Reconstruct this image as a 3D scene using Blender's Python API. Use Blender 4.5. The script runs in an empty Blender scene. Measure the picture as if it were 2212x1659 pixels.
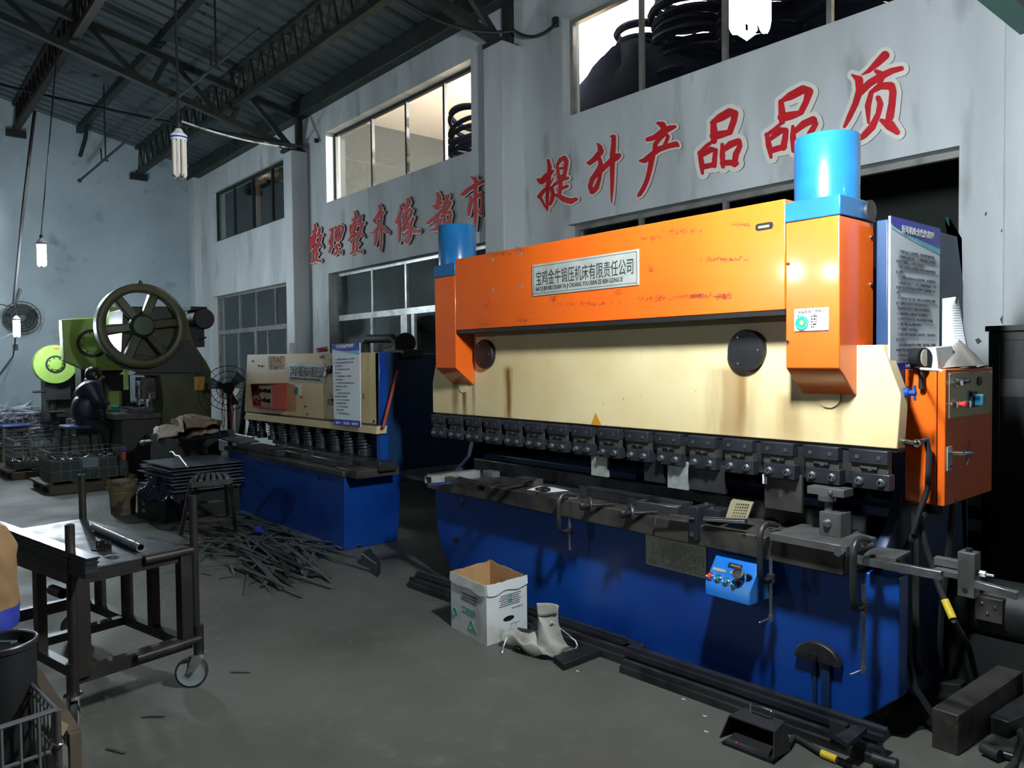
import bpy, math, random
from mathutils import Vector as V, Matrix
R = random.Random(7)
S = bpy.context.scene
COL = S.collection
# ------------------------------------------------------------------ camera (frame 2212 x 1659)
F, CX, CY, H = 1650.0, 1106.0, 829.5, 1.55
_d1 = V((-295-CX, 795-CY, F)).normalized()
_d2 = V((3050-CX, 759-CY, F)); _d2 = (_d2 - _d1*_d2.dot(_d1)).normalized()
AX, AY = -_d1, _d2
AZ = AY.cross(AX)
if AZ.y > 0: AZ = -AZ
def ray(px, py):
    c = V((px-CX, py-CY, F)); return V((c.dot(AX), c.dot(AY), c.dot(AZ)))
def G(px, py, z=0.0):
    r = ray(px, py); t = (z-H)/r.z; return V((r.x*t, r.y*t, z))
def W(px, py, y):
    r = ray(px, py); t = y/r.y; return V((r.x*t, y, H+r.z*t))
def A(px, py, x):
    r = ray(px, py); t = x/r.x; return V((x, r.y*t, H+r.z*t))
cam = bpy.data.cameras.new('camera'); co = bpy.data.objects.new('camera', cam); COL.objects.link(co)
cam.sensor_fit = 'HORIZONTAL'; cam.sensor_width = 36.0; cam.lens = F/2212*36.0; cam.clip_start = .05; cam.clip_end = 200
right = V((AX.x, AY.x, AZ.x)); down = V((AX.y, AY.y, AZ.y)); fwd = V((AX.z, AY.z, AZ.z))
m = Matrix((right, -down, -fwd)).transposed().to_4x4(); m.translation = V((0, 0, H)); co.matrix_world = m
S.camera = co
# ------------------------------------------------------------------ world, exposure, off-frame hall lamps
S.view_settings.view_transform = 'Standard'; S.view_settings.look = 'None'
S.view_settings.exposure = 0.0; S.view_settings.gamma = 1.0; S.view_settings.use_curve_mapping = False
wd = bpy.data.worlds.new('world'); S.world = wd; wd.use_nodes = True
wd.node_tree.nodes['Background'].inputs[0].default_value = (.55, .75, 1.0, 1)
wd.node_tree.nodes['Background'].inputs[1].default_value = .006
KEY = 1250.0          # radiance of the tubes of a burning lamp
def point(name, loc, watt, col=(.86, .94, 1.0), rad=.06):
    l = bpy.data.lights.new(name, 'POINT'); l.energy = watt; l.color = col; l.shadow_soft_size = rad
    o = bpy.data.objects.new(name, l); COL.objects.link(o); o.location = loc; return o
point('hall_lamp', (-5.1, -3.0, 2.65), 80)
point('hall_lamp', (-5.6, -5.0, 2.83), 70)
point('hall_lamp', (-14.3, .3, 3.0), 26)
point('hall_lamp', (1.3, 3.0, 3.0), 8)
point('upstairs_lamp', (-6.4, 8.0, 5.25), 2700, (1.0, .97, .94), .08)
# ------------------------------------------------------------------ mesh helpers
class MB:
    def __init__(s): s.v = []; s.f = []; s.m = []; s.k = 0
    def add(s, vs, fs):
        n = len(s.v); s.v += [V(p) for p in vs]; s.f += [[n+i for i in f] for f in fs]; s.m += [s.k]*len(fs); return s
    def mi(s, k): s.k = k; return s
    def box(s, x0, x1, y0, y1, z0, z1):
        return s.hexa([(x0,y0,z0),(x1,y0,z0),(x1,y1,z0),(x0,y1,z0),(x0,y0,z1),(x1,y0,z1),(x1,y1,z1),(x0,y1,z1)])
    def hexa(s, p): return s.add(p, [(0,3,2,1),(4,5,6,7),(0,1,5,4),(1,2,6,5),(2,3,7,6),(3,0,4,7)])
    def bar(s, a, b, w, h, up=(0,0,1)):      # box section bar from a to b
        a, b = V(a), V(b); d = (b-a).normalized(); u = V(up)
        if abs(d.dot(u)) > .98: u = V((1,0,0))
        r = d.cross(u).normalized(); u = r.cross(d).normalized(); r *= w/2; u *= h/2
        return s.hexa([a-r-u, a+r-u, b+r-u, b-r-u, a-r+u, a+r+u, b+r+u, b-r+u])
    def prism(s, pts, off):                  # closed outline (list of 3D points) pushed along off
        n = len(pts); o = V(off); p = [V(q) for q in pts]
        return s.add(p+[q+o for q in p], [tuple(range(n))[::-1], tuple(range(n, 2*n))]+[(i, (i+1) % n, n+(i+1) % n, n+i) for i in range(n)])
    def cyl(s, a, b, r, n=16, r2=None, cap=True):
        a, b = V(a), V(b); r2 = r if r2 is None else r2; d = (b-a).normalized()
        u = d.orthogonal().normalized(); w = d.cross(u)
        c = [(math.cos(2*math.pi*i/n), math.sin(2*math.pi*i/n)) for i in range(n)]
        p = [a+(u*x+w*y)*r for x, y in c]+[b+(u*x+w*y)*r2 for x, y in c]
        f = [(i, (i+1) % n, n+(i+1) % n, n+i) for i in range(n)]
        if cap: f += [tuple(range(n))[::-1], tuple(range(n, 2*n))]
        return s.add(p, f)
    def tube(s, pts, r, n=6, cap=True):
        pts = [V(p) for p in pts]; rs = r if isinstance(r, (list, tuple)) else [r]*len(pts)
        u = None; vs = []; k = len(pts)
        for i, p in enumerate(pts):
            d = (pts[min(i+1, k-1)]-pts[max(i-1, 0)]).normalized()
            u = d.orthogonal().normalized() if u is None else (u-d*u.dot(d)).normalized()
            w = d.cross(u)
            for j in range(n):
                t = 2*math.pi*j/n; vs.append(p+(u*math.cos(t)+w*math.sin(t))*rs[i])
        fs = [(i*n+j, i*n+(j+1) % n, (i+1)*n+(j+1) % n, (i+1)*n+j) for i in range(k-1) for j in range(n)]
        if cap: fs += [tuple(range(n))[::-1], tuple(range((k-1)*n, k*n))]
        return s.add(vs, fs)
    def lathe(s, c, axis, prof, n=24, cap=True):   # prof: (r, h) along axis from c
        c, d = V(c), V(axis).normalized(); u = d.orthogonal().normalized(); w = d.cross(u); k = len(prof); vs = []
        for r, h in prof:
            for j in range(n):
                t = 2*math.pi*j/n; vs.append(c+d*h+(u*math.cos(t)+w*math.sin(t))*max(r, 1e-4))
        fs = [(i*n+j, i*n+(j+1) % n, (i+1)*n+(j+1) % n, (i+1)*n+j) for i in range(k-1) for j in range(n)]
        if cap: fs += [tuple(range(n))[::-1], tuple(range((k-1)*n, k*n))]
        return s.add(vs, fs)
    def torus(s, c, axis, R_, r, n=32, k=6):
        c, d = V(c), V(axis).normalized(); u = d.orthogonal().normalized(); w = d.cross(u); vs = []
        for i in range(n):
            t = 2*math.pi*i/n; e = u*math.cos(t)+w*math.sin(t)
            for j in range(k):
                q = 2*math.pi*j/k; vs.append(c+e*(R_+r*math.cos(q))+d*r*math.sin(q))
        return s.add(vs, [(i*k+j, ((i+1) % n)*k+j, ((i+1) % n)*k+(j+1) % k, i*k+(j+1) % k) for i in range(n) for j in range(k)])
    def ball(s, c, r, n=12, sx=1, sy=1, sz=1):
        c = V(c); k = n//2; vs = []
        for i in range(k+1):
            a = math.pi*i/k
            for j in range(n):
                t = 2*math.pi*j/n; vs.append(c+V((math.sin(a)*math.cos(t)*r*sx, math.sin(a)*math.sin(t)*r*sy, math.cos(a)*r*sz)))
        return s.add(vs, [(i*n+j, (i+1)*n+j, (i+1)*n+(j+1) % n, i*n+(j+1) % n) for i in range(k) for j in range(n)])
    def grid(s, fn, nu, nv):
        vs = [fn(i/nu, j/nv) for j in range(nv+1) for i in range(nu+1)]
        return s.add(vs, [(j*(nu+1)+i, j*(nu+1)+i+1, (j+1)*(nu+1)+i+1, (j+1)*(nu+1)+i) for j in range(nv) for i in range(nu)])
    def obj(s, name, mat, parent=None, bev=0, flat=False, solid=0, sub=0, **props):
        me = bpy.data.meshes.new(name)
        o0 = V((0, 0, 0)) if (parent is None or parent.get('_local')) else V(parent.get('_org', (0, 0, 0)))
        me.from_pydata([tuple(p-o0) for p in s.v], [], s.f); me.update()
        for mt in (mat if isinstance(mat, (list, tuple)) else [mat]): me.materials.append(mt)
        me.polygons.foreach_set('material_index', s.m)
        if not flat:
            me.polygons.foreach_set('use_smooth', [True]*len(s.f)); me.set_sharp_from_angle(angle=math.radians(50))
        o = bpy.data.objects.new(name, me); COL.objects.link(o)
        if parent is not None:
            o.parent = parent
            for k in ('_org', '_local'):
                if k in parent: o[k] = parent[k]
        if solid: md = o.modifiers.new('s', 'SOLIDIFY'); md.thickness = solid; md.offset = 0
        if bev: md = o.modifiers.new('b', 'BEVEL'); md.width = bev; md.segments = 2; md.limit_method = 'ANGLE'; md.angle_limit = math.radians(40)
        if sub: md = o.modifiers.new('u', 'SUBSURF'); md.levels = sub; md.render_levels = sub
        for k, v in props.items(): o[k] = v
        return o
def thing(name, label, cat, loc=(0, 0, 0), rz=0, group=None, local=False):
    o = bpy.data.objects.new(name, None); COL.objects.link(o); o.location = loc; o.rotation_euler = (0, 0, rz); o.empty_display_size = .1
    o['label'] = label; o['category'] = cat
    if group: o['group'] = group
    if local: o['_local'] = 1
    else: o['_org'] = [float(c) for c in loc]
    return o
def tag(o, label, cat, group=None, kind=None):
    if label: o['label'] = label
    if cat: o['category'] = cat
    if group: o['group'] = group
    if kind: o['kind'] = kind
    return o
def kids(o): return [c for c in bpy.data.objects if c.parent == o]
def dup(o, loc=None, rot=None, label=None, parent=None):
    c = o.copy(); COL.objects.link(c)
    if parent: c.parent = parent
    if loc is not None: c.location = loc
    if rot is not None: c.rotation_euler = rot
    if label: c['label'] = label
    for k in o.children: dup(k, parent=c)
    return c
def txt(name, body, size, mat, parent, pos, right, up, sx=1.0, bold=0.0, align='LEFT', ext=.0004, shear=0, res=2, leading=1.0, tag_=None):
    cu = bpy.data.curves.new('txt', 'FONT'); cu.body = body; cu.size = size; cu.align_x = align; cu.resolution_u = res
    cu.offset = bold; cu.extrude = ext; cu.shear = shear; cu.space_line = leading
    t = bpy.data.objects.new('txt', cu); COL.objects.link(t)
    me = bpy.data.meshes.new_from_object(t.evaluated_get(bpy.context.evaluated_depsgraph_get()))
    bpy.data.objects.remove(t); bpy.data.curves.remove(cu)
    r, u = V(right).normalized(), V(up).normalized(); n = r.cross(u)
    M = Matrix((r*sx, u, n)).transposed().to_4x4()
    o0 = V((0, 0, 0)) if (parent is None or parent.get('_local')) else V(parent.get('_org', (0, 0, 0)))
    M.translation = V(pos)-o0
    me.transform(M); me.materials.clear(); me.materials.append(mat)
    o = bpy.data.objects.new(name, me); COL.objects.link(o)
    if parent is not None: o.parent = parent
    return o
# ------------------------------------------------------------------ materials
def lin(c): return tuple((x/255/12.92 if x <= 10 else ((x/255+.055)/1.055)**2.4) for x in c)
MATS = {}
def mat(name, c, rough=.5, metal=0, c2=None, scale=6, lo=.45, hi=.65, bump=0, bscale=40, stretch=None, c3=None, s3=30, lo3=.62, hi3=.7, emit=0, spec=.5, coat=0, rv=0):
    mt = bpy.data.materials.new(name); mt.use_nodes = True; nt = mt.node_tree; N = nt.nodes; L = nt.links; b = N['Principled BSDF']
    b.inputs['Base Color'].default_value = (*c, 1); b.inputs['Roughness'].default_value = rough; b.inputs['Metallic'].default_value = metal
    b.inputs['Specular IOR Level'].default_value = spec; b.inputs['Coat Weight'].default_value = coat; b.inputs['Coat Roughness'].default_value = .08
    if emit: b.inputs['Emission Color'].default_value = (*c, 1); b.inputs['Emission Strength'].default_value = emit
    tc = N.new('ShaderNodeTexCoord'); mp = N.new('ShaderNodeMapping'); L.new(tc.outputs['Object'], mp.inputs[0])
    if stretch: mp.inputs['Scale'].default_value = stretch
    def noise(sc, det=6):
        n = N.new('ShaderNodeTexNoise'); n.inputs['Scale'].default_value = sc; n.inputs['Detail'].default_value = det; L.new(mp.outputs[0], n.inputs[0]); return n
    def ramp(n, a, z):
        r = N.new('ShaderNodeMapRange'); r.inputs[1].default_value = a; r.inputs[2].default_value = z; L.new(n.outputs[0], r.inputs[0]); return r
    cur = None
    for cc, sc, a, z in ((c2, scale, lo, hi), (c3, s3, lo3, hi3)):
        if cc is None: continue
        r = ramp(noise(sc), a, z); mx = N.new('ShaderNodeMix'); mx.data_type = 'RGBA'
        L.new(r.outputs[0], mx.inputs['Factor'])
        if cur: L.new(cur, mx.inputs[6])
        else: mx.inputs[6].default_value = (*c, 1)
        mx.inputs[7].default_value = (*cc, 1); cur = mx.outputs[2]
    if cur: L.new(cur, b.inputs['Base Color'])
    if rv:
        r = N.new('ShaderNodeMapRange'); r.inputs[1].default_value = .3; r.inputs[2].default_value = .7; r.inputs[3].default_value = max(.02, rough-rv); r.inputs[4].default_value = min(1, rough+rv)
        L.new(noise(scale*1.7).outputs[0], r.inputs[0]); L.new(r.outputs[0], b.inputs['Roughness'])
    if bump:
        bp = N.new('ShaderNodeBump'); bp.inputs['Strength'].default_value = bump; bp.inputs['Distance'].default_value = .01
        L.new(noise(bscale, 4).outputs[0], bp.inputs['Height']); L.new(bp.outputs[0], b.inputs['Normal'])
    MATS[name] = mt; return mt
M = MATS
mat('plaster', (.53, .57, .575), .85, c2=(.37, .40, .405), scale=.9, lo=.40, hi=.68, bump=.25, bscale=18, stretch=(1.7, 1, .42), c3=(.22, .23, .22), s3=2.6, lo3=.58, hi3=.82)
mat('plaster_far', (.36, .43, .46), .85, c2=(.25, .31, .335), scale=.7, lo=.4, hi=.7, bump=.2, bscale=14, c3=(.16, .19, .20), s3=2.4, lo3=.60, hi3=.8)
mat('pillar', (.53, .565, .57), .85, c2=(.40, .425, .43), scale=2.0, lo=.45, hi=.7, bump=.2, bscale=20, stretch=(1, 1, .25))
mat('concrete', (.105, .105, .087), .62, c2=(.072, .075, .060), scale=1.1, lo=.40, hi=.66, bump=.35, bscale=25, c3=(.118, .126, .11), s3=7.5, lo3=.55, hi3=.75, rv=.12)
mat('roof', (.066, .084, .092), .6, .1, c2=(.044, .06, .066), scale=.8, lo=.4, hi=.7)
mat('steel_dark', (.016, .023, .020), .6, .2, c2=(.03, .036, .032), scale=5)
mat('steel_red', (.035, .018, .017), .65, .2, c2=(.02, .026, .022), scale=4)
mat('alu', (.62, .64, .63), .35, .7, c2=(.40, .41, .40), scale=6)
mat('alu_grey', (.30, .30, .28), .45, .5, c2=(.2, .2, .19), scale=6)
mat('black', (.009, .009, .010), .5)
mat('rubber', (.02, .02, .022), .65)
mat('orange', (.77, .128, .010), .24, c2=(.69, .105, .010), scale=1.8, lo=.4, hi=.7, c3=(.30, .05, .02), s3=9, lo3=.70, hi3=.76, coat=.4)
mat('cream', (.69, .57, .315), .42, c2=(.60, .46, .22), scale=2.2, lo=.45, hi=.75, c3=(.38, .25, .09), s3=22, lo3=.70, hi3=.78, bump=.05, bscale=60)
mat('cream_side', (.46, .36, .19), .5, c2=(.3, .22, .10), scale=8)
mat('blue', (.004, .058, .30), .36, c2=(.003, .030, .21), scale=1.7, lo=.42, hi=.7, c3=(.012, .02, .05), s3=5.5, lo3=.64, hi3=.80, coat=.15)
mat('cyan', (.012, .118, .29), .27, c2=(.009, .095, .25), scale=4, c3=(.02, .07, .12), s3=14, lo3=.72, hi3=.77, coat=.4)
mat('navy', (.008, .035, .10), .42, c2=(.006, .022, .06), scale=2)
mat('console', (.01, .17, .62), .38, c2=(.05, .20, .48), scale=9, lo=.45, hi=.7, c3=(.015, .04, .12), s3=30, lo3=.7, hi3=.75)
mat('iron', (.060, .060, .064), .42, .65, c2=(.03, .03, .033), scale=9, c3=(.12, .075, .05), s3=20, lo3=.66, hi3=.78, rv=.12)
mat('iron_light', (.125, .125, .12), .42, .4, c2=(.07, .07, .068), scale=7, c3=(.10, .085, .06), s3=15, lo3=.64, hi3=.78, rv=.1)
mat('iron_brown', (.080, .073, .064), .5, .5, c2=(.032, .030, .028), scale=7, c3=(.14, .09, .05), s3=18, lo3=.62, hi3=.75, rv=.1)
mat('tool', (.030, .033, .042), .40, .4, c2=(.020, .022, .028), scale=8, rv=.1)
mat('steel', (.38, .39, .40), .3, .9, c2=(.24, .24, .25), scale=8, rv=.1)
mat('bright', (.72, .73, .76), .2, 1)
mat('chrome', (.8, .81, .82), .12, 1)
mat('zinc', (.50, .52, .49), .45, .6, c2=(.33, .35, .32), scale=14)
mat('olive', (.050, .055, .016), .42, c2=(.032, .036, .012), scale=3, c3=(.03, .03, .02), s3=9, lo3=.62, hi3=.76)
mat('olive_dark', (.018, .021, .016), .5, c2=(.02, .022, .018), scale=5)
mat('green', (.24, .37, .075), .4, c2=(.20, .31, .06), scale=2, c3=(.12, .18, .04), s3=16, lo3=.7, hi3=.76)
mat('white', (.80, .80, .80), .5)
mat('paper', (.70, .72, .72), .6)
mat('poster', (.74, .80, .84), .4)
mat('poster_blue', (.03, .035, .42), .4)
mat('poster_cyan', (.12, .55, .68), .4)
mat('poster_cyan2', (.45, .75, .85), .4)
mat('ink', (.01, .01, .012), .6)
mat('ink_soft', (.10, .10, .12), .6)
mat('ink_red', (.35, .03, .05), .6)
mat('ink_green', (.05, .33, .27), .6)
mat('plate', (.52, .55, .50), .4, .35, c2=(.40, .42, .37), scale=5)
mat('plate_dark', (.40, .43, .34), .4, .3, c2=(.32, .34, .27), scale=6)
mat('brass', (.42, .36, .22), .4, .6)
mat('letter_red', (.56, .012, .018), .5, c2=(.44, .010, .016), scale=5)
mat('letter_back', (.66, .65, .58), .6)
mat('letter_edge', (.02, .025, .03), .5)
mat('red', (.65, .02, .02), .4)
mat('red_lamp', (.75, .05, .04), .3)
mat('teal', (.02, .20, .22), .35)
mat('cardboard', (.43, .25, .11), .85, c2=(.34, .19, .08), scale=8)
mat('cardboard_white', (.60, .62, .60), .7, c2=(.42, .42, .36), scale=7, lo=.5, hi=.75)
mat('sack', (.21, .122, .05), .8, c2=(.16, .092, .036), scale=9, bump=.3, bscale=30)
mat('sack_pale', (.62, .50, .37), .8, c2=(.45, .33, .20), scale=6)
mat('sack_blue', (.02, .035, .26), .6)
mat('cloth', (.40, .39, .34), .9, c2=(.26, .25, .21), scale=9, bump=.3, bscale=120)
mat('cloth_grey', (.38, .35, .31), .9, c2=(.24, .22, .19), scale=7, bump=.3, bscale=150)
mat('sheet', (.20, .245, .29), .38, .4, c2=(.12, .15, .17), scale=4)
mat('scrap', (.135, .16, .148), .4, .35, c2=(.08, .09, .085), scale=9)
mat('scrap_dark', (.06, .07, .065), .45, .7, c2=(.10, .09, .07), scale=9)
mat('cart', (.018, .017, .015), .42, .3, c2=(.032, .028, .022), scale=7, c3=(.08, .045, .025), s3=8, lo3=.68, hi3=.8)
mat('carttop', (.10, .11, .13), .40, .7, c2=(.05, .055, .06), scale=5, c3=(.08, .07, .06), s3=14, lo3=.6, hi3=.7, rv=.14)
mat('wheel', (.20, .235, .23), .5)
mat('tube_steel', (.50, .52, .57), .3, .6)
mat('wood', (.06, .045, .03), .7, c2=(.10, .075, .045), scale=6)
mat('rust_pail', (.16, .12, .06), .7, c2=(.22, .15, .07), scale=5, c3=(.04, .035, .03), s3=7, lo3=.5, hi3=.6)
mat('crate', (.008, .011, .010), .55)
mat('scale_dark', (.012, .012, .014), .5, .3)
mat('crate_green', (.02, .035, .03), .6, c2=(.03, .05, .045), scale=9)
mat('stoolseat', (.05, .08, .22), .35)
mat('jacket', (.018, .026, .045), .45, c2=(.010, .014, .026), scale=14, bump=.2, bscale=20)
mat('trousers', (.010, .010, .012), .8)
mat('skin', (.40, .22, .15), .55)
mat('hair', (.012, .010, .010), .4)
mat('glove', (.01, .22, .12), .8)
mat('ribbon', (.70, .03, .03), .6)
mat('tube_on', (.86, .94, 1.0), .3, emit=KEY)
mat('tube_far', (.80, .92, 1.0), .3, emit=480)
mat('tube_off', (.75, .70, .60), .3)
mat('brick_room', (.62, .36, .22), .8)
mat('room_white', (.80, .78, .75), .8)
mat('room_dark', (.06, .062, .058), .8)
mat('dark_pile', (.003, .0035, .009), .8, spec=.05)
mat('yellow_tape', (.70, .50, .03), .5)
mat('amber', (.55, .24, .02), .45)
mat('dial', (.62, .58, .46), .4)
mat('screw', (.25, .25, .26), .35, .9)
mat('wood_panel', (.30, .22, .13), .8)
mat('beam_green', (.03, .12, .09), .6)
mat('red_rod', (.34, .045, .02), .55)
mat('orange_red', (.60, .045, .012), .5)
mat('wire', (.16, .17, .17), .45, .6)
mat('label_y', (.38, .20, .03), .5)
def glassmat():
    mt = bpy.data.materials.new('glass'); mt.use_nodes = True; nt = mt.node_tree; N = nt.nodes; L = nt.links; N.clear()
    o = N.new('ShaderNodeOutputMaterial'); mx = N.new('ShaderNodeMixShader'); t = N.new('ShaderNodeBsdfTransparent'); g = N.new('ShaderNodeBsdfGlossy'); fr = N.new('ShaderNodeLayerWeight'); pw = N.new('ShaderNodeMath'); pw.operation = 'POWER'; pw.inputs[1].default_value = 4; ml = N.new('ShaderNodeMath'); ml.operation = 'MULTIPLY_ADD'; ml.inputs[1].default_value = .8; ml.inputs[2].default_value = .04
    t.inputs[0].default_value = (.90, .93, .92, 1); g.inputs['Roughness'].default_value = .05; fr.inputs[0].default_value = .5
    L.new(fr.outputs['Facing'], pw.inputs[0]); L.new(pw.outputs[0], ml.inputs[0]); L.new(ml.outputs[0], mx.inputs[0]); L.new(t.outputs[0], mx.inputs[1]); L.new(g.outputs[0], mx.inputs[2]); L.new(mx.outputs[0], o.inputs[0]); return mt
M['glass'] = glassmat()
def rustmat(base, name, drips, zt, zb):      # run marks of rust below given x positions, part of the paint's wear
    mt = M[base].copy(); mt.name = name; nt = mt.node_tree; N = nt.nodes; L = nt.links; b = N['Principled BSDF']
    src = b.inputs['Base Color'].links[0].from_socket
    tc = N.new('ShaderNodeTexCoord'); sx = N.new('ShaderNodeSeparateXYZ'); L.new(tc.outputs['Object'], sx.inputs[0])
    nz = N.new('ShaderNodeTexNoise'); nz.inputs['Scale'].default_value = 5; mp = N.new('ShaderNodeMapping'); mp.inputs['Scale'].default_value = (4, 1, .6); L.new(tc.outputs['Object'], mp.inputs[0]); L.new(mp.outputs[0], nz.inputs[0])
    def math_(op, a, bb):
        n = N.new('ShaderNodeMath'); n.operation = op
        for i, q in enumerate((a, bb)):
            if isinstance(q, (int, float)): n.inputs[i].default_value = q
            else: L.new(q, n.inputs[i])
        return n.outputs[0]
    for (x, w, top, bot, amt) in drips:
        wob = math_('MULTIPLY', math_('SUBTRACT', nz.outputs[0], .5), w*1.2)
        d = math_('DIVIDE', math_('ABSOLUTE', math_('SUBTRACT', math_('ADD', sx.outputs[0], wob), x), 0), w)
        g = N.new('ShaderNodeMapRange'); g.inputs[1].default_value = 1.0; g.inputs[2].default_value = .25; L.new(d, g.inputs[0])
        h = N.new('ShaderNodeMapRange'); h.inputs[1].default_value = top+.01; h.inputs[2].default_value = top-.03; L.new(sx.outputs[2], h.inputs[0])
        e = N.new('ShaderNodeMapRange'); e.inputs[1].default_value = bot-.15; e.inputs[2].default_value = bot+.12; L.new(sx.outputs[2], e.inputs[0])
        k = math_('MULTIPLY', math_('MULTIPLY', math_('MULTIPLY', g.outputs[0], h.outputs[0]), e.outputs[0]), amt)
        mx = N.new('ShaderNodeMix'); mx.data_type = 'RGBA'; L.new(k, mx.inputs['Factor']); L.new(src, mx.inputs[6]); mx.inputs[7].default_value = (.22, .10, .02, 1); src = mx.outputs[2]
    L.new(src, b.inputs['Base Color']); M[name] = mt; return mt
# ================================================================== SETTING
YW, XF = 5.5, -16.9
def struct(o): o['kind'] = 'structure'; return o
struct(MB().box(XF-.3, 4, -8, YW+.24, -.1, 0).obj('floor', M['concrete']))
def wx(px, y=YW, py=500): return W(px, py, y).x
ZS, ZL = 4.014, 2.927                      # sill of the upper windows, lintel of the lower ones
upper = [(wx(461, py=450), wx(613, py=400), W(612, 340, YW).z), (wx(704.5, py=360), wx(1017.5, py=200), W(703, 286, YW).z), (wx(1217, py=256), -2.3, 5.02)]
lower = [(wx(459, py=660), wx(619, py=650), ZL), (wx(710, py=640), wx(1062, py=640), ZL), (wx(1224, py=490), wx(2072.5, py=340), ZL)]
holes = [(a, b, ZS, t) for a, b, t in upper]+[(a, b, .85, t) for a, b, t in lower]
def wall_holes(x0, x1, z0, z1, hs, y0, y1):
    xs = sorted({x0, x1, *[h[0] for h in hs], *[h[1] for h in hs]}); zs = sorted({z0, z1, *[h[2] for h in hs], *[h[3] for h in hs]}); b = MB()
    def solid(i, k):
        if not (0 <= i < len(xs)-1 and 0 <= k < len(zs)-1): return False
        cx, cz = (xs[i]+xs[i+1])/2, (zs[k]+zs[k+1])/2
        return not any(h[0] < cx < h[1] and h[2] < cz < h[3] for h in hs)
    for i in range(len(xs)-1):
        for k in range(len(zs)-1):
            if not solid(i, k): continue
            a, c, d, e = xs[i], xs[i+1], zs[k], zs[k+1]
            b.add([(a, y0, d), (c, y0, d), (c, y0, e), (a, y0, e)], [(0, 1, 2, 3)]); b.add([(a, y1, d), (c, y1, d), (c, y1, e), (a, y1, e)], [(3, 2, 1, 0)])
            for ok, q in ((solid(i-1, k), [(a, y0, d), (a, y0, e), (a, y1, e), (a, y1, d)]), (solid(i+1, k), [(c, y0, d), (c, y1, d), (c, y1, e), (c, y0, e)]), (solid(i, k-1), [(a, y0, d), (a, y1, d), (c, y1, d), (c, y0, d)]), (solid(i, k+1), [(a, y0, e), (c, y0, e), (c, y1, e), (a, y1, e)])):
                if not ok: b.add(q, [(0, 1, 2, 3)])
    return b
struct(wall_holes(XF, 4, 0, 5.72, holes, YW, YW+.24).obj('wall_right', M['plaster'], flat=True))
def roofz(y): return 5.76+.222*(5.5-y)
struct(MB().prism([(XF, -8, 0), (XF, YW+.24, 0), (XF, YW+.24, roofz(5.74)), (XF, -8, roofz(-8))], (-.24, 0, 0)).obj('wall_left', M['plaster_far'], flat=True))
b = MB()                                    # ribbed roof sheet, ribs run down the slope
x = XF-.2
while x < 3.5:
    pr = [(x, 0), (x+.19, 0), (x+.215, -.035), (x+.255, -.035), (x+.28, 0)]
    for (xa, za), (xb, zb) in zip(pr, pr[1:]):
        b.add([(xa, 5.74, roofz(5.74)+za), (xb, 5.74, roofz(5.74)+zb), (xb, -8, roofz(-8)+zb), (xa, -8, roofz(-8)+za)], [(0, 1, 2, 3)])
    x += .28
struct(b.obj('ceiling', M['roof'], flat=True))
for n, (xa, xb, ya, zt) in enumerate([(-11.775, -11.49, 5.235, 4.92), (-6.57, -6.245, 5.21, 4.93), (-16.9, -16.55, 5.36, 5.6), (-1.66, -1.30, 5.42, 5.6)]):
    struct(MB().box(xa, xb, ya, YW+.01, 0, zt).obj('trim_%d' % (n+1), M['pillar'], bev=.012))
# windows -----------------------------------------------------------
def window(n, a, b, z0, z1, fm, y, verts, trans=None, lowv=None, t=.045):
    f = MB(); d = .05
    f.box(a, b, y, y+d, z1-t, z1); f.box(a, b, y, y+d, z0, z0+t); f.box(a, a+t, y, y+d, z0+t, z1-t); f.box(b-t, b, y, y+d, z0+t, z1-t)
    zc = trans if trans else z0+t
    for v in verts: f.box(v-.02, v+.02, y+.002, y+d-.002, zc, z1-t)
    if trans:
        f.box(a+t, b-t, y-.008, y+d, trans-.045, trans+.04)
        for v, w in lowv: f.box(v-w/2, v+w/2, y+.004, y+d-.004, z0+t, trans-.045)
    root = struct(f.obj('window_%d' % n, fm)); root['label'] = ['', 'dark upper window nearest the far corner, four panes', 'lit upper window of four panes over the small red characters', 'long upper window behind the burning lamp, dark coils inside', 'lower window beside the flywheel press', 'lower window with silver frames behind the shear', 'lower window behind the orange press, mostly dark'][n]
    edges = [a+t]+list(verts)+[b-t]
    for p, q in zip(edges, edges[1:]): MB().box(p+.021, q-.021, y+.022, y+.028, zc+.002, z1-t-.002).obj('pane', M['glass'], root)
    if trans:
        ed = [a+t]+[v for v, w in lowv]+[b-t]
        for p, q in zip(ed, ed[1:]): MB().box(p+.03, q-.03, y+.022, y+.028, z0+t+.002, trans-.047).obj('pane', M['glass'], root)
u = upper; l = lower
window(1, u[0][0], u[0][1], ZS, u[0][2], M['steel_dark'], YW+.06, [wx(p, py=440) for p in (498, 538, 580)])
window(2, u[1][0], u[1][1], ZS, u[1][2], M['black'], YW+.14, [wx(p, py=300) for p in (783, 857, 939)])
window(3, u[2][0], u[2][1], ZS, u[2][2], M['alu_grey'], YW+.10, [W(1383, 150, YW+.1).x, W(1563, 100, YW+.1).x, W(1790, 40, YW+.1).x])
window(4, l[0][0], l[0][1], .85, ZL, M['alu_grey'], YW+.10, [wx(p, py=680) for p in (506, 542, 583)], W(540, 712, YW+.1).z, [(wx(503, py=740), .06), (wx(540, py=740), .1), (wx(566, py=740), .05), (wx(608, py=740), .06)])
window(5, l[1][0], l[1][1], .85, ZL, M['alu'], YW+.14, [wx(p, py=640) for p in (785, 857, 938)], W(785, 682, YW+.14).z, [(wx(784, py=720), .07), (wx(853, py=720), .16), (wx(872, py=720), .07), (wx(938, py=720), .1)])
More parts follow.
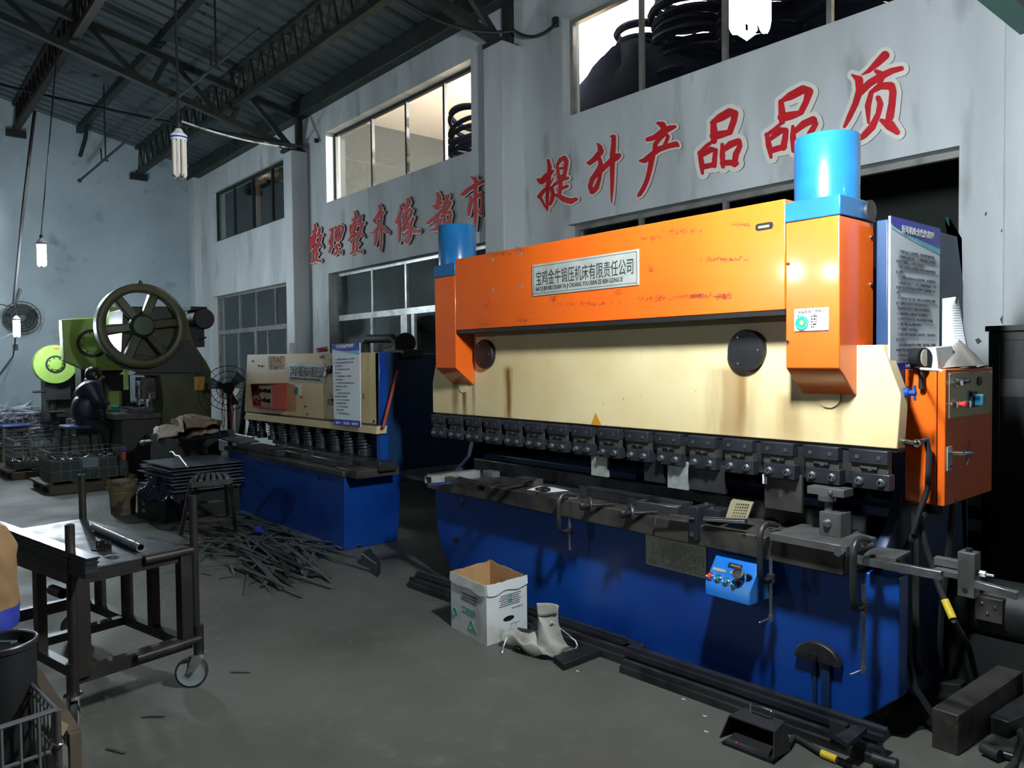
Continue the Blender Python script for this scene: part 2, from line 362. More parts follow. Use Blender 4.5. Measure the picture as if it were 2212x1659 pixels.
window(6, l[2][0], l[2][1], .85, ZL, M['alu_grey'], YW+.12, [W(p, 470, YW+.12).x for p in (1382, 1565, 1790)], W(2060, 590, YW+.12).z, [(W(p, 640, YW+.12).x, .07) for p in (1382, 1565, 1790)])
# rooms behind the wall ---------------------------------------------
struct(MB().box(-12.2, 1, YW+.24, 9.8, 3.55, 3.7).obj('floor_upstairs', M['wood_panel']))
struct(MB().box(-17.2, 1, 9.8, 9.95, 0, 5.9).obj('wall_upstairs_rear', M['room_white']))
struct(MB().box(-17.2, 1, YW+.24, 9.8, 5.8, 5.9).obj('ceiling_upstairs', M['room_white']))
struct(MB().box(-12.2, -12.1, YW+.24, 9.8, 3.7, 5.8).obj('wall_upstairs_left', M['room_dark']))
struct(MB().box(.9, 1, YW+.24, 9.8, 0, 5.8).obj('wall_upstairs_right', M['room_white']))
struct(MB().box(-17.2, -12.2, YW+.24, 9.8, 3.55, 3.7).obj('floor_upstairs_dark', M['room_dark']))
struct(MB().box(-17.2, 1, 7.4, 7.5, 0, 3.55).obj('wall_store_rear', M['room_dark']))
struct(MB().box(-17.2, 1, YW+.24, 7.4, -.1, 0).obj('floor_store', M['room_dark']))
for nm, lab, (xa, xb, ya, yb, za, zb), mt in [
    ('cupboard', 'tan wardrobe in the lit upstairs room, behind the leftmost panes', (-11.4, -9.6, 8.9, 9.7, 3.7, 5.02), 'brick_room'),
    ('cupboard', 'pale tan cupboard in the lit upstairs room, middle panes', (-9.5, -8.3, 9.0, 9.7, 3.7, 4.95), 'brick_room')]:
    t = thing(nm, lab, 'cupboard', ((xa+xb)/2, ya, za)); MB().box(xa, xb, ya, yb, za, zb).obj('carcass', M[mt], t)
    for k in range(2):
        w = (xb-xa)/2; MB().box(xa+k*w+.01, xa+(k+1)*w-.01, ya-.02, ya-.001, za+.05, zb-.02).obj('door', M[mt], t)
t = thing('bunk_frame', 'white steel bunk frame seen through the leftmost lit pane', 'frame', (-10.6, 7.2, 3.7))
f0 = W(762, 348, 7.2); f1 = W(738, 352, 7.2)
MB().bar((f0.x, 7.2, 3.7), (f0.x, 7.2, f0.z+.12), .09, .09).obj('post', M['white'], t)
MB().bar((f0.x, 7.2, f0.z), (f0.x-.8, 7.2, f0.z), .06, .07).obj('rail', M['white'], t); MB().bar((f0.x, 7.2, f0.z-.2), (f0.x-.8, 7.2, f0.z-.2), .06, .07).obj('rail', M['white'], t)
MB().bar((f0.x, 7.2, f0.z-.5), (f0.x-.7, 7.2, f0.z-1.0), .05, .06).obj('brace', M['white'], t)
# coils stacked upstairs
def coil(c, r, n, h, lab, seed=0, tilt=.05):
    rr = random.Random(seed); t = thing('wire_coil_stack', lab, 'coil stack', c)
    for i in range(n):
        o = V(c)+V((rr.uniform(-.04, .04), rr.uniform(-.04, .04), h*(i+.5)/n))
        MB().torus(o, (rr.uniform(-tilt, tilt), rr.uniform(-tilt, tilt), 1), r*rr.uniform(.9, 1.05), h/n*.46, 26, 6).obj('coil', M['dark_pile'], t)
    return t
coil((-5.30, 6.35, 3.7), .235, 15, 1.32, 'shorter stack of black coils left of the second mullion upstairs', 3)
coil((-4.66, 6.35, 3.7), .36, 16, 1.50, 'tall black coil stack right of the mullion in upper right window', 4)
coil((-3.90, 6.4, 3.7), .38, 18, 1.75, 'black coil stack directly behind the burning lamp', 5)
coil((-3.08, 6.4, 3.7), .38, 18, 1.75, 'black coil stack at the right end of the upper right window', 8)
coil((-8.22, 6.35, 3.7), .34, 17, 1.15, 'coil heap in the right corner of the lit upper window', 6, .35)
def mound(name, mt, lab, cat, c, rx, ry, h, seed, kind=None, n=16, rough=.25):
    rr = random.Random(seed); ph = [rr.uniform(0, 6) for _ in range(6)]
    def fn(a, q):
        t = a*2*math.pi; r = q
        k = 1+rough*.5*math.sin(3*t+ph[0])+rough*.3*math.sin(7*t+ph[1])
        z = h*(1-r**2)*(1+rough*math.sin(5*t+ph[2]+r*4)*.5)
        return V((c[0]+rx*r*k*math.cos(t), c[1]+ry*r*k*math.sin(t), c[2]+z))
    o = MB().grid(fn, n*2, 8).obj(name, M[mt]); return tag(o, lab, cat, None, kind)
mound('tarpaulin', 'dark_pile', 'dark tarpaulin mound behind the long upper window, left of the coils', 'tarpaulin', (-5.30, 6.0, 3.7), 1.25, .14, .98, 11)
t = thing('cross_shelf', 'pale wooden post with crossbar seen through the dark upper window', 'post', W(555, 470, 6.6))
p = W(557, 395, 6.6); MB().bar(p, (p.x, 6.6, 3.7), .08, .06).obj('post', M['brick_room'], t); MB().bar(W(543, 402, 6.6), W(573, 390, 6.6), .06, .09).obj('crossbar', M['brick_room'], t)
point('upstairs_small_lamp', W(560, 385, 6.9), 2.2, (1, .75, .45), .05)
# ------------------------------------------------------------------ trusses, purlins
def truss(x, label, ymin=-7):
    t = thing('roof_truss', label, 'truss', (x, 5.4, 4.93))
    bz = lambda y: 4.955+.262*(5.45-y); tz = lambda y: 5.50+.222*(5.5-y)
    MB().bar((x, 5.5, bz(5.5)), (x, ymin, bz(ymin)), .10, .09).obj('bottom_chord', M['steel_dark'], t)
    MB().bar((x, 5.55, tz(5.55)), (x, ymin, tz(ymin)), .10, .09).obj('top_chord', M['steel_dark'], t)
    MB().bar((x, 5.47, 4.93), (x, 5.47, tz(5.47)), .10, .11).obj('end_post', M['steel_dark'], t)
    MB().box(x-.13, x+.13, 5.2, 5.5, 4.925, 4.97).obj('seat_plate', M['steel_dark'], t)
    y = 5.35; k = 0
    while y-1.2 > ymin:
        MB().bar((x, y, bz(y)), (x, y-.72, tz(y-.72)), .06, .07).obj('web', M['steel_dark'], t)
        MB().bar((x, y-.78, tz(y-.78)), (x, y-.98, bz(y-.98)), .06, .07).obj('web', M['steel_dark'], t)
        y -= 1.12; k += 1
truss(-11.69, 'steel roof truss crossing the upper left, seated on the far white pillar', -2.5)
truss(-6.44, 'steel roof truss seated on the pillar between the two red slogans', 1.2)
def lattice(y, ztop, zbot, x0, x1, mt, label, ny=.0):
    t = thing('lattice_purlin', label, 'purlin', (x0, y, zbot))
    MB().bar((x0, y, ztop), (x1, y, ztop), .09, .06).obj('top_chord', M[mt], t); MB().bar((x0, y, zbot), (x1, y, zbot), .10, .08).obj('bottom_chord', M[mt], t)
    MB().box(x0-.02, x0+.10, y-.16, y+.16, zbot-.14, zbot-.02).obj('bearing_block', M['black'], t)
    xx = x0+.05; b = MB(); k = 0
    while xx+.34 < x1:
        b.bar((xx, y, zbot), (xx+.15, y, ztop), .025, .025); b.bar((xx+.17, y, ztop), (xx+.34, y, zbot), .025, .025); xx += .36
    b.obj('lacing', M[mt], t)
lattice(4.38, 5.97, 5.46, XF, 2, 'steel_dark', 'lattice purlin nearer the window wall, running past the unlit lamp')
lattice(2.28, 6.42, 5.95, XF, 2, 'steel_red', 'rust brown lattice purlin at far upper left')
t = thing('pipe_purlin', 'slim solid purlin between the two lattice purlins', 'purlin', (XF, 3.33, 6.1)); MB().bar((XF, 3.33, 6.13), (2, 3.33, 6.13), .10, .10).obj('bar', M['steel_dark'], t)
t = thing('eave_beam', 'dark eave beam along the top of the window wall', 'beam', (XF, 5.4, 5.6)); MB().box(XF, 3, 5.34, 5.5, 5.46, 5.72).obj('bar', M['steel_dark'], t, bev=.01)
t = thing('brace_pole', 'thin tilted pole hanging below the roof near the far wall', 'pole', A(172, 392, -15.5))
a0, a1 = A(172, 390, -15.8), A(560, 62, -8.4); MB().tube([a0, a1], .022, 6).obj('pole', M['steel_dark'], t); MB().ball(a0, .04, 8).obj('knob', M['steel_dark'], t)
for (px, py, xx), lab in (((252, 318, -14.2), 'thin hanger rod left, hooked to the tilted pole'), ((488, 133, -9.6), 'thin hanger rod right, hooked to the tilted pole')):
    k = (xx+15.8)/(7.4); p = a0.lerp(a1, k); t = thing('hanger_rod', lab, 'rod', p)
    MB().tube([V((p.x, p.y, roofz(p.y)-.04)), V((p.x, p.y, p.z+.03)), V((p.x, p.y+.04, p.z-.04)), V((p.x, p.y-.06, p.z-.03)), V((p.x, p.y-.07, p.z+.16))], .014, 6).obj('rod', M['steel_dark'], t)
t = thing('drop_pipe', 'short pipe stub sloping from the slim purlin end at far wall', 'pipe', A(172, 340, -16.2)); MB().tube([(-16.2, 3.33, 6.1), A(184, 300, -16.2), A(173, 338, -16.2)], .035, 8).obj('pipe', M['steel_dark'], t)
# cables under the roof
def sag(a, b, s, n=10): a, b = V(a), V(b); return [a.lerp(b, i/n)-V((0, 0, s*4*(i/n)*(1-i/n))) for i in range(n+1)]
def cable(pts, r, lab, mt='black', name='cable', grp=None): return tag(MB().tube(pts, r, 6).obj(name, M[mt]), lab, 'cable', grp)
cable(sag(A(-10, 180, -15), W(660, 318, 5.3), .05), .022, 'thick black cable from far left to the far pillar top')
cable(sag(A(-10, 112, -15.5), A(520, 318, -14), .0), .010, 'thin wire slanting below the lattice purlins at left')
cable(sag(A(392, 262, -4.9*2.2), A(640, 320, -11.6), .06), .014, 'pale wire from unlit lamp to the far truss end', 'zinc')
cable(sag(W(870, 0, 4.2), W(1110, 66, 5.15), .12)+sag(W(1110, 66, 5.15), W(1205, 48, 5.45), .10)[1:], .016, 'cable looping past the middle pillar top to a wall junction')
tag(MB().box(*[q for c in zip(W(1193, 58, 5.44)-V((0, 0, 0)), W(1208, 37, 5.49)) for q in sorted(c)]).obj('junction_box', M['steel_dark'], bev=.004), 'small dark junction box beside the lit upper right window', 'junction box')
tag(MB().box(*[q for c in zip(W(679, 308, 5.44), W(687, 299, 5.49)) for q in sorted(c)]).obj('junction_box', M['steel_dark']), 'tiny dark junction box right of the far pillar top', 'junction box')
t = thing('crane_beam', 'green edged dark beam entering at the top right corner', 'beam', (-1.5, 5.5, 3.5))
MB().box(-1.575, -1.44, 2.6, 5.5, 3.50, 3.62).obj('flange', M['beam_green'], t); MB().box(-1.53, -1.47, 2.6, 5.5, 3.62, 4.3).obj('web', M['steel_dark'], t); MB().box(-1.44, -1.40, 2.6, 5.5, 3.50, 4.3).obj('cover', M['black'], t)
# ------------------------------------------------------------------ lamps
def cfl(root_label, pos, on, scale=1.0, cord_to=None, hook=None):
    p = V(pos); t = thing('pendant_lamp', root_label, 'lamp', p); mt = M[on] if on else M['tube_off']; s = scale
    MB().cyl(p+V((0, 0, .16*s)), p+V((0, 0, .20*s)), .018*s, 12).obj('socket', M['black'], t)
    MB().lathe(p, (0, 0, 1), [(.05*s, .085*s), (.052*s, .12*s), (.030*s, .14*s), (.020*s, .16*s)], 16).obj('ballast', M['white'], t)
    MB().cyl(p+V((0, 0, .098*s)), p+V((0, 0, .108*s)), .0535*s, 16).obj('band', M['poster_blue'], t)
    b = MB()
    for k in range(4):
        a = math.pi/4+k*math.pi/2; e = V((math.cos(a), math.sin(a), 0)); f = V((-e.y, e.x, 0))
        for q in (-1, 1): b.tube([p+(e*.034+f*.014*q)*s+V((0, 0, .085*s)), p+(e*.034+f*.014*q)*s+V((0, 0, -.14*s))], .0105*s, 6, False)
        b.tube([p+(e*.034-f*.014)*s+V((0, 0, -.14*s)), p+e*.034*s+V((0, 0, -.152*s)), p+(e*.034+f*.014)*s+V((0, 0, -.14*s))], .0105*s, 6, False)
    b.obj('tube', mt, t)
    top = p+V((0, 0, .2*s)); c = V(cord_to) if cord_to else V((p.x, p.y, roofz(p.y)-.05))
    MB().tube([top, c], .009, 6).obj('cord', M['black'], t)
    return t
cfl('burning tube lamp hanging before the long upper right window', W(1620, -78, 2.0), 'tube_on', 1.25)
cfl('burning tube lamp on a cord at left, over the green presses', A(90, 545, -12.8), 'tube_far', 1.25, (-12.8, 2.25, 5.92))
cfl('burning tube lamp lowest at far left, before the wall fan', A(36, 705, -13.6), 'tube_far', 1.0, A(30, 655, -13.6))
cfl('unlit white tube lamp hanging below the roof trusses at left', W(387, 332, 1.62), False, 1.0, W(378, -20, 1.62))
cable([A(75, 240, -13.6), A(50, 450, -13.6), A(30, 657, -13.6), A(33, 655, -13.6), A(44, 624, -13.6)], .025, 'black cord ending in a hook over the wall fan')
cable([A(-5, 656, -14), A(30, 664, -13.6)], .008, 'thin wire at left edge leading to lowest lamp')
cable([A(33, 724, -13.6), A(32, 745, -15.5), A(28, 770, -16.7), A(-6, 815, -16.7)], .012, 'thin drooping wire from lowest lamp to far wall')
cable([A(38, 713, -14), A(-6, 738, -14)], .008, 'thin wire left of the lowest lamp')
tag(MB().box(XF, XF+.05, A(27, 742, XF).y, A(38, 742, XF).y, A(30, 756, XF).z, A(30, 744, XF).z).obj('wall_socket', M['black']), 'small black socket on the far wall under the wall fan', 'socket')
# wall fan
c = A(47, 687, -16.5); t = thing('wall_fan', 'round wire caged fan on the far wall at left', 'fan', c)
b = MB()
for k in range(5): b.torus(c+V((.05-.012*k*k*.2, 0, 0)), (1, 0, 0), .30-.055*k, .006, 28, 4)
for k in range(20):
    a = k*math.pi/10; b.tube([c+V((.08, .05*math.cos(a), .05*math.sin(a))), c+V((.0, .30*math.cos(a), .30*math.sin(a)))], .004, 4)
b.obj('guard', M['steel_dark'], t)
MB().lathe(c+V((-.12, 0, 0)), (1, 0, 0), [(.26, 0), (.255, .02), (.02, .03)], 28).obj('back_ring', M['room_dark'], t)
for k in range(3):
    a = .4+k*2.094; e = V((0, math.cos(a), math.sin(a))); f = V((0, -e.z, e.y))
    MB().hexa([c+e*.05-f*.03+V((-.02, 0, 0)), c+e*.25-f*.09+V((-.04, 0, 0)), c+e*.25+f*.09+V((.02, 0, 0)), c+e*.05+f*.03, c+e*.05-f*.03+V((-.015, 0, 0)), c+e*.25-f*.09+V((-.035, 0, 0)), c+e*.25+f*.09+V((.025, 0, 0)), c+e*.05+f*.03+V((.005, 0, 0))]).obj('blade', M['jacket'], t)
MB().cyl(c+V((-.25, 0, 0)), c+V((.05, 0, 0)), .07, 16).obj('motor', M['black'], t); MB().bar(c+V((-.35, 0, -.1)), c+V((-.2, 0, 0)), .05, .05).obj('bracket', M['black'], t)
# ================================================================== RED WALL CHARACTERS (brush strokes: x, y, width along each stroke)
RA, RB, RC, RD, RE = (1150, 230, 6.506), (1480, 90, 4.424), (660, 400, 11.06), (840, 360, 9.217), (660, 450, 12.76)
ZH = [
 ('first', RA, 16, [[(245,760,40),(265,860,55),(250,1000,60),(235,1200,50),(230,1330,40),(235,1470,14)],[(105,1030,40),(150,1060,80),(230,980,90),(310,910,30)],[(120,1270,60),(170,1200,50),(240,1130,30),(320,1010,10)],[(235,1460,14),(190,1390,28),(150,1310,30),(120,1260,30)],[(370,830,36),(385,940,40),(390,1020,40)],[(370,830,36),(420,750,55),(475,725,60),(500,780,60),(485,900,50),(470,990,44)],[(385,880,34),(480,865,34)],[(390,1000,40),(475,965,40)],[(282,1150,22),(350,1090,40),(440,1030,55),(520,1010,40)],[(420,1080,55),(412,1180,50),(400,1250,45)],[(420,1165,40),(510,1125,45)],[(300,1160,50),(312,1230,45),(300,1310,50),(272,1385,26)],[(330,1240,36),(400,1265,60),(470,1310,80),(560,1335,80),(640,1305,46)]]),
 ('second', RA, 16, [[(930,520,14),(970,570,60),(985,640,80),(900,740,75),(825,800,60),(790,790,20)],[(965,740,50),(985,820,60),(945,920,80),(865,1020,65),(832,1120,60),(862,1205,70),(920,1150,70),(960,1040,50),(980,930,44),(1060,830,70),(1150,755,85),(1210,710,95),(1240,690,60)],[(1120,425,20),(1165,430,60),(1165,530,62),(1150,680,72),(1145,850,65),(1145,1050,50),(1140,1200,38),(1136,1365,8)]]),
 ('third', RA, 18, [[(1790,240,50),(1850,265,90),(1880,330,80)],[(1640,470,60),(1740,440,75),(1850,360,85),(1960,310,80),(2025,290,44)],[(1745,610,70),(1750,530,60),(1815,460,50),(1880,380,70)],[(1900,395,44),(1930,430,50),(1900,510,50),(1855,590,36)],[(1540,770,40),(1600,765,75),(1700,680,70),(1800,605,80),(1920,565,70),(2040,535,80),(2070,560,40)],[(1710,680,80),(1690,800,72),(1668,920,62),(1630,1050,58),(1580,1160,58),(1530,1240,54),(1508,1268,24)]]),
 ('fourth', RB, 30, [[(285,770,50),(290,860,66),(290,955,56)],[(270,780,36),(350,730,76),(440,680,80),(490,690,66),(480,760,60),(440,870,56)],[(290,905,80),(360,890,70),(440,870,50)],[(300,940,24),(220,1000,36),(150,1070,36)],[(155,1060,36),(170,1150,50),(180,1262,26)],[(180,1090,36),(260,1035,56),(308,1040,40),(298,1110,46),(292,1190,46)],[(180,1200,56),(240,1190,48),(290,1175,46)],[(370,985,30),(372,1090,50),(376,1200,34)],[(380,1040,44),(450,985,66),(525,955,56),(540,1000,44),(500,1080,56),(485,1180,50)],[(375,1165,54),(440,1160,56),(500,1165,56)]]),
 ('fifth', RB, 30, [[(930,580,50),(940,680,66),(940,770,56)],[(920,580,26),(1020,525,76),(1140,462,80),(1200,480,76),(1170,580,56),(1120,680,56)],[(940,730,84),(1030,710,76),(1120,685,46)],[(950,770,26),(860,850,36),(790,900,36)],[(795,890,36),(815,1000,56),(835,1112,26)],[(830,935,36),(920,855,66),(980,850,46),(970,930,56),(950,1020,56)],[(840,1045,56),(900,1025,56),(960,1010,56)],[(1045,815,30),(1045,920,56),(1055,1045,50)],[(1060,865,46),(1150,790,66),(1240,750,66),(1262,790,46),(1210,880,56),(1180,1000,56)],[(1055,1015,56),(1180,1000,56)]]),
 ('sixth', RB, 30, [[(1925,135,80),(1850,210,66),(1770,285,40),(1705,322,12)],[(1610,325,20),(1675,370,76),(1680,470,66),(1640,600,56),(1580,730,48),(1535,820,24)],[(1690,485,66),(1780,400,66),(1880,340,66),(1990,285,56),(2080,262,46)],[(1840,290,40),(1900,325,66),(1870,410,40)],[(1790,500,44),(1760,620,56),(1765,780,24)],[(1790,490,36),(1880,430,66),(1980,430,76),(2000,480,66),(1990,600,66),(1970,720,76),(1950,775,50)],[(1860,545,50),(1880,600,56),(1858,700,48),(1800,820,66),(1720,905,56),(1655,950,30)],[(1890,760,40),(1970,805,100),(2040,870,56)]]),
 ('a', RE, 14, [[(300,445,26),(330,540,46),(320,620,80),(250,660,40)],[(300,700,60),(250,850,56),(220,970,40)],[(205,780,24),(200,900,36),(215,1000,44)],[(330,760,50),(285,900,56),(240,1040,46),(165,1175,30)],[(440,560,56),(430,660,46),(415,750,44)],[(350,760,60),(430,765,60),(510,740,46)],[(460,790,56),(445,900,56),(400,975,44),(335,970,24)],[(360,990,40),(450,1000,66),(512,1085,30)],[(285,990,36),(350,1055,46)],[(405,1020,56),(350,1130,60),(295,1145,44)],[(282,1020,26),(284,1185,26)],[(270,1190,38),(270,1430,38)],[(350,1180,46),(350,1420,38)],[(360,1300,50),(405,1250,50)],[(220,1495,56),(290,1445,66),(380,1440,66),(455,1450,84)]]),
 ('b', RE, 14, [[(725,620,44),(780,590,84),(805,555,50)],[(790,600,46),(780,720,46),(755,820,56),(715,900,46),(720,980,46),(780,1030,56),(740,1110,56),(708,1220,50)],[(792,820,46),(780,960,46)],[(878,640,44),(882,760,40),(892,870,56),(935,905,50)],[(890,640,36),(950,545,46),(1000,480,46),(1070,510,56),(1080,600,46),(1040,720,46),(1000,850,44)],[(980,560,36),(960,700,56),(950,890,56)],[(900,700,36),(985,645,44)],[(870,1055,56),(960,1005,76),(985,1050,44)],[(895,1080,50),(935,1160,46)],[(860,1275,66),(930,1200,66),(1020,1195,66),(1030,1255,40)]]),
 ('d', RC, 13, [[(1810,495,44),(1845,560,76),(1820,650,46),(1725,770,22)],[(1900,655,60),(1800,755,56),(1700,830,66),(1690,880,40)],[(1710,900,30),(1830,965,46),(1930,1060,76),(2010,1145,70)],[(1860,745,46),(1850,880,46),(1800,990,56),(1700,1125,46),(1585,1160,14)],[(1740,1120,56),(1730,1280,56),(1705,1445,24)],[(1840,1000,56),(1850,1200,54),(1850,1400,48),(1840,1575,16)]]),
 ('e', RD, 13, [[(272,770,20),(290,860,46),(240,1000,46),(190,1120,40)],[(245,1060,46),(255,1250,48),(250,1400,44),(250,1520,16)],[(420,645,44),(440,720,74),(390,820,56),(350,855,30)],[(370,900,30),(460,860,56),(505,880,36),(450,1010,50)],[(400,900,56),(340,1060,46),(328,1145,30)],[(350,1085,36),(430,1025,46)],[(420,1035,56),(370,1130,46),(310,1260,24)],[(430,1140,56),(460,1260,56),(450,1400,66),(400,1510,56),(340,1465,36)],[(320,1290,26),(405,1200,36)],[(330,1390,26),(425,1290,36)],[(530,1020,36),(490,1110,46),(460,1190,40)],[(470,1200,46),(530,1290,76),(640,1290,66)]]),
 ('f', RD, 13, [[(1015,535,50),(1050,620,74),(1030,720,66),(1015,850,56)],[(935,785,40),(980,825,66),(1090,720,46)],[(1110,870,56),(1010,960,56),(900,1060,56),(820,1130,56)],[(1020,960,56),(980,1080,56),(930,1155,36)],[(1010,1060,56),(1080,1055,46),(1040,1130,56),(1000,1200,56)],[(900,1270,46),(980,1250,66),(1060,1200,56),(1200,1165,56)],[(1165,575,24),(1225,590,56),(1180,700,56),(1138,825,36)],[(1200,700,56),(1270,715,56),(1230,810,56),(1150,905,40)],[(1128,920,36),(1150,1020,46),(1150,1145,46)],[(1170,945,36),(1260,905,56),(1280,960,46),(1260,1060,46),(1240,1130,46)],[(1150,1130,56),(1250,1110,56)]]),
 ('g', RD, 13, [[(1695,215,30),(1770,260,76),(1790,350,66)],[(1520,560,76),(1620,470,76),(1740,390,76),(1850,330,66),(1960,290,60)],[(1680,600,36),(1680,720,56),(1650,860,56),(1640,975,30)],[(1680,705,36),(1780,620,56),(1870,550,56),(1905,580,50),(1900,700,50),(1895,850,50),(1880,960,46),(1820,870,16)],[(1775,380,56),(1770,600,56),(1770,800,56),(1775,1000,54),(1770,1150,38),(1768,1272,12)]]),
]
E_ = [0]
def stroke_pts(reg, st): ox, oy, sc = reg; return [(ox+x/sc, oy+y/sc, w/sc/2) for x, y, w in st]
def ribbon(b, st, grow, y0, y1):
    def put(poly):
        b.prism([W(px, py, YW) + V((0, y1-YW, 0)) for px, py in poly], (0, y0-y1-E_[0], 0))
    for (xa, ya, ra), (xb, yb, rb) in zip(st, st[1:]):
        ra += grow; rb += grow; L_ = math.hypot(xb-xa, yb-ya) or 1; nx, ny = -(yb-ya)/L_, (xb-xa)/L_
        E_[0] += .00004; put([(xa+nx*ra, ya+ny*ra), (xb+nx*rb, yb+ny*rb), (xb-nx*rb, yb-ny*rb), (xa-nx*ra, ya-ny*ra)])
    for x, y, r in st:
        r += grow; n = 12; E_[0] += .00004; put([(x+r*math.cos(2*math.pi*i/n), y+r*math.sin(2*math.pi*i/n)) for i in range(n)])
def wall_char(strokes, edge, label, grp):
    bk, rd = MB(), MB(); k = 0; th = .010 if grp == 'right slogan' else .026
    pos = W(sum(s[0][0] for s in strokes)/len(strokes), sum(s[0][1] for s in strokes)/len(strokes), YW)
    t = thing('wall_character', label, 'sign', pos, group=grp)
    E_[0] = 0
    for st in strokes:
        e = 0
        n0 = len(bk.f); ribbon(bk, st, edge, YW-th, YW-.002)
        for i in range(n0, len(bk.f)):     # dark sides, pale front
            q = bk.f[i]; ys = {round(bk.v[j].y, 5) for j in q}
            bk.m[i] = 0 if len(ys) == 1 else 1
    E_[0] = 0
    for st in strokes: ribbon(rd, st, 0, YW-th-.014, YW-th-.009)
    bk.obj('backing', [M['letter_back'], M['letter_edge']], t, flat=True); rd.obj('lettering', M['letter_red'], t, flat=True)
nth = {'first': 'first large red character of right slogan, nearest the middle pillar', 'second': 'second large red character of right slogan, two legs and a crossbar', 'third': 'third large red character, over the gap between pillar and press', 'fourth': 'fourth large red character, three boxes, purplish under the lamp', 'fifth': 'fifth large red character, three boxes, worn top behind blue cylinder', 'sixth': 'last large red character of the right slogan, right of blue cylinder',
       'a': 'first small red character of left slogan, beside the far pillar', 'b': 'second small red character of the left slogan', 'd': 'fourth small red character, long legs, under the lit window', 'e': 'fifth small red character of the left slogan', 'f': 'sixth small red character, partly behind the blue left cylinder', 'g': 'last small red character, cut by the middle pillar'}
chars = {}
for key, reg, edge, sts in ZH:
    sts = [stroke_pts(reg, s) for s in sts]; chars[key] = sts
    wall_char(sts, edge/reg[2]*(1.5 if reg in (RA, RB) else 1.9), nth[key], 'right slogan' if reg in (RA, RB) else 'left slogan')
# third small character repeats the first one, a little wider
x0, y0, x1, y1 = 672, 485, 701, 568; X0, Y0, X1, Y1 = 756.7, 458, 791, 549
wall_char([[(X0+(x-x0)*(X1-X0)/(x1-x0), Y0+(y-y0)*(Y1-Y0)/(y1-y0), r*1.12) for x, y, r in s] for s in chars['a']], 2.1, 'third small red character of left slogan, same as the first', 'left slogan')
# ================================================================== PRESS BRAKE
PB = thing('press_brake', 'big orange and cream press brake on a blue base', 'press brake', (-2.95, 3.3, 0))
y0 = 3.10
bx = [W(955, 1060, y0).x, W(1947, 1250, y0).x]
L0, L1 = -4.42, -1.47
# blue base: front plate with cut lower corners

bl, br = W(941, 1100, y0).x, W(1941, 1380, y0).x
MB().prism([(bl, y0, .672), (bl, y0, .42), (bl+.08, y0, .20), (bl+.25, y0, .02), (br-.20, y0, .005), (br, y0, .19), (br, y0, .672)], (0, .09, 0)).obj('base_plate', M['blue'], PB, bev=.006)
for xs, nm in ((L0, 'left'), (L1, 'right')):
    s = -1 if nm == 'left' else 1
    xa = xs+(.012 if s > 0 else -.062)
    prof = [(3.20, .33), (3.52, .03), (3.52, 0), (4.06, 0), (4.06, 1.9), (3.98, 2.12), (3.24, 2.12), (3.24, 1.38), (3.36, 1.24), (3.42, 1.05), (3.36, .86), (3.20, .72)]
    MB().prism([(xa, y, z) for y, z in prof], (.05, 0, 0)).obj('side_frame', M['navy'], PB, bev=.006)
MB().box(L0, L1, 3.92, 4.02, .1, 2.0).obj('rear_plate', M['navy'], PB)
MB().box(L0, L1, 3.20, 3.30, .25, .70).obj('bed_beam', M['navy'], PB)
MB().box(L0+.1, L1-.05, 3.30, 3.37, .72, .86).obj('lower_die_rail', M['iron'], PB, bev=.004)
MB().box(-4.38, L1, 3.44, 3.56, .78, .88).obj('back_gauge_beam', M['navy'], PB, bev=.004)
# ram
drips = [(-4.22, .03, 1.44, 1.16, 1.0), (-4.33, .06, 1.42, 1.16, .8), (-4.12, .03, 1.5, 1.2, .6), (-3.75, .05, 1.52, 1.12, 1.0), (-2.09, .16, 1.52, 1.10, .62), (-2.04, .05, 1.5, 1.2, .6), (-1.80, .07, 1.40, 1.15, .5), (-1.57, .03, 1.56, 1.25, .5)]
ry = 3.15
rp = [(-4.605, 1.182), (-4.605, 1.40), (-4.55, 1.56), (-4.5, 1.60), (-4.45, 1.60), (-4.45, 2.0), (-1.56, 2.0), (-1.56, 1.60), (-1.392, 1.60), (-1.318, 1.40), (-1.330, 1.180)]
PBo = V((-2.95, 3.3, 0))
rm = rustmat('cream', 'cream_rust', [(x-PBo.x, w, tp, bt, am) for x, w, tp, bt, am in drips], 0, 0)
MB().prism([(x, ry, z) for x, z in rp], (0, .075, 0)).obj('ram', rm, PB, bev=.004)
MB().box(-4.59, -1.335, ry+.01, ry+.085, 1.165, 1.18).obj('ram_lip', M['black'], PB)
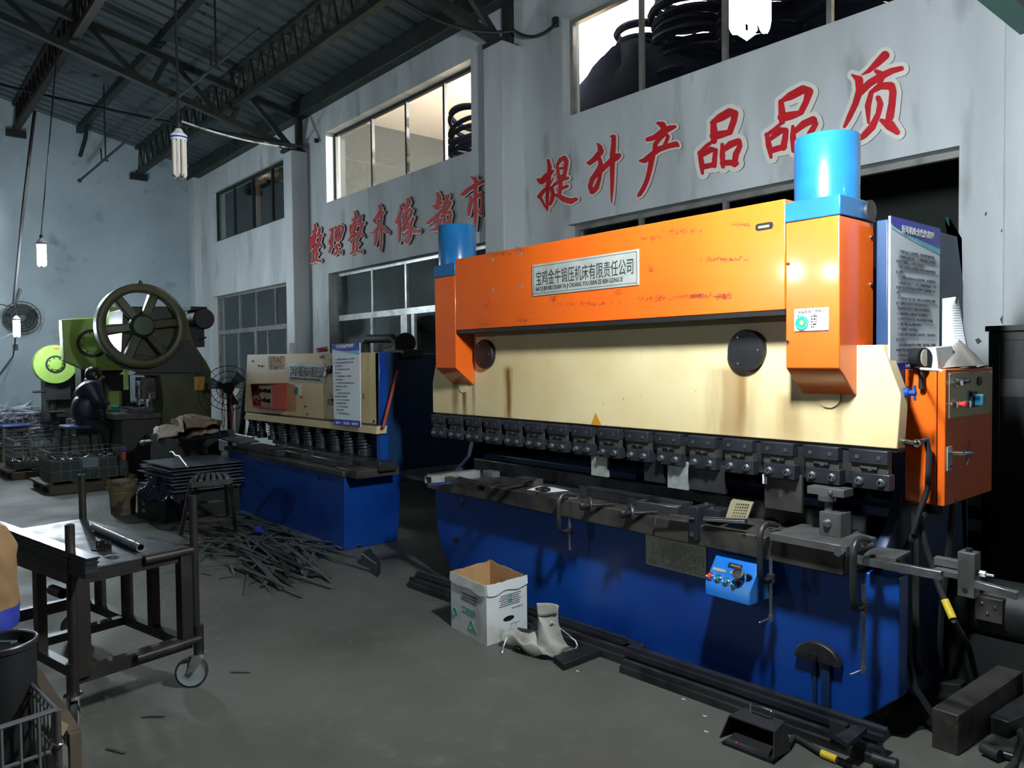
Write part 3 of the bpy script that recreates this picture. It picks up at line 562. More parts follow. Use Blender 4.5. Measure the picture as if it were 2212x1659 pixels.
# punch holders
ey = 3.135
cl = [(936, 964), (972, 1003), (1010, 1044), (1049, 1084), (1092, 1129), (1135, 1179), (1183, 1227), (1236, 1280), (1289, 1339), (1352, 1402), (1417, 1470), (1488, 1545), (1562, 1627), (1646, 1716), (1737, 1812), (1837, 1921)]
def punch(xa, w):
    b = MB(); o = b
    b.box(xa, xa+w, ey-.015, ey+.03, 1.113, 1.170)
    p = b.obj('punch_holder', M['tool'], PB, bev=.003)
    MB().box(xa+.005, xa+w-.002, ey+.0, ey+.03, 1.075, 1.113).obj('spacer', M['iron_brown'], p)
    MB().box(xa+.018, xa+w+.012, ey-.022, ey+.028, 1.011, 1.076).obj('clamp_jaw', M['tool'], p, bev=.003)
    for q in (.22, .78):
        MB().lathe((xa+.015+w*q, ey-.022, 1.043), (0, -1, 0), [(.017, 0), (.017, .006), (.012, .007), (.012, .022), (.007, .022), (.007, .012)], 12).obj('bolt', M['steel'], p)
        MB().lathe((xa+w*q, ey-.0155, 1.141), (0, -1, 0), [(.009, 0), (.009, .003), (.005, .003)], 10).obj('screw', M['screw'], p)
    s = MB(); s.tube([(xa+w*.30, ey-.002, 1.095), (xa+w*.72, ey-.002, 1.092)], .011, 8); s.obj('slot', M['black'], p)
    MB().cyl((xa+w*.55, ey-.003, 1.094), (xa+w*.55, ey-.014, 1.094), .009, 10).obj('slot_screw', M['screw'], p)
    return p
n = len(cl); xL = -4.585; xR = W(1837, 985, ey).x; step = (xR-xL)/(n-1)
pr0 = punch(xL, .158)
for i in range(1, n): dup(pr0, (step*i, 0, 0), parent=PB)
MB().box(-4.56, -1.37, ey+.031, ey+.06, 1.02, 1.16).obj('punch_rail', M['iron'], PB)
MB().cyl((-1.33, 3.19, 1.21), (-1.285, 3.19, 1.205), .012, 12).ball((-1.275, 3.19, 1.204), .018, 12).obj('end_pin', M['chrome'], PB)
# punch blades still mounted
for xa, xb, zb, mt in ((W(1278, 1000, 3.16).x, W(1313, 1010, 3.16).x, .893, 'zinc'), (W(1443, 1020, 3.16).x, W(1487, 1030, 3.16).x, .887, 'zinc'), (W(1493, 1030, 3.17).x, W(1570, 1040, 3.17).x, .895, 'iron'), (W(1395, 1010, 3.17).x, W(1437, 1020, 3.17).x, .905, 'tool'), (W(1655, 1060, 3.17).x, W(1735, 1070, 3.17).x, .86, 'iron_brown')):
    MB().box(xa, xb, 3.155, 3.175, zb, 1.03).obj('punch_blade', M[mt], PB, bev=.002)
p = W(1652, 1035, 3.150); MB().box(p.x-.012, p.x+.012, 3.150, 3.153, p.z-.022, p.z+.022).obj('white_sticker', M['paper'], PB)
# knobs on the ram
for px, py in ((1051, 765), (1617, 757)):
    c = W(px, py, ry); k = MB().lathe(c, (0, -1, 0), [(.095, 0), (.097, .022), (.092, .032), (.0, .034)], 36).obj('round_cover', M['black'], PB)
    for a in (0, 2.1, 4.2): MB().cyl(c+V((.07*math.cos(a), -.033, .07*math.sin(a))), c+V((.07*math.cos(a), -.037, .07*math.sin(a))), .006, 8).obj('screw', M['screw'], k)
# upper orange beam and end covers
by = 3.0
MB().prism([(-4.104, by, 1.757), (-4.104, by, 2.226), (-1.733, by, 2.226), (-1.733, by, 1.757)], (0, .12, 0)).obj('upper_cover', M['orange'], PB, bev=.004)
MB().box(-4.10, -1.735, by+.004, 3.12, 1.735, 1.756).obj('cover_lip', M['black'], PB)
for xa, xb in ((-4.345, -4.109), (-1.729, -1.495)):
    pf = [(by, 1.508), (3.14, 1.395), (3.30, 1.395), (3.30, 2.122), (by, 2.122)]
    MB().prism([(xa, y, z) for y, z in pf], (xb-xa, 0, 0)).obj('end_cover', M['orange'], PB, bev=.004)
    MB().box(xa-.002, xb+.004, by-.003, 3.31, 2.124, 2.206).obj('cylinder_block', M['cyan'], PB, bev=.004)
    cx = W(1786, 425, 3.15).x if xa > -3 else W(988, 560, 3.15).x
    MB().lathe((cx, 3.15, 2.206), (0, 0, 1), [(.131, 0), (.131, .272), (.128, .276), (.12, .276), (.12, .262), (0, .262)], 48).obj('cylinder', M['cyan'], PB)
    for zz in (1.62, 1.95):
        MB().ball((xa+.012, by-.003, zz), .008, 10).obj('screw', M['chrome'], PB)
    for zz in (1.86, 2.06): MB().ball((xb+.003, 3.27, zz), .008, 10).obj('screw', M['chrome'], PB)
    MB().lathe((((xa+xb)/2), 3.149, 1.385), (0, -1, 0), [(.05, 0), (.05, .006), (.0, .007)], 24).obj('guide_cap', M['cream'], PB)
MB().lathe((-1.49, 3.245, 2.165), (1, 0, 0), [(.045, 0), (.045, .012), (.03, .014)], 20).obj('round_port', M['iron'], PB)
# oval counter window in the cover
c = W(1651, 489, by); o = MB(); o.prism([c+V((.03*(1 if math.cos(t) > 0 else -1)*1.0+.013*math.cos(t), -.002, .016*math.sin(t))) for t in [i*2*math.pi/20 for i in range(20)]], (0, .003, 0)); o.obj('sight_slot', M['black'], PB)
MB().box(c.x-.028, c.x+.025, by-.0035, by-.002, c.z-.006, c.z+.004).obj('sight_scale', M['brass'], PB)
# scraped old lettering and tape marks on the cover
rr = random.Random(5); SCM = mat('scuff', (.20, .022, .012), .6)
def scuff(px, py, n, w, h, ang=0):
    sm = MB()
    for _ in range(n*2):
        q = W(px+rr.gauss(0, w*.55), py+rr.gauss(0, h*.55), by-.0006-.0002*rr.random()); L_ = rr.uniform(.003, .013)*(1.4 if rr.random() < .3 else 1); t_ = rr.uniform(.0006, .0022); g_ = rr.gauss(0, .5)+(1.3 if rr.random() < .2 else 0)
        pts = []
        for i in range(6): f = i*math.pi/3; u, v = L_*math.cos(f)*rr.uniform(.5, 1), t_*math.sin(f)*rr.uniform(.3, 1.6); pts.append(q+V((u*math.cos(g_)-v*math.sin(g_), 0, u*math.sin(g_)+v*math.cos(g_))))
        sm.prism(pts, (0, .0004, 0))
    sm.obj('scraped_lettering', SCM, PB, flat=True)
for px, py, n_, w, h in ((1080, 548, 40, 34, 5), (1125, 540, 20, 18, 5), (1045, 700, 14, 14, 5), (1130, 692, 20, 18, 5), (1265, 657, 30, 60, 4), (1195, 645, 16, 7, 6), (1335, 633, 8, 5, 6), (1420, 645, 30, 40, 6), (1500, 640, 60, 34, 5), (1560, 640, 30, 20, 6), (1560, 560, 40, 50, 4), (1405, 515, 18, 22, 8), (1470, 500, 26, 50, 6), (1405, 580, 12, 6, 9), (1600, 485, 12, 16, 3)): scuff(px, py, n_, w, h)
for px, py in ((1063, 561), (1124, 549), (1063, 627), (1126, 619)):
    q = W(px, py, by-.001); MB().box(q.x-.012, q.x+.012, by-.002, by, q.z-.010, q.z+.010).obj('sticky_pad', M['brass'], PB)
# nameplate
q0, q1 = W(1152, 640, by), W(1381, 617, by); zt = W(1152, 573, by).z; zb = W(1152, 640, by).z; xa, xb = q0.x, q1.x
np_ = MB().box(xa, xb, by-.006, by-.001, zb, zt).obj('nameplate', M['plate'], PB)
bw = MB(); e = .012
for z in (zb+e, zt-e): bw.box(xa+e, xb-e, by-.0068, by-.006, z-.0012, z+.0012)
for x in (xa+e, xb-e): bw.box(x-.0012, x+.0012, by-.0068, by-.006, zb+e, zt-e)
bw.obj('border', M['ink'], np_)
for x in (xa+.012, xb-.012):
    for z in (zb+.012, zt-.012): MB().ball((x, by-.006, z), .005, 8).obj('rivet', M['screw'], np_)
wdt = xb-xa; hh = zt-zb
txt('lettering', '宝鸡金牛锻压机床有限责任公司', hh*.50, M['ink'], np_, (xa+wdt*.035, by-.0065, zb+hh*.36), (1, 0, 0), (0, 0, 1), sx=wdt*.93/(14*hh*.50), bold=0)
txt('lettering', 'BAO JI JIN NIU DUAN YA JI CHUANG YOU XIAN ZE REN GONG SI', hh*.185, M['ink'], np_, (xa+wdt*.035, by-.0065, zb+hh*.15), (1, 0, 0), (0, 0, 1), sx=wdt*.93/(hh*.185*33.0), bold=.0006)
# status sign
q0, q1 = W(1717, 716, by), W(1791, 717, by); zt = W(1717, 668, by).z; zb = q0.z; xa, xb = q0.x, q1.x
ss = MB().box(xa, xb, by-.005, by-.001, zb, zt).obj('status_sign', M['paper'], PB, bev=.001)
hh, wdt = zt-zb, xb-xa; yy = by-.0056
MB().cyl((xa+wdt*.24, by-.005, zb+hh*.36), (xa+wdt*.24, by-.009, zb+hh*.36), hh*.31, 32).obj('green_dial', mat('dial_green', (.01, .36, .20), .4), ss)
MB().cyl((xa+wdt*.24, by-.009, zb+hh*.38), (xa+wdt*.24, by-.011, zb+hh*.38), hh*.10, 20).obj('dial_hub', mat('dial_yellow', (.75, .70, .12), .4), ss)
MB().box(xa+wdt*.74, xb-wdt*.03, yy, by-.005, zb+hh*.1, zb+hh*.68).obj('note_strip', M['sack_pale'], ss)
dd = MB()
for i in range(9): a = -2.6+i*.42+.2; dd.cyl((xa+wdt*.24+hh*.24*math.cos(a), by-.009, zb+hh*.36+hh*.24*math.sin(a)), (xa+wdt*.24+hh*.24*math.cos(a), by-.0096, zb+hh*.36+hh*.24*math.sin(a)), .0022, 8)
dd.obj('dial_mark', M['paper'], ss)
txt('lettering', '设备状态管理标识', hh*.155, M['ink_soft'], ss, (xa+wdt*.11, yy, zb+hh*.80), (1, 0, 0), (0, 0, 1), sx=wdt*.80/(8*hh*.155), bold=.0003)
txt('lettering', '设备名称\n设备编号\n管理人员\n维 修 员\n责 任 人', hh*.075, M['ink'], ss, (xa+wdt*.49, yy, zb+hh*.60), (1, 0, 0), (0, 0, 1), leading=1.55, bold=.0002)
for x, z in ((.60, .71), (.60, .30), (.12, .70)): MB().ball((xa+wdt*x, yy, zb+hh*z), .004, 8).obj('rivet', M['screw'], ss)
# warning triangle on the ram
q = W(1288, 906, ry); a = W(1277, 919, ry); b_ = W(1300, 921, ry); tp = W(1287, 891, ry)
MB().prism([V((a.x, ry-.002, 1.183)), V((b_.x, ry-.002, 1.183)), V((tp.x, ry-.002, tp.z))], (0, .002, 0)).obj('warning_triangle', M['amber'], PB)
# work table on the base
ty = 2.97
MB().box(L0-.01, L1+.012, ty, 3.33, .672, .772).obj('work_table', M['iron_brown'], PB, bev=.006)
for px, py in ((1608, 1157), (1634, 1162), (1160, 1066)): c = W(px, py, ty); MB().cyl((c.x, ty-.0008, c.z), (c.x, ty+.004, c.z), .008, 12).obj('screw_hole', M['black'], PB)
# specification plate
xa, xb = W(1396, 1190, y0).x, W(1527, 1220, y0).x; zt = .655; zb = .46
zt = W(1396, 1150, y0).z; zb = W(1396, 1218, y0).z
sp = MB().box(xa, xb, y0-.005, y0-.001, zb, zt).obj('specification_plate', M['plate_dark'], PB, bev=.002)
wdt, hh, yy = xb-xa, zt-zb, y0-.0056
gr = MB(); rr = random.Random(3)
for i in range(13):
    for j in range(17):
        if rr.random() < .8: gr.box(xa+wdt*(.30+.04*j), xa+wdt*(.325+.04*j), yy, y0-.005, zb+hh*(.08+.062*i), zb+hh*(.10+.062*i))
gr.box(xa+wdt*.27, xa+wdt*.273, yy, y0-.005, zb+hh*.05, zb+hh*.95)
gr.tube([(xa+wdt*.10, yy, zb+hh*.42), (xa+wdt*.14, yy, zb+hh*.36), (xa+wdt*.22, yy, zb+hh*.50)], .0012, 4)
gr.tube([(xa+wdt*.13, yy, zb+hh*.75), (xa+wdt*.13, yy, zb+hh*.55)], .001, 4)
for i in range(4): gr.box(xa+wdt*.05, xa+wdt*(.22-.02*i), yy, y0-.005, zb+hh*(.08+.05*i), zb+hh*(.095+.05*i))
gr.obj('printed_table', M['ink_soft'], sp, flat=True)
# control console: sloped face
fa = [W(1538, 1192, 2.99), W(1640, 1215, 2.99), W(1620, 1275, 2.90), W(1520, 1255, 2.90)]
xa, xb = -2.075, -1.845; tz, mz, bz = .655, .535, .475
cs = MB().prism([(xa, y0-.002, tz+.01), (xa, 3.0, tz), (xa, 2.905, mz), (xa, 2.905, bz), (xa, y0-.002, bz+.0)], (xb-xa, 0, 0)).obj('control_console', M['console'], PB, bev=.004)
nrm = V((0, -(tz-mz), -( -(3.0-2.905)))).normalized(); nrm = V((0, -(tz-mz), 3.0-2.905)).normalized(); up = V((0, 3.0-2.905, tz-mz)).normalized()
def con(u, v): return V((xa+(xb-xa)*u, 2.905, mz))+up*(v*math.hypot(tz-mz, .095))
for u, v, mt in ((.09, .18, 'red_lamp'), (.28, .17, 'teal'), (.47, .14, 'teal'), (.66, .12, 'teal')):
    c = con(u, v); k = MB().lathe(c, nrm, [(.0165, 0), (.0165, .014), (.012, .016), (.012, .012)], 20).obj('push_button', M['chrome'], cs); MB().cyl(c+nrm*.011, c+nrm*.0165, .0118, 18).obj('button_cap', M[mt], k)
c = con(.76, .36); k = MB().lathe(c, nrm, [(.010, 0), (.010, .03), (.024, .032), (.027, .05), (.020, .052), (.019, .047)], 24).obj('mushroom_button', M['iron_brown'], cs)
c = con(.90, .42); MB().lathe(c, nrm, [(.012, 0), (.012, .012), (.006, .03)], 14).obj('selector_switch', M['black'], cs)
def plq(u0, u1, v0, v1, mt, nm, h=.002):
    p = [con(u0, v0), con(u1, v0), con(u1, v1), con(u0, v1)]; return MB().prism([q+nrm*.0005 for q in p], nrm*h).obj(nm, M[mt], cs)
plq(.06, .36, .40, .49, 'plate_dark', 'label_strip'); plq(.45, .68, .42, .50, 'plate_dark', 'label_strip')
ct = plq(.36, .66, .60, .74, 'black', 'counter', .004)
for i in range(5): p = [con(.42+.045*i, .64), con(.45+.045*i, .64), con(.45+.045*i, .70), con(.42+.045*i, .70)]; MB().prism([q+nrm*.0046 for q in p], nrm*.0006).obj('counter_digit', M['brass'], ct)
# half round cam cover low on the base
c = W(1772, 1412, y0); hp = [(c.x+.105*math.cos(t), y0-.001, c.z-.028+.085*math.sin(t)) for t in [math.pi*i/16 for i in range(17)]]
cv = MB().prism(hp, (0, -.035, 0)).obj('cam_cover', M['iron'], PB, bev=.006)
MB().cyl((c.x-.01, y0-.036, c.z-.005), (c.x-.01, y0-.05, c.z-.005), .016, 12).obj('bolt', M['iron'], cv)
for dx in (-.075, .06): MB().cyl((c.x+dx, y0-.034, c.z-.012), (c.x+dx, y0-.038, c.z-.012), .012, 10).obj('bolt_hole', M['black'], cv)
MB().box(c.x-.03, c.x-.012, y0-.014, y0-.001, c.z-.22, c.z-.03).box(c.x+.012, c.x+.05, y0-.02, y0-.001, c.z-.40, c.z-.03).obj('cam_bracket', M['navy'], PB, bev=.002)
for px, py in ((985, 1165), (1000, 1085)): q = W(px, py, y0); MB().lathe((q.x, y0-.001, q.z), (0, -1, 0), [(.026, 0), (.022, .002), (.0, .0025)], 14).obj('lifting_hole', M['black'], PB)
# gauge, valves beside the ram
c = V((-1.33, 3.36, 1.545)); MB().cyl(c+V((-.03, .02, 0)), c+V((.02, -.0, 0)), .042, 20).cyl(c+V((.0, .02, -.05)), c+V((0, .02, -.13)), .012, 8).obj('pressure_gauge', M['black'], PB)
MB().lathe(c+V((.0215, 0, 0)), (1, -.1, 0), [(.036, 0), (.036, .002), (.0, .0025)], 20).obj('gauge_dial', M['dial'], PB)
c = V((-1.335, 3.20, 1.405)); MB().cyl(c, c+V((.055, 0, 0)), .011, 10).cyl(c+V((.05, 0, -.03)), c+V((.05, 0, .03)), .006, 8).cyl(c+V((0, .0, 0)), c+V((.03, 0, 0)), .02, 10).obj('valve', M['blue'], PB)
# ------------------------------------------------------------------ control cabinet, hung on the right side frame
xa, xb, ya, yb, za, zb = -1.405, -1.243, 3.40, 3.94, .930, 1.498
EC = thing('electrical_cabinet', 'orange electrical cabinet hung on the right side of the press', 'cabinet', (-1.32, 3.67, za))
MB().box(xa, xb-.036, ya, yb, za, zb).obj('body', M['orange'], EC, bev=.004)
dr = MB().box(xb-.030, xb, ya-.004, yb+.004, za-.002, zb).obj('door', M['orange'], EC, bev=.004)
MB().box(xb-.037, xb-.029, ya+.008, yb-.008, za+.006, zb-.006).obj('gasket', M['black'], EC)
pn = MB().box(xb+.0005, xb+.004, ya+.03, yb-.012, 1.292, 1.482).obj('switch_panel', M['brass'], EC, bev=.001)
def knob(y, z, prof, mt, nm): return MB().lathe((xb+.004, y, z), (1, -.15, 0), prof, 18).obj(nm, M[mt], pn)
P = lambda px, py: A(px, py, xb+.004)
q = P(2062, 827); knob(q.y, q.z, [(.016, 0), (.016, .012), (.012, .013), (.012, .03), (.0, .031)], 'chrome', 'key_switch'); q = P(2080, 823); knob(q.y, q.z, [(.013, 0), (.013, .01), (.008, .012), (.008, .03)], 'black', 'selector_knob')
q = P(2114, 823); knob(q.y, q.z, [(.02, 0), (.02, .006), (.013, .008)], 'black', 'socket')
q = P(2060, 875); knob(q.y, q.z, [(.014, 0), (.014, .014), (.011, .016)], 'chrome', 'indicator'); q = P(2068, 873); knob(q.y+.02, q.z, [(.010, 0), (.010, .018), (.013, .02), (.013, .028), (.004, .03)], 'red_lamp', 'stop_button'); q = P(2083, 873); knob(q.y+.015, q.z, [(.015, 0), (.015, .02), (.011, .022)], 'chrome', 'start_button')
q = P(2100, 862); MB().box(xb+.004, xb+.016, q.y-.03, q.y+.03, q.z-.035, q.z+.035).obj('switch_plate', M['black'], pn, bev=.002); MB().box(xb+.016, xb+.05, q.y-.008, q.y+.012, q.z-.028, q.z+.022).obj('main_switch_handle', mat('handle_blue', (.01, .10, .16), .35), pn, bev=.004)
for y in (ya+.04, (ya+yb)/2, yb-.022):
    for z in (1.300, 1.474): MB().ball((xb+.004, y, z), .004, 8).obj('screw', M['screw'], pn)
lk = MB().box(xb+.0005, xb+.005, ya+.012, ya+.062, 1.075, 1.175).obj('lock_plate', M['plate'], EC, bev=.001)
q = V((xb+.005, ya+.045, 1.148)); MB().cyl(q, q+V((.05, 0, 0)), .011, 14).obj('handle_spindle', M['chrome'], lk)
MB().tube([q+V((.045, 0, 0)), q+V((.05, .05, -.002)), q+V((.05, .085, -.006))], [.010, .008, .006], 10).tube([q+V((.045, .05, 0)), q+V((.045, .055, -.03)), q+V((.045, .03, -.05))], .005, 8).obj('door_handle', M['steel'], lk)
MB().cyl((xb+.005, ya+.04, 1.092), (xb+.008, ya+.04, 1.092), .007, 10).obj('keyhole', M['black'], lk)
q0, q1, q2 = A(2087, 985, xb+.0015), A(2102, 983, xb+.0015), A(2095, 952, xb+.0015)
MB().prism([q0, q1, q2], (-.0012, 0, 0)).obj('faded_triangle', mat('faded_mark', (.30, .05, .02), .5), EC)
MB().box(-1.36, -1.29, 3.45, 3.52, za-.05, za-.001).obj('cable_gland', M['black'], EC)
cable([V((-1.33, 3.47, .90)), V((-1.35, 3.43, .86)), V((-1.395, 3.36, .70)), V((-1.37, 3.30, .45)), V((-1.30, 3.25, .20)), V((-1.2, 3.3, .02))], .014, 'black cable curving left from under the orange cabinet', 'rubber')
hs = cable([A(1975, 1090, -1.36), A(1978, 1180, -1.36), A(1978, 1300, -1.37), A(1980, 1420, -1.36), G(1990, 1480, .014)], .015, 'straight black cable dropping below the orange cabinet', 'rubber')
c1 = [A(1980, 1095, -1.35), A(2000, 1180, -1.33), A(2025, 1260, -1.30), A(2060, 1340, -1.22), G(2105, 1420, .10), G(2150, 1480, .06), G(2195, 1540, .014), G(2206, 1600, .012), G(2190, 1650, .012), G(2150, 1690, .012)]
cb = thing('cable', 'long black cable with yellow tape, looping at bottom right corner', 'cable', c1[0]); MB().tube(c1, .013, 8).obj('lead', M['rubber'], cb)
p, q = A(2026, 1289, -1.285), A(2041, 1322, -1.245); p, q = c1[2].lerp(c1[3], .45), c1[2].lerp(c1[3], .95); MB().tube([p, q], .0165, 8).obj('yellow_tape', M['yellow_tape'], cb)
cable([A(2060, 1075, -1.25), A(2050, 1180, -1.28), A(2035, 1300, -1.33), A(2030, 1390, -1.36), A(2032, 1440, -1.38)], .014, 'black cable hanging below the cabinet right edge', 'rubber')
cable([V((-1.30, 3.30, 1.20)), V((-1.29, 3.33, 1.21)), V((-1.285, 3.345, 1.15)), V((-1.29, 3.345, 1.0)), V((-1.32, 3.36, .92)), V((-1.36, 3.38, .80))], .012, 'short black hose beside the right end of the ram', 'rubber', 'hose')
# ================================================================== THINGS ON THE PRESS TABLE
TZ = .772
def xz(px, py, z): return G(px, py, z)
def simple(name, mb, mt, label, cat, grp=None, bev=0, kind=None): return tag(mb.obj(name, M[mt], bev=bev), label, cat, grp, kind)
# thick die plate with the forming tool
DP = thing('die_plate', 'thick grey steel plate clamped on the right end of the table', 'plate', (-1.6, 3.1, TZ))
MB().prism([V((-1.765, 2.93, TZ)), V((-1.455, 2.93, TZ)), V((-1.42, 2.95, TZ)), V((-1.42, 3.17, TZ)), V((-1.50, 3.20, TZ)), V((-1.53, 3.24, TZ)), V((-1.60, 3.24, TZ)), V((-1.62, 3.20, TZ)), V((-1.765, 3.20, TZ))], (0, 0, .034)).obj('slab', M['iron_light'], DP, bev=.003)
bp = TZ+.034
MB().box(-1.452, -1.425, 2.925, 3.0, TZ-.004, bp+.001).obj('end_block', M['iron_light'], DP, bev=.002)
q = V((-1.44, 2.925, TZ+.018)); MB().cyl(q, q+V((.0, -.03, 0)), .012, 12).cyl(q+V((0, -.03, 0)), q+V((0, -.045, 0)), .018, 6).obj('bolt', M['steel'], DP)
FT = thing('forming_die', 'square steel die block with plunger, standing on the thick plate', 'die', (-1.62, 3.10, bp))
MB().box(-1.605, -1.512, 3.05, 3.14, bp+.0005, .905).obj('die_block', M['iron_light'], FT, bev=.002)
MB().lathe((-1.568, 3.049, bp+.055), (0, -1, 0), [(.018, 0), (.018, .004), (.0145, .006), (.0145, .016), (.012, .018)], 16).obj('bolt', M['steel'], FT)
MB().cyl((-1.585, 3.09, .905), (-1.585, 3.09, .950), .016, 16).obj('plunger', M['iron_light'], FT)
MB().cyl((-1.590, 3.09, .948), (-1.590, 3.09, .971), .038, 24).obj('collar', M['steel'], FT)
MB().box(-1.666, -1.505, 3.06, 3.145, .971, 1.004).obj('head_block', M['iron_light'], FT, bev=.002)
MB().lathe((-1.56, 3.06, .988), (0, -1, 0), [(.009, 0), (.009, .006), (.0055, .007)], 12).obj('head_screw', M['steel'], FT)
# extension rail with stop block
ER = thing('stop_rail', 'steel extension rail with square stop block beyond the table end', 'rail', (-1.25, 3.0, .75))
zR = .765
p = [G(1866, 1197, zR), G(1888, 1180, zR), G(1968, 1190, zR), G(1935, 1207, zR)]
MB().prism(p, (0, 0, -.012)).obj('support_plate', M['iron_light'], ER)
MB().bar((-1.42, 2.985, zR-.016), (-1.10, 2.985, zR-.016), .022, .032).obj('flat_bar', M['steel'], ER, bev=.001)
MB().bar((-1.135, 3.015, zR-.01), (-1.03, 3.015, zR-.01), .04, .022).obj('clamp_bar', M['iron_light'], ER, bev=.001)
MB().bar((-1.15, 3.06, zR+.018), (-1.02, 3.06, zR+.018), .035, .03).obj('upper_bar', M['iron_light'], ER, bev=.001)
sb = MB().box(-1.045, -.99, 2.975, 3.035, zR-.075, zR+.085).obj('stop_block', M['iron_light'], ER, bev=.002)
MB().cyl((-1.018, 3.005, zR+.085), (-1.018, 3.005, zR+.097), .012, 8).obj('set_screw', M['black'], sb)
MB().cyl((-1.02, 2.974, zR-.05), (-1.02, 2.9735, zR-.05), .009, 10).obj('screw_hole', M['black'], sb)
MB().cyl((-.99, 3.01, zR+.012), (-.965, 3.01, zR+.012), .012, 6).cyl((-.97, 3.01, zR+.012), (-.94, 3.01, zR+.012), .005, 8).obj('stud', M['steel'], sb)
MB().bar((-.99, 2.985, zR-.022), (-.86, 2.985, zR-.035), .026, .026).obj('end_bar', M['steel'], ER, bev=.001)
# C clamps
def c_clamp(label, px, ztop, zbot, xoff=0, y=2.955, screw_to=.45, reach=.10, handle=True):
    x = W(px, 1100, y).x; t = thing('c_clamp', label, 'clamp', (x, y, zbot))
    b = MB(); pts = []
    for i in range(7): a = math.pi*.5*i/6; pts.append((x, y-.055+.035*(1-math.sin(a))-.0, ztop+.03-.035*(1-math.cos(a))))
    path = [(x, y+reach, ztop+.006), (x, y+.05, ztop+.022), (x, y, ztop+.032), (x, y-.03, ztop+.026), (x, y-.05, ztop+.005), (x, y-.055, ztop-.03), (x, y-.055, zbot+.04), (x, y-.045, zbot+.012), (x, y-.02, zbot), (x, y+.03, zbot)]
    b.tube(path, [.010, .012, .0135, .0135, .014, .014, .014, .0135, .013, .012], 8); b.obj('frame', M['iron'], t)
    MB().cyl((x, y+.03, zbot-.015), (x, y+.03, zbot+.02), .018, 12).obj('nut_boss', M['iron'], t)
    MB().cyl((x, y+.03, screw_to), (x, y+.03, zbot+.09), .0075, 10).obj('screw', M['steel'], t)
    if handle: MB().cyl((x, y+.03, screw_to-.012), (x, y+.03, screw_to+.012), .011, 10).tube([(x, y+.03, screw_to), (x-.035, y, screw_to-.022)], .004, 6).ball((x-.035, y, screw_to-.022), .006, 8).obj('tommy_bar', M['steel'], t)
    MB().tube([(x, y+reach, ztop+.004), (x+.02, y+reach-.03, ztop+.001), (x, y+.02, ztop+.001)], .007, 6).obj('jaw', M['steel'], t)
    return t
c_clamp('iron C-clamp on the table left of the two round hand knobs', 1222, TZ+.006, .600, screw_to=.49, handle=False)
c_clamp('iron C-clamp holding the left edge of the thick plate', 1657, bp+.006, .600, y=2.925, screw_to=.43)
c_clamp('iron C-clamp at right edge of the thick plate, long hanging screw', 1858, bp+.012, .58, y=2.915, screw_to=.33, reach=.09)
# two hand knobs with shafts
for px, py, lab in ((1258, 1090, 'left round hand knob with shaft on the table front edge'), (1345, 1110, 'right round hand knob with shaft on the table front edge')):
    c = W(px, py, 2.90); c.z = TZ+.005
    t = thing('hand_knob', lab, 'hand wheel', c)
    MB().lathe(c+V((.03, .03, 0)), (-.5, -.75, 0), [(.044, -.004), (.048, 0), (.046, .008), (.02, .012)], 28).obj('disc', M['iron'], t)
    MB().lathe(c+V((.025, .024, 0)), (-.5, -.75, 0), [(.018, 0), (.018, .02), (.024, .025), (.024, .045), (.015, .05)], 20).obj('knob', M['black'], t)
    MB().cyl(c+V((.03, .03, 0)), c+V((.14, .10, .012)), .008, 10).obj('shaft', M['iron'], t)
# frame sheet tray between the knobs
FR = thing('steel_channel', 'long dark steel channel lying on the table behind the hand knobs', 'channel', (-2.9, 3.15, TZ))
a, b_ = G(1253, 1075, TZ), G(1500, 1090, TZ)
MB().bar((W(1268, 1050, 3.12).x, 3.13, TZ+.055), (W(1488, 1085, 3.12).x, 3.13, TZ+.055), .05, .012).bar((W(1268, 1050, 3.10).x, 3.11, TZ+.028), (W(1488, 1085, 3.10).x, 3.11, TZ+.028), .006, .05).obj('angle', M['iron'], FR)
MB().box(W(1254, 1070, 3.08).x, W(1254, 1070, 3.08).x+.05, 3.07, 3.08, TZ, TZ+.07).obj('end_tab', M['iron'], FR)
fr = thing('folded_sheet', 'bent sheet steel frame with oily top lying right of the channel', 'bracket', (-2.35, 3.05, TZ))
fz = TZ+.045; pts = [(1378, 1083), (1425, 1072), (1492, 1080), (1465, 1094), (1420, 1090)]
o = [G(px, py, fz) for px, py in ((1372, 1084), (1410, 1071), (1500, 1082), (1462, 1097))]; i_ = [G(px, py, fz) for px, py in ((1392, 1083), (1412, 1077), (1440, 1080), (1422, 1088))]
q = MB(); q.add(o+i_, [(0, 1, 5, 4), (1, 2, 6, 5), (2, 3, 7, 6), (3, 0, 4, 7)]); q.obj('top_flange', M['carttop'], fr, solid=.003)
MB().prism([o[0], o[3], o[3]-V((0, 0, .044)), o[0]-V((0, 0, .044))], (.003, .003, 0)).prism([o[3], o[2], o[2]-V((0, 0, .044)), o[3]-V((0, 0, .044))], (0, .003, 0)).obj('side_flange', M['iron'], fr)
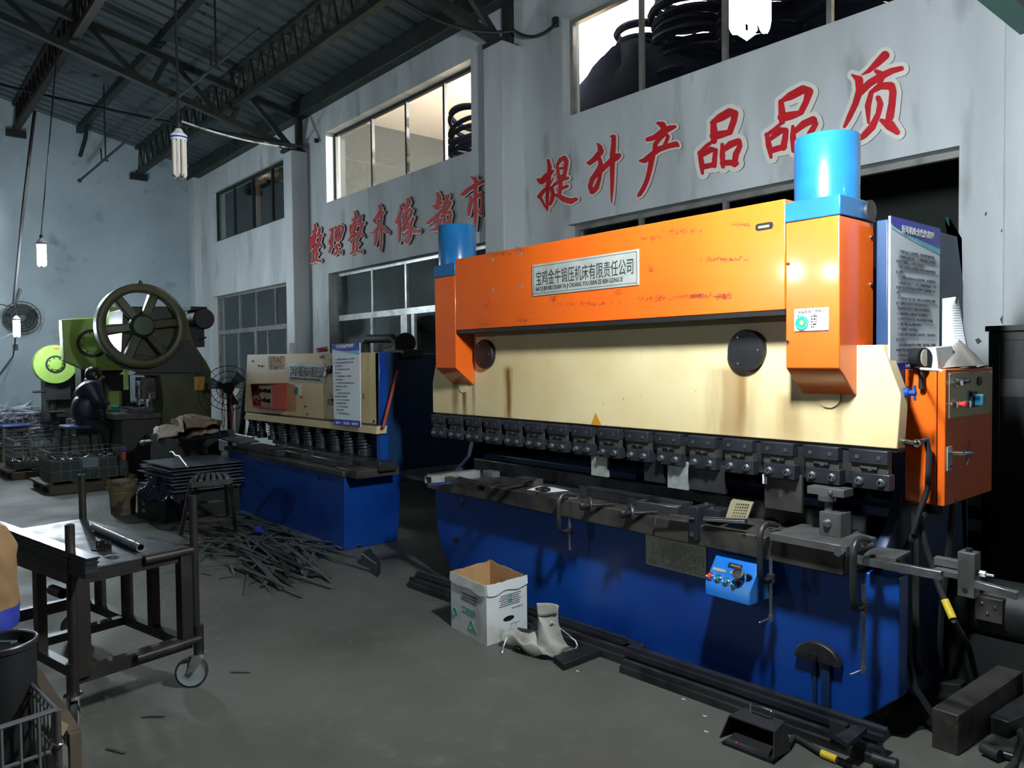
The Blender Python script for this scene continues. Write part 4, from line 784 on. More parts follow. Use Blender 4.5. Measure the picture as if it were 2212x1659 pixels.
# tool block with rods
tb = thing('tool_block', 'dark tool block with bolt heads, bright rods through it', 'tool block', (-2.2, 3.0, TZ))
xa = W(1500, 1100, 2.99).x
MB().box(xa, xa+.05, 2.945, 3.09, TZ-.07, TZ+.085).box(xa+.02, xa+.13, 3.0, 3.10, TZ+.03, TZ+.075).obj('body', M['tool'], tb, bev=.003)
MB().cyl((xa+.07, 3.03, TZ+.075), (xa+.07, 3.03, TZ+.083), .008, 6).cyl((xa+.025, 3.05, TZ+.085), (xa+.025, 3.05, TZ+.093), .01, 6).cyl((xa+.02, 2.94, TZ-.045), (xa+.02, 2.945, TZ-.045), .012, 6).obj('bolt_head', M['steel'], tb)
q = MB(); q.tube([W(1415, 1132, 2.93), W(1417, 1118, 2.93), W(1425, 1115, 2.93), W(1500, 1120, 2.94)], .006, 8); tag(q.obj('bent_rod', M['bright']), 'thin bright bent rod sticking out left of the tool block', 'rod')
tag(MB().cyl(W(1448, 1115, 2.95), W(1500, 1119, 2.95), .009, 10).obj('round_rod', M['bright']), 'short bright rod beside the bent rod, left of tool block', 'rod')
tag(MB().cyl(W(1522, 1121, 2.95), W(1612, 1126, 2.955), .012, 12).obj('round_rod', M['bright']), 'thick bright rod on the table right of the tool block', 'rod')
pb = thing('perforated_block', 'tan perforated plate leaning behind the bright rod', 'plate', W(1595, 1125, 3.02))
f4 = [W(1565, 1125, 3.0), W(1610, 1128, 3.0), W(1624, 1090, 3.05), W(1578, 1083, 3.05)]
MB().prism(f4, (0, .02, .01)).obj('plate', M['brass'], pb, bev=.001)
hb = MB(); e1 = f4[1]-f4[0]; e2 = f4[3]-f4[0]; nn = e2.cross(e1).normalized()
if nn.y > 0: nn = -nn
for i in range(6):
    for j in range(6): c = f4[0]+e1*(.34+.11*i)+e2*(.12+.15*j); hb.cyl(c+nn*.0006, c-nn*.002, .0035, 8)
hb.obj('hole', M['black'], pb)
simple('steel_block', MB().box(W(1118, 1046, 3.14).x, W(1158, 1050, 3.14).x, 3.12, 3.20, TZ, TZ+.045), 'iron_brown', 'small rectangular steel block on the table behind the paper sheet', 'block', bev=.002)
pp = thing('paper_sheet', 'white paper sheet with small parts on the left half of table', 'paper', (-3.6, 3.05, TZ))
pz = TZ+.0015; MB().prism([G(px, py, pz) for px, py in ((1138, 1058), (1166, 1050), (1195, 1053), (1228, 1060), (1182, 1064))], (0, 0, .001)).obj('sheet', M['paper'], pp)
rr = random.Random(9)
for i in range(7):
    c = G(1178+rr.uniform(-16, 18), 1057+rr.uniform(-3, 2), pz+.012); a = rr.uniform(0, 3)
    tag(MB().torus(c, (rr.uniform(-.3, .3), rr.uniform(-.3, .3), 1), .016, .006, 14, 5).obj('loose_ring', M['black']), 'one of the loose black rings piled on the white paper', 'ring', 'black rings on paper')
# left end: channel, angle bars
lc = thing('channel_bar', 'light steel channel lying across the left end of table', 'channel', G(960, 1035, TZ))
def chan(p, q, w, h, name, mt, par, t=.004):
    p, q = V(p), V(q); d = (q-p).normalized(); s = V((-d.y, d.x, 0))*w/2; MB().bar(p+V((0, 0, h)), q+V((0, 0, h)), w, t).bar(p+s+V((0, 0, h/2)), q+s+V((0, 0, h/2)), t, h).bar(p-s+V((0, 0, h/2)), q-s+V((0, 0, h/2)), t, h).obj(name, M[mt], par)
chan(G(925, 1045, TZ+.0), G(1030, 1030, TZ), .07, .045, 'profile', 'zinc', lc)
bs = MB().bar(G(928, 1046, TZ+.02)+V((0, -.01, 0)), G(978, 1042, TZ+.02)+V((0, -.01, 0)), .004, .016).obj('blue_paint_mark', M['navy'], lc)
chan(G(962, 1040, TZ), G(1040, 1062, TZ), .045, .035, 'square_profile', 'iron_brown', thing('square_tube', 'brown square tube along the left table front', 'tube', G(1000, 1050, TZ)))
for (a, b_), lab in ((((988, 1033), (1062, 1052)), 'dark angle bar crossing the left part of the table'), (((1072, 1050), (1155, 1034)), 'dark bar pointing back across the table near the paper'), (((1025, 1048), (1092, 1038)), 'thin dark bar lying over the crossed bars')):
    q = thing('angle_bar', lab, 'bar', G(*a, TZ+.03)); MB().bar(G(*a, TZ+.052), G(*b_, TZ+.052), .022, .010).bar(G(*a, TZ+.045)+V((0, .01, 0)), G(*b_, TZ+.045)+V((0, .01, 0)), .004, .024).obj('angle', M['iron'], q)
simple('small_block', MB().box(W(1048, 1035, 3.2).x, W(1070, 1040, 3.2).x, 3.18, 3.24, TZ, TZ+.04), 'sheet', 'small grey block at left end of the table among bars', 'block', bev=.002)
# ================================================================== FLOOR ITEMS IN FRONT OF THE PRESS
def rail(p, q, w, h, label, mt='iron', grp=None, nib=True):
    p, q = V(p), V(q); d = (q-p).normalized(); s = V((-d.y, d.x, 0)); b = MB()
    prof = [(-w/2, 0), (w/2, 0), (w/2, h*.55), (w*.30, h*.62), (w*.30, h), (w*.12, h), (0, h*.72), (-w*.12, h), (-w*.30, h), (-w*.30, h*.62), (-w/2, h*.55)] if nib else [(-w/2, 0), (w/2, 0), (w/2, h), (-w/2, h)]
    b.prism([p+s*x+V((0, 0, z)) for x, z in prof], q-p); return tag(b.obj('die_rail', M[mt]), label, 'die rail', grp)
g = 'die rails on the floor before the press'
rail((-4.47, 2.935, 0), (-2.55, 3.03, 0), .075, .075, 'long dark die rail along the blue base, left set, nearest the machine', grp=g)
rail((-4.45, 2.85, 0), (-2.40, 2.945, 0), .075, .07, 'long dark die rail of the left set, outer one behind the carton', grp=g)
rail((-4.42, 2.88, .075), (-2.62, 2.975, .075), .05, .035, 'thin bright edged rail lying on top of the left set', 'tool', grp=g)
rail((-2.60, 2.985, 0), (-1.53, 3.055, 0), .06, .07, 'ribbed die rail of the right set, closest to the blue base', 'scrap', grp=g)
rail((-2.50, 2.915, 0), (-1.32, 2.985, 0), .06, .07, 'ribbed die rail of the right set, second from the base', 'scrap_dark', grp=g)
rail((-2.52, 2.845, 0), (-1.28, 2.915, 0), .06, .06, 'dark die rail of the right set, outermost with round end', 'iron', grp=g)
rail((-2.53, 2.90, .07), (-1.29, 2.97, .07), .07, .045, 'ribbed bar lying on top of the right rail set', 'tool', grp=g)
tag(MB().cyl((-1.30, 2.88, .03), (-1.235, 2.885, .03), .022, 14).cyl((-1.24, 2.885, .03), (-1.215, 2.887, .03), .026, 14).obj('round_bar', M['iron']), 'short round bar end at the right tip of the rails', 'bar')
p = G(1600, 1545, .07)
t = thing('angle_bracket', 'black bent angle plate standing on the rails near the pedal', 'bracket', (-2.0, 2.99, .115))
MB().prism([W(1563, 1457, 2.99), W(1641, 1481, 2.99), W(1641, 1515, 2.99), W(1563, 1492, 2.99)], (0, .005, 0)).obj('upright', M['black'], t)
q0, q1 = W(1563, 1492, 2.99), W(1641, 1515, 2.99); MB().prism([q0, q1, q1+V((.03, .09, 0)), q0+V((.03, .09, 0))], (0, 0, .005)).obj('foot', M['iron'], t)
t = thing('clamp_plate', 'flat bracket with two holes lying across the rails at right', 'bracket', (-1.47, 3.0, .12)); zb_ = .125
pl = [G(1803, 1588, zb_), G(1846, 1565, zb_), G(1874, 1572, zb_), G(1832, 1605, zb_)]
MB().prism(pl, (0, 0, -.022)).obj('plate', M['iron'], t, bev=.002); MB().box(-1.465, -1.40, 2.865, 2.90, .05, zb_-.005).obj('leg_plate', M['iron'], t)
for px, py in ((1858, 1570), (1820, 1594)): c = G(px, py, zb_); MB().cyl(c+V((0, 0, .0008)), c-V((0, 0, .005)), .011, 14).obj('hole', M['black'], t)
# foot pedal
fp = thing('foot_pedal', 'black foot pedal with wire handle on the floor', 'foot pedal', (-1.72, 2.60, 0))
c0 = G(1636, 1612); ex = (G(1700, 1600)-G(1590, 1560)); ex.z = 0; ex.normalize(); ey_ = V((-ex.y, ex.x, 0))
def fpp(u, v, w): return c0+ex*u*.86+ey_*v*.86+V((0, 0, w*.9))
MB().prism([fpp(-.10, .07, .115), fpp(.10, .07, .115), fpp(.115, -.055, .115), fpp(-.115, -.055, .115)], (0, 0, .006)).prism([fpp(-.13, .08, 0), fpp(-.10, .07, .12), fpp(-.115, -.06, .12), fpp(-.135, -.11, .03)], ex*.004).prism([fpp(.13, .08, 0), fpp(.10, .07, .12), fpp(.115, -.06, .12), fpp(.135, -.11, .03)], ex*-.004).prism([fpp(-.12, .075, 0), fpp(.12, .075, 0), fpp(.10, .07, .12), fpp(-.10, .07, .12)], ey_*-.004).obj('hood', M['rubber'], fp)
MB().prism([fpp(-.125, -.10, 0), fpp(.125, -.10, 0), fpp(.12, .08, 0), fpp(-.12, .08, 0)], (0, 0, .012)).obj('base', M['black'], fp)
MB().prism([fpp(-.10, -.085, .022), fpp(.10, -.085, .022), fpp(.09, .05, .06), fpp(-.09, .05, .06)], (0, 0, .008)).obj('treadle', M['black'], fp); MB().prism([fpp(-.105, -.10, .012), fpp(.105, -.10, .012), fpp(.105, -.09, .03), fpp(-.105, -.09, .03)], (0, 0, .004)).obj('treadle_edge', M['iron'], fp)
MB().tube([fpp(-.045, .02, .12), fpp(-.05, .03, .16), fpp(-.04, .032, .168), fpp(.05, .03, .168), fpp(.06, .026, .16), fpp(.06, .02, .12)], .0045, 8).obj('wire_handle', M['chrome'], fp)
MB().ball(fpp(-.055, -.092, .028), .005, 8).obj('red_button', M['red_lamp'], fp)
k = thing('cable', 'black pedal cable with yellow tape running along the rails', 'cable', (-1.5, 2.7, 0)); pts = [fpp(.12, .06, .03), G(1715, 1592, .02), G(1740, 1605, .016), G(1770, 1624, .016), G(1830, 1650, .016), G(1900, 1690, .016)]
MB().tube(pts, .012, 8).obj('lead', M['rubber'], k); MB().tube([G(1775, 1627, .016), G(1808, 1641, .016)], .0155, 8).obj('yellow_tape', M['yellow_tape'], k)
# carton
ctn = thing('cardboard_box', 'open white cardboard box with green print, before the blue base', 'carton', (-3.42, 2.70, 0))
A0, A1, A2 = G(1052, 1396), G(975, 1354), G(1139, 1365); A3 = A1+A2-A0
hA = W(1045, 1262, A0.y).z; b = MB(); th = .006
corners = [A0, A1, A3, A2]; hs = [hA-.005, hA-.01, hA+.0, hA-.012]
cen = (A0+A3)/2
for i in range(4):
    p, q = corners[i], corners[(i+1) % 4]; n_ = 10; ip, iq = p+(cen-p)*.03, q+(cen-q)*.03; rr = random.Random(i)
    zt = [hs[i]+(hs[(i+1) % 4]-hs[i])*k/n_+rr.uniform(-.004, .004) for k in range(n_+1)]
    outer = [p.lerp(q, k/n_) for k in range(n_+1)]; inner = [ip.lerp(iq, k/n_) for k in range(n_+1)]
    zz = lambda P_, z: V((P_.x, P_.y, z))
    for k in range(n_):
        b.mi(0).add([outer[k], outer[k+1], zz(outer[k+1], zt[k+1]), zz(outer[k], zt[k])], [(0, 1, 2, 3)])
        b.mi(1).add([inner[k], inner[k+1], zz(inner[k+1], zt[k+1]), zz(inner[k], zt[k])], [(3, 2, 1, 0)]); b.add([zz(outer[k], zt[k]), zz(outer[k+1], zt[k+1]), zz(inner[k+1], zt[k+1]), zz(inner[k], zt[k])], [(0, 1, 2, 3)])
b.mi(1).add([p+V((0, 0, .004)) for p in corners], [(0, 1, 2, 3)])
b.obj('walls', [M['cardboard_white'], M['cardboard']], ctn, flat=True)
fl = (A2-A0).normalized(); nf = V((fl.y, -fl.x, 0)); ll = (A1-A0).normalized(); nl = V((-ll.y, ll.x, 0))
def face(o, e, n, u, z, off=.0015): return o+e*u+n*off+V((0, 0, z))
LR, LL = (A2-A0).length, (A1-A0).length
fb = MB(); rr = random.Random(2)
for o, e, n, L_, mtn in ((A0, fl, nf, LR, 0), (A0, ll, nl, LL, 1)):
    k = MB(); ns = 8; top = [face(o, e, n, L_*i/ns, hA-.006+rr.uniform(-.003, .003), .003) for i in range(ns+1)]; bot = [face(o, e, n, L_*i/ns, hA-.062-.02*math.sin(i*1.3)*.5-(0 if mtn else .0)+rr.uniform(-.004, .004), .007) for i in range(ns+1)]
    for i in range(ns): k.add([top[i], top[i+1], bot[i+1], bot[i]], [(0, 1, 2, 3)])
    k.obj('torn_flap', M['cardboard_white'], ctn, flat=True, solid=.003)
k = MB()
def slot(u, z, w, h): return [face(A0, fl, nf, LR*u+w*math.cos(t)/2*(1.0), z+h*math.sin(t)/2, .0016) for t in [i*2*math.pi/16 for i in range(16)]]
k.prism(slot(.53, .115, .085, .028), nf*.0008).obj('hand_slot', M['black'], ctn)
rx = -fl
txt('lettering', 'ATTENTION', .015, M['ink_soft'], ctn, face(A0, fl, nf, LR*.88, .172), rx, (0, 0, -1), sx=1.0)
def print_line(o, e, up, n, w, h, gap, seed, nm, mt):      # a line of small print, too small to read
    rr = random.Random(seed); k = MB(); x = 0
    for _ in range(n):
        ww = w*rr.uniform(.55, 1.0); p = o+e*x; k.bar(p, p+e*ww, .0006, h) if abs(e.z) < .5 else None
        x += ww+gap
    k.obj(nm, M[mt], ctn, flat=True)
for i in range(6): print_line(face(A0, fl, nf, LR*(.30+.02*(i % 3)), .19+.0115*i), fl, None, 20, .0075, .005, .0018, i, 'small_print', 'ink_soft')
for i in range(3): print_line(face(A0, fl, nf, LR*(.52+.005*i), .205+.016*i), fl, None, 2, .018, .010, .002, 40+i, 'green_print', 'ink_green')
k = MB()
for i in range(3): k.bar(face(A0, fl, nf, LR*(.32+.04*i), .035), face(A0, fl, nf, LR*(.32+.04*i), .065), .002, .001)
for u in (.60, .66, .72): k.bar(face(A0, fl, nf, LR*u, .058), face(A0, fl, nf, LR*u, .078), .002, .001)
k.bar(face(A0, fl, nf, LR*.56, .08), face(A0, fl, nf, LR*.80, .08), .001, .002); k.bar(face(A0, fl, nf, LR*.28, .03), face(A0, fl, nf, LR*.46, .03), .001, .002)
k.obj('green_print', M['ink_green'], ctn)
lx = V(ll)*-1
for i in range(3): print_line(face(A0, ll, nl, LL*.27, .20+.017*i), ll, None, 14, .012, .009, .002, 20+i, 'small_print', 'ink_soft')
for j in range(3): print_line(face(A0, ll, nl, LL*.30, .155-.013*j), ll, None, 4-j % 2, .042, .008, .006, 30+j, 'green_print', 'ink_green')
k = MB(); o = face(A0, ll, nl, LL*.28, .04)
k.bar(o, o+ll*.05+V((0, 0, .06)), .003, .006).bar(o+ll*.05+V((0, 0, .06)), o+ll*.09, .003, .006).bar(o+ll*.02+V((0, 0, .008)), o+ll*.08+V((0, 0, .008)), .003, .006); k.obj('green_print', M['ink_green'], ctn)
k = MB(); o = face(A0, ll, nl, LL*.87, .105); k.torus(o, nl, .022, .004, 20, 4); k.obj('green_print', M['ink_green'], ctn)
# crumpled apron
rr = random.Random(4)
ap = thing('work_apron', 'crumpled grey cloth apron with white ties beside the carton', 'apron', (-2.9, 2.75, 0))
def apr(u, v):
    e = [G(1084, 1394, .012), G(1112, 1398, .015), G(1140, 1411, .012), G(1175, 1424, .012), G(1208, 1422, .015), G(1230, 1400, .03)]; d = [G(1104, 1360, .07), G(1120, 1366, .09), G(1144, 1376, .09), G(1168, 1360, .12), G(1160, 1308, .26), G(1207, 1314, .27)]
    def L(P_, t): t *= len(P_)-1; i = min(int(t), len(P_)-2); return P_[i].lerp(P_[i+1], t-i)
    p = L(e, u).lerp(L(d, u), v); return p+V((.0, -.035*math.sin(v*math.pi), .011*math.sin(u*23+v*5)*(1-v*.6)+.010*math.sin(v*11+u*9)*math.sin(v*math.pi)+.012))
MB().grid(apr, 40, 16).obj('cloth', M['cloth'], ap, solid=.006)
MB().grid(lambda u, v: apr(.81+.19*u, .80+.22*v)+V((0, -.010, .004)), 12, 4).obj('hem_patch', M['cloth_grey'], ap, solid=.004)
MB().grid(lambda u, v: G(1085+150*u, 1400-46*v+8*math.sin(u*5), .02+.05*math.sin(u*3.1)*v+.012*math.sin(u*21))+V((.03, .05, 0)), 24, 8).obj('lining', M['black'], ap, solid=.004)
MB().tube([apr(.93, .55)+V((.01, -.02, .03)), G(1226, 1370, .10), G(1232, 1376, .07), G(1243, 1384, .05), G(1247, 1394, .03), G(1243, 1402, .008)], .004, 6).tube([apr(.02, .9), G(1088, 1395, .05), G(1086, 1405, .02), G(1084, 1412, .008)], .004, 6).obj('tie', M['paper'], ap)
t = thing('wood_block', 'black oily wooden block on the floor beside the apron', 'block', G(1250, 1440)); p4 = [G(1196, 1432, 0), G(1217, 1450, 0), G(1300, 1418, 0), G(1275, 1404, 0)]
MB().prism(p4, (0, 0, .036)).obj('block', M['crate'], t, bev=.003)
for i, (px, py) in enumerate(((1476, 1511), (1522, 1547), (1525, 1581), (1247, 1450))):
    c = G(px, py, .004); tag(MB().tube([c+V((-.008, 0, 0)), c+V((.008, .004, 0))], .003, 6).obj('cigarette_end', M['paper']), 'tiny white cigarette end on the concrete in front of the rails', 'litter', 'white cigarette ends')
# ================================================================== RIGHT SIDE
ps = thing('poster', 'tall white safety poster with blue header behind the orange cabinet', 'poster', (-1.385, 3.7, 1.5))
xp = -1.368; B = lambda px, py: A(px, py, xp)
c00, c10, c11, c01 = B(1925, 792), B(2029, 792), B(2030, 495), B(1921, 464)
yl, yr = (c00.y+c01.y)/2, (c10.y+c11.y)/2; zb2 = 1.50; zt2 = (c01.z+c11.z)/2; w, h = yr-yl, zt2-zb2
MB().box(xp-.008, xp, yl, yr, zb2, zt2).obj('board', M['poster'], ps)
def PP(u, v, off=.0012): return V((xp+off, yl+w*u, zb2+h*v))
def wave(v0, v1, name, mt, off, f0, f1):
    k = MB(); n_ = 20; k.grid(lambda u, v: PP(u, f0(u)+(f1(u)-f0(u))*v, off), n_, 1); k.obj(name, M[mt], ps, flat=True)
wave(0, 0, 'header_light_band', 'poster_cyan2', .0010, lambda u: .93-.12*u**.8-.0, lambda u: 1.0-.0*u)
wave(0, 0, 'header_cyan_band', 'poster_cyan', .0014, lambda u: .965-.155*u**.75 if u > .1 else .965-.155*u**.75, lambda u: 1.0)
wave(0, 0, 'header', 'poster_blue', .0018, lambda u: .955-.10*u**.65, lambda u: 1.0)
wave(0, 0, 'footer', 'poster_blue', .0014, lambda u: 0, lambda u: .04)
txt('lettering', '折弯机安全操作规程', h*.052, M['paper'], ps, PP(.20, .915, .003), (0, 1, 0), (0, 0, 1), sx=w*.66/(9*h*.052), bold=.0008)
body = ['   1、严格遵守机床工安全操作规程，按规定穿戴劳动防护用品。', '   2、启动前须认真检查电机、开关、线路和接地是否正常和牢固，', '检查设备各操纵部位、按钮是否在正确位置。', '   3、检查上下模的重合度和坚固性，检查各定位装置是否符合被', '加工的要求。', '   4、在上滑板和各定位轴均未在原点的状态时，运行回原点程序。', '   5、设备启动后空运转１－２分钟，上滑板满行程运动２－３次，', '如发现有不正常声音或有故障时应立即停车，将故障排除，方可', '工作。', '   6、工作时应由１人统一指挥，使操作人员与送料压制人员密切', '配合，确保配合人员均在安全位置方准发出折弯信号。', '   7、板料折弯时必须压实，以防在折弯时板料翘起伤人。', '   8、调板料压模时必须切断电源，停止运转后进行。', '   9、在改变可变下模的开口时，不允许有任何料与下模接触。', '   10、机床工作时，机床后部不允许站人。', '   11、严禁单独在一端处压折板料。', '   12、运转时发现工件或模具不正，应停车校正，严禁运转中用手', '校正以防伤手。', '   13、禁止折超厚的铁板或淬过火的钢板、高级合金钢、方钢和超', '过板料折弯机性能的板料，以免损坏机床。', '   14、经常检查上、下模具的重合度。', '   15、发生异常立即停机，检查原因并及时排除。']
fs = h*.0215
for i, s in enumerate(body): txt('lettering', s, fs, M['ink_soft'], ps, PP(.10, .775-.0345*i, .002), (0, 1, 0), (0, 0, 1), sx=w*.80/(28.5*fs), bold=.0002, res=1)
txt('lettering', '安全生产', h*.024, M['paper'], ps, PP(.28, .010, .003), (0, 1, 0), (0, 0, 1))
# green machine panel edge behind the poster
t = thing('equipment_panel', 'dark green steel panel standing behind the poster and notepad', 'panel', (-1.43, 4.1, 0))
MB().prism([A(2040, 470, -1.44), A(2052, 492, -1.44), A(2066, 640, -1.44), A(2078, 800, -1.44), V((-1.44, 4.2, 0)), V((-1.44, 4.07, 0)), V((-1.44, 4.07, 2.12))], (.02, 0, 0)).obj('panel', mat('panel_green', (.012, .05, .055), .5), t)
# notepad rolled with clip
zc = 1.4985
nb = thing('notepad', 'white lined notepad standing curled against the panel, clip on top', 'notepad', (-1.33, 3.78, zc))
def pad(u, v):
    a = 2.9*u; r = .035+.012*(1-v); c = V((-1.335, 3.80+.012*(1-v), 0)); top = .345
    return c+V((r*.8*math.sin(a), -r*1.25*math.cos(a), zc+top*v))
pts0, pts1 = [A(2034, 800, -1.36), A(2045, 796, -1.30), A(2082, 760, -1.27)], [A(2035, 645, -1.36), A(2052, 640, -1.35), A(2068, 641, -1.345)]
def pad(u, v):
    def L(P_, t): t *= 2; i = min(int(t), 1); return P_[i].lerp(P_[i+1], t-i)
    p = L(pts0, u).lerp(L(pts1, u), v); p.z = max(p.z, zc+.001) if v < .01 else p.z; return p+V((.012*math.sin(u*math.pi), 0, 0))
pts0 = [V((-1.372, A(2034, 780, -1.372).y, zc)), V((-1.335, A(2048, 790, -1.335).y, zc)), V((-1.27, A(2098, 780, -1.27).y, zc))]
pts1 = [A(2035, 645, -1.372), A(2054, 642, -1.362), A(2069, 641, -1.355)]
MB().grid(pad, 14, 10).obj('sheets', M['paper'], nb, solid=.003)
k = MB()
for i in range(22):
    v = .12+.036*i; k.tube([pad(.45+.05*j, v)+V((.0022, -.0006, 0)) for j in range(11)], .0006, 3, False)
k.obj('ruled_line', mat('rule', (.35, .45, .50), .6), nb)
c = pad(.7, 1.0); MB().bar(c+V((.004, .012, .012)), c+V((.004, -.022, -.03)), .008, .010).obj('clip', M['black'], nb)
# white pack
t = thing('white_pack', 'small crumpled white paper pack on top of the orange cabinet', 'packet', A(2022, 780, -1.30)); q = A(2010, 780, -1.29)
ya_ = A(2011, 770, -1.30).y; yb_ = A(2050, 770, -1.30).y
MB().hexa([(-1.33, ya_, zc), (-1.275, ya_+.01, zc), (-1.275, yb_, zc), (-1.33, yb_, zc), (-1.328, ya_+.004, zc+.088), (-1.285, ya_+.006, zc+.092), (-1.283, yb_-.01, zc+.098), (-1.33, yb_-.004, zc+.094)]).obj('pack', M['paper'], t, bev=.004)
k = MB()
for i in range(6): k.box(-1.2760, -1.2752, ya_+.022, ya_+.030, zc+.016+.01*i, zc+.020+.01*i)
k.obj('print', M['ink_soft'], t)
# grey cap / cloth cone
cp = thing('cloth_cap', 'grey dusty cloth cap lying on the orange cabinet', 'cap', A(2090, 790, -1.27))
yA, yB = A(2036, 790, -1.27).y, A(2138, 790, -1.27).y; ym, xm = (yA+yB)/2, -1.30
def cap(u, v):
    t = u*2*math.pi; r = (1-v)
    k = 1+.05*math.sin(3*t)+.04*math.sin(7*t+1)
    zz_ = zc+.004+.122*v**.9+.006*math.sin(5*t+4*v)*(1-v)
    px_ = xm+.055*r*k*math.cos(t)
    return V((px_, ym-.012*v+(yB-yA)*.5*r*math.sin(t), zz_))
MB().grid(cap, 32, 10).obj('crown', M['cloth_grey'], cp)
MB().grid(lambda u, v: V((xm+(.052+.016*v)*math.cos(u*2*math.pi), ym+((yB-yA)*.47+.02*v)*math.sin(u*2*math.pi), zc+.004+.006*math.sin(u*15)*v+.004*(1-v))), 40, 2).obj('brim', M['cloth_grey'], cp, solid=.004)
for (pa, pb_), lab, mt in ((((1975, 793), (2008, 798)), 'black pen lying on the orange cabinet, nearest the ram', 'black'), (((1990, 797), (2032, 800)), 'white pencil on top edge of the orange cabinet', 'paper'), (((1970, 789), (2002, 790)), 'black flat ruler behind the pen on the cabinet', 'black')):
    tag(MB().tube([G(*pa, zc+.007), G(*pb_, zc+.007)], .005, 8).obj('pen', M[mt]), lab, 'pen')
# dark cupboard and shelf frame at the far right
DC = thing('steel_cupboard', 'dark steel cupboard standing at the right edge behind the press', 'cupboard', (-1.2, 5.0, 0))
ca = W(2135, 716, 4.85); MB().box(ca.x, -.55, 4.85, 5.40, 0, ca.z).obj('carcass', M['crate'], DC, bev=.006); MB().box(ca.x-.01, -.54, 4.83, 5.40, ca.z, ca.z+.03).obj('top', M['black'], DC)
MB().box(ca.x+.06, -.6, 4.835, 4.849, .5, ca.z-.05).obj('door', M['black'], DC, bev=.004)
q = W(2187, 838, 4.83); MB().box(q.x-.06, q.x+.06, 4.829, 4.834, q.z-.05, q.z+.05).obj('faded_notice', M['room_dark'], DC)
sr = thing('shelf_frame', 'dark shelf frame against the wall, right of the blue machine side', 'shelf', (-1.55, 5.1, 0))
for py in (1095, 1165, 1285): z = W(2100, py, 5.1).z; MB().box(-1.95, ca.x-.02, 4.98, 5.22, z-.05, z+.03).obj('shelf', M['black'], sr)
MB().box(ca.x-.07, ca.x-.02, 4.98, 5.03, 0, .95).box(-1.95, -1.90, 4.98, 5.03, 0, .95).obj('upright', M['black'], sr)
tag(mound('grease_rag', 'room_dark', 'dark rag heap on the upper shelf at right', 'rag', (-1.55, 5.1, W(2100, 1095, 5.1).z+.03), .2, .1, .1, 5), None, None)
# patches of peeled plaster
def patch(pts, lab):
    k = MB(); k.prism([W(px, py, YW-.002) for px, py in pts], (0, .0015, 0)); return tag(k.obj('plaster_chip', M['room_dark']), lab, 'peeled patch')
patch([(2160, 690), (2170, 672), (2190, 690), (2195, 700), (2190, 712), (2168, 716), (2166, 704)], 'peeled dark patch in the wall above the dark cupboard')
patch([(2127, 461), (2131, 457), (2132, 463), (2128, 467)], 'tiny dark hole in the right wall, upper of two')
patch([(2162, 498), (2165, 494), (2165, 500), (2162, 502)], 'tiny dark hole in the right wall, lower of two')
patch([(2106, 734), (2114, 730), (2121, 738), (2112, 744)], 'small dark peeled patch left of the dark cupboard top')
# block pile at the bottom right
def rblock(pts, z0, h, lab, mt, name='steel_block'):
    k = thing(name, lab, 'block', V((sum(p.x for p in pts)/len(pts), sum(p.y for p in pts)/len(pts), z0))); MB().prism([V((p.x, p.y, z0)) for p in pts], (0, 0, h)).obj('block', M[mt], k, bev=.004); return k
zt_ = .16; rblock([G(2013, 1528, zt_), G(2070, 1546, zt_), G(2290, 1395, zt_), G(2210, 1400, zt_)], .0, zt_, 'big dark steel block at bottom right with worn top', 'iron_brown')
zt_ = .07; rblock([G(2134, 1545, zt_), G(2180, 1560, zt_), G(2300, 1500, zt_), G(2240, 1480, zt_)], 0, zt_, 'flat grey steel slab lying right of the big dark block', 'iron')
rblock([G(1990, 1470, .05), G(2075, 1480, .05), G(2125, 1440, .05), G(2060, 1425, .05)], 0, .05, 'low dark plate on the floor behind the big block', 'crate', 'floor_plate')
t = thing('dark_floor_sheet', 'black sheet added to darken the oily floor under the right end of the press', 'mat', (-1.35, 3.4, 0)); MB().prism([G(1885, 1600), G(1985, 1455), G(2110, 1425), G(2020, 1570)], (0, 0, .006)).obj('mat', M['crate'], t)  # added flat sheet, stands in for the very dark oily floor there
mo = thing('electric_motor', 'dark brownish motor with terminal box behind the extension bar', 'motor', (-1.22, 3.95, 0)); c = W(2155, 1310, 3.9)
MB().cyl((c.x-.18, 3.95, c.z-.02), (c.x+.14, 3.95, c.z-.02), .13, 24).obj('housing', M['crate'], mo, bev=.006); MB().box(c.x-.06, c.x+.05, 3.80, 3.86, c.z-.05, c.z+.06).obj('terminal_box', M['iron_brown'], mo, bev=.004)
for dx, dz in ((-.03, .03), (.02, .02), (-.01, -.01)): MB().ball((c.x+dx, 3.798, c.z+dz), .008, 8).obj('nut', M['chrome'], mo)
MB().box(c.x-.2, c.x+.18, 3.85, 4.05, 0, c.z-.14).obj('foot', M['crate'], mo)
cable([G(2118, 1425, .12), G(2155, 1400, .16), G(2185, 1375, .22), G(2225, 1345, .30)], .022, 'pale grey hose rising to the right edge', 'zinc', 'hose')
rblock([G(2185, 1410, .12), G(2212, 1415, .12), G(2235, 1395, .12), G(2205, 1392, .12)], 0, .18, 'rusty upright block at the right edge near the hose', 'iron_brown')
tag(MB().cyl(G(2122, 1614, .03), G(2160, 1632, .03), .022, 12).obj('round_stub', M['iron']), 'round dark steel stub on the floor at bottom right', 'bar')
tag(MB().cyl(G(2165, 1628, .02), G(2190, 1635, .02), .016, 10).obj('round_stub', M['iron']), 'small bolt shaped stub next to the round stub', 'bolt')
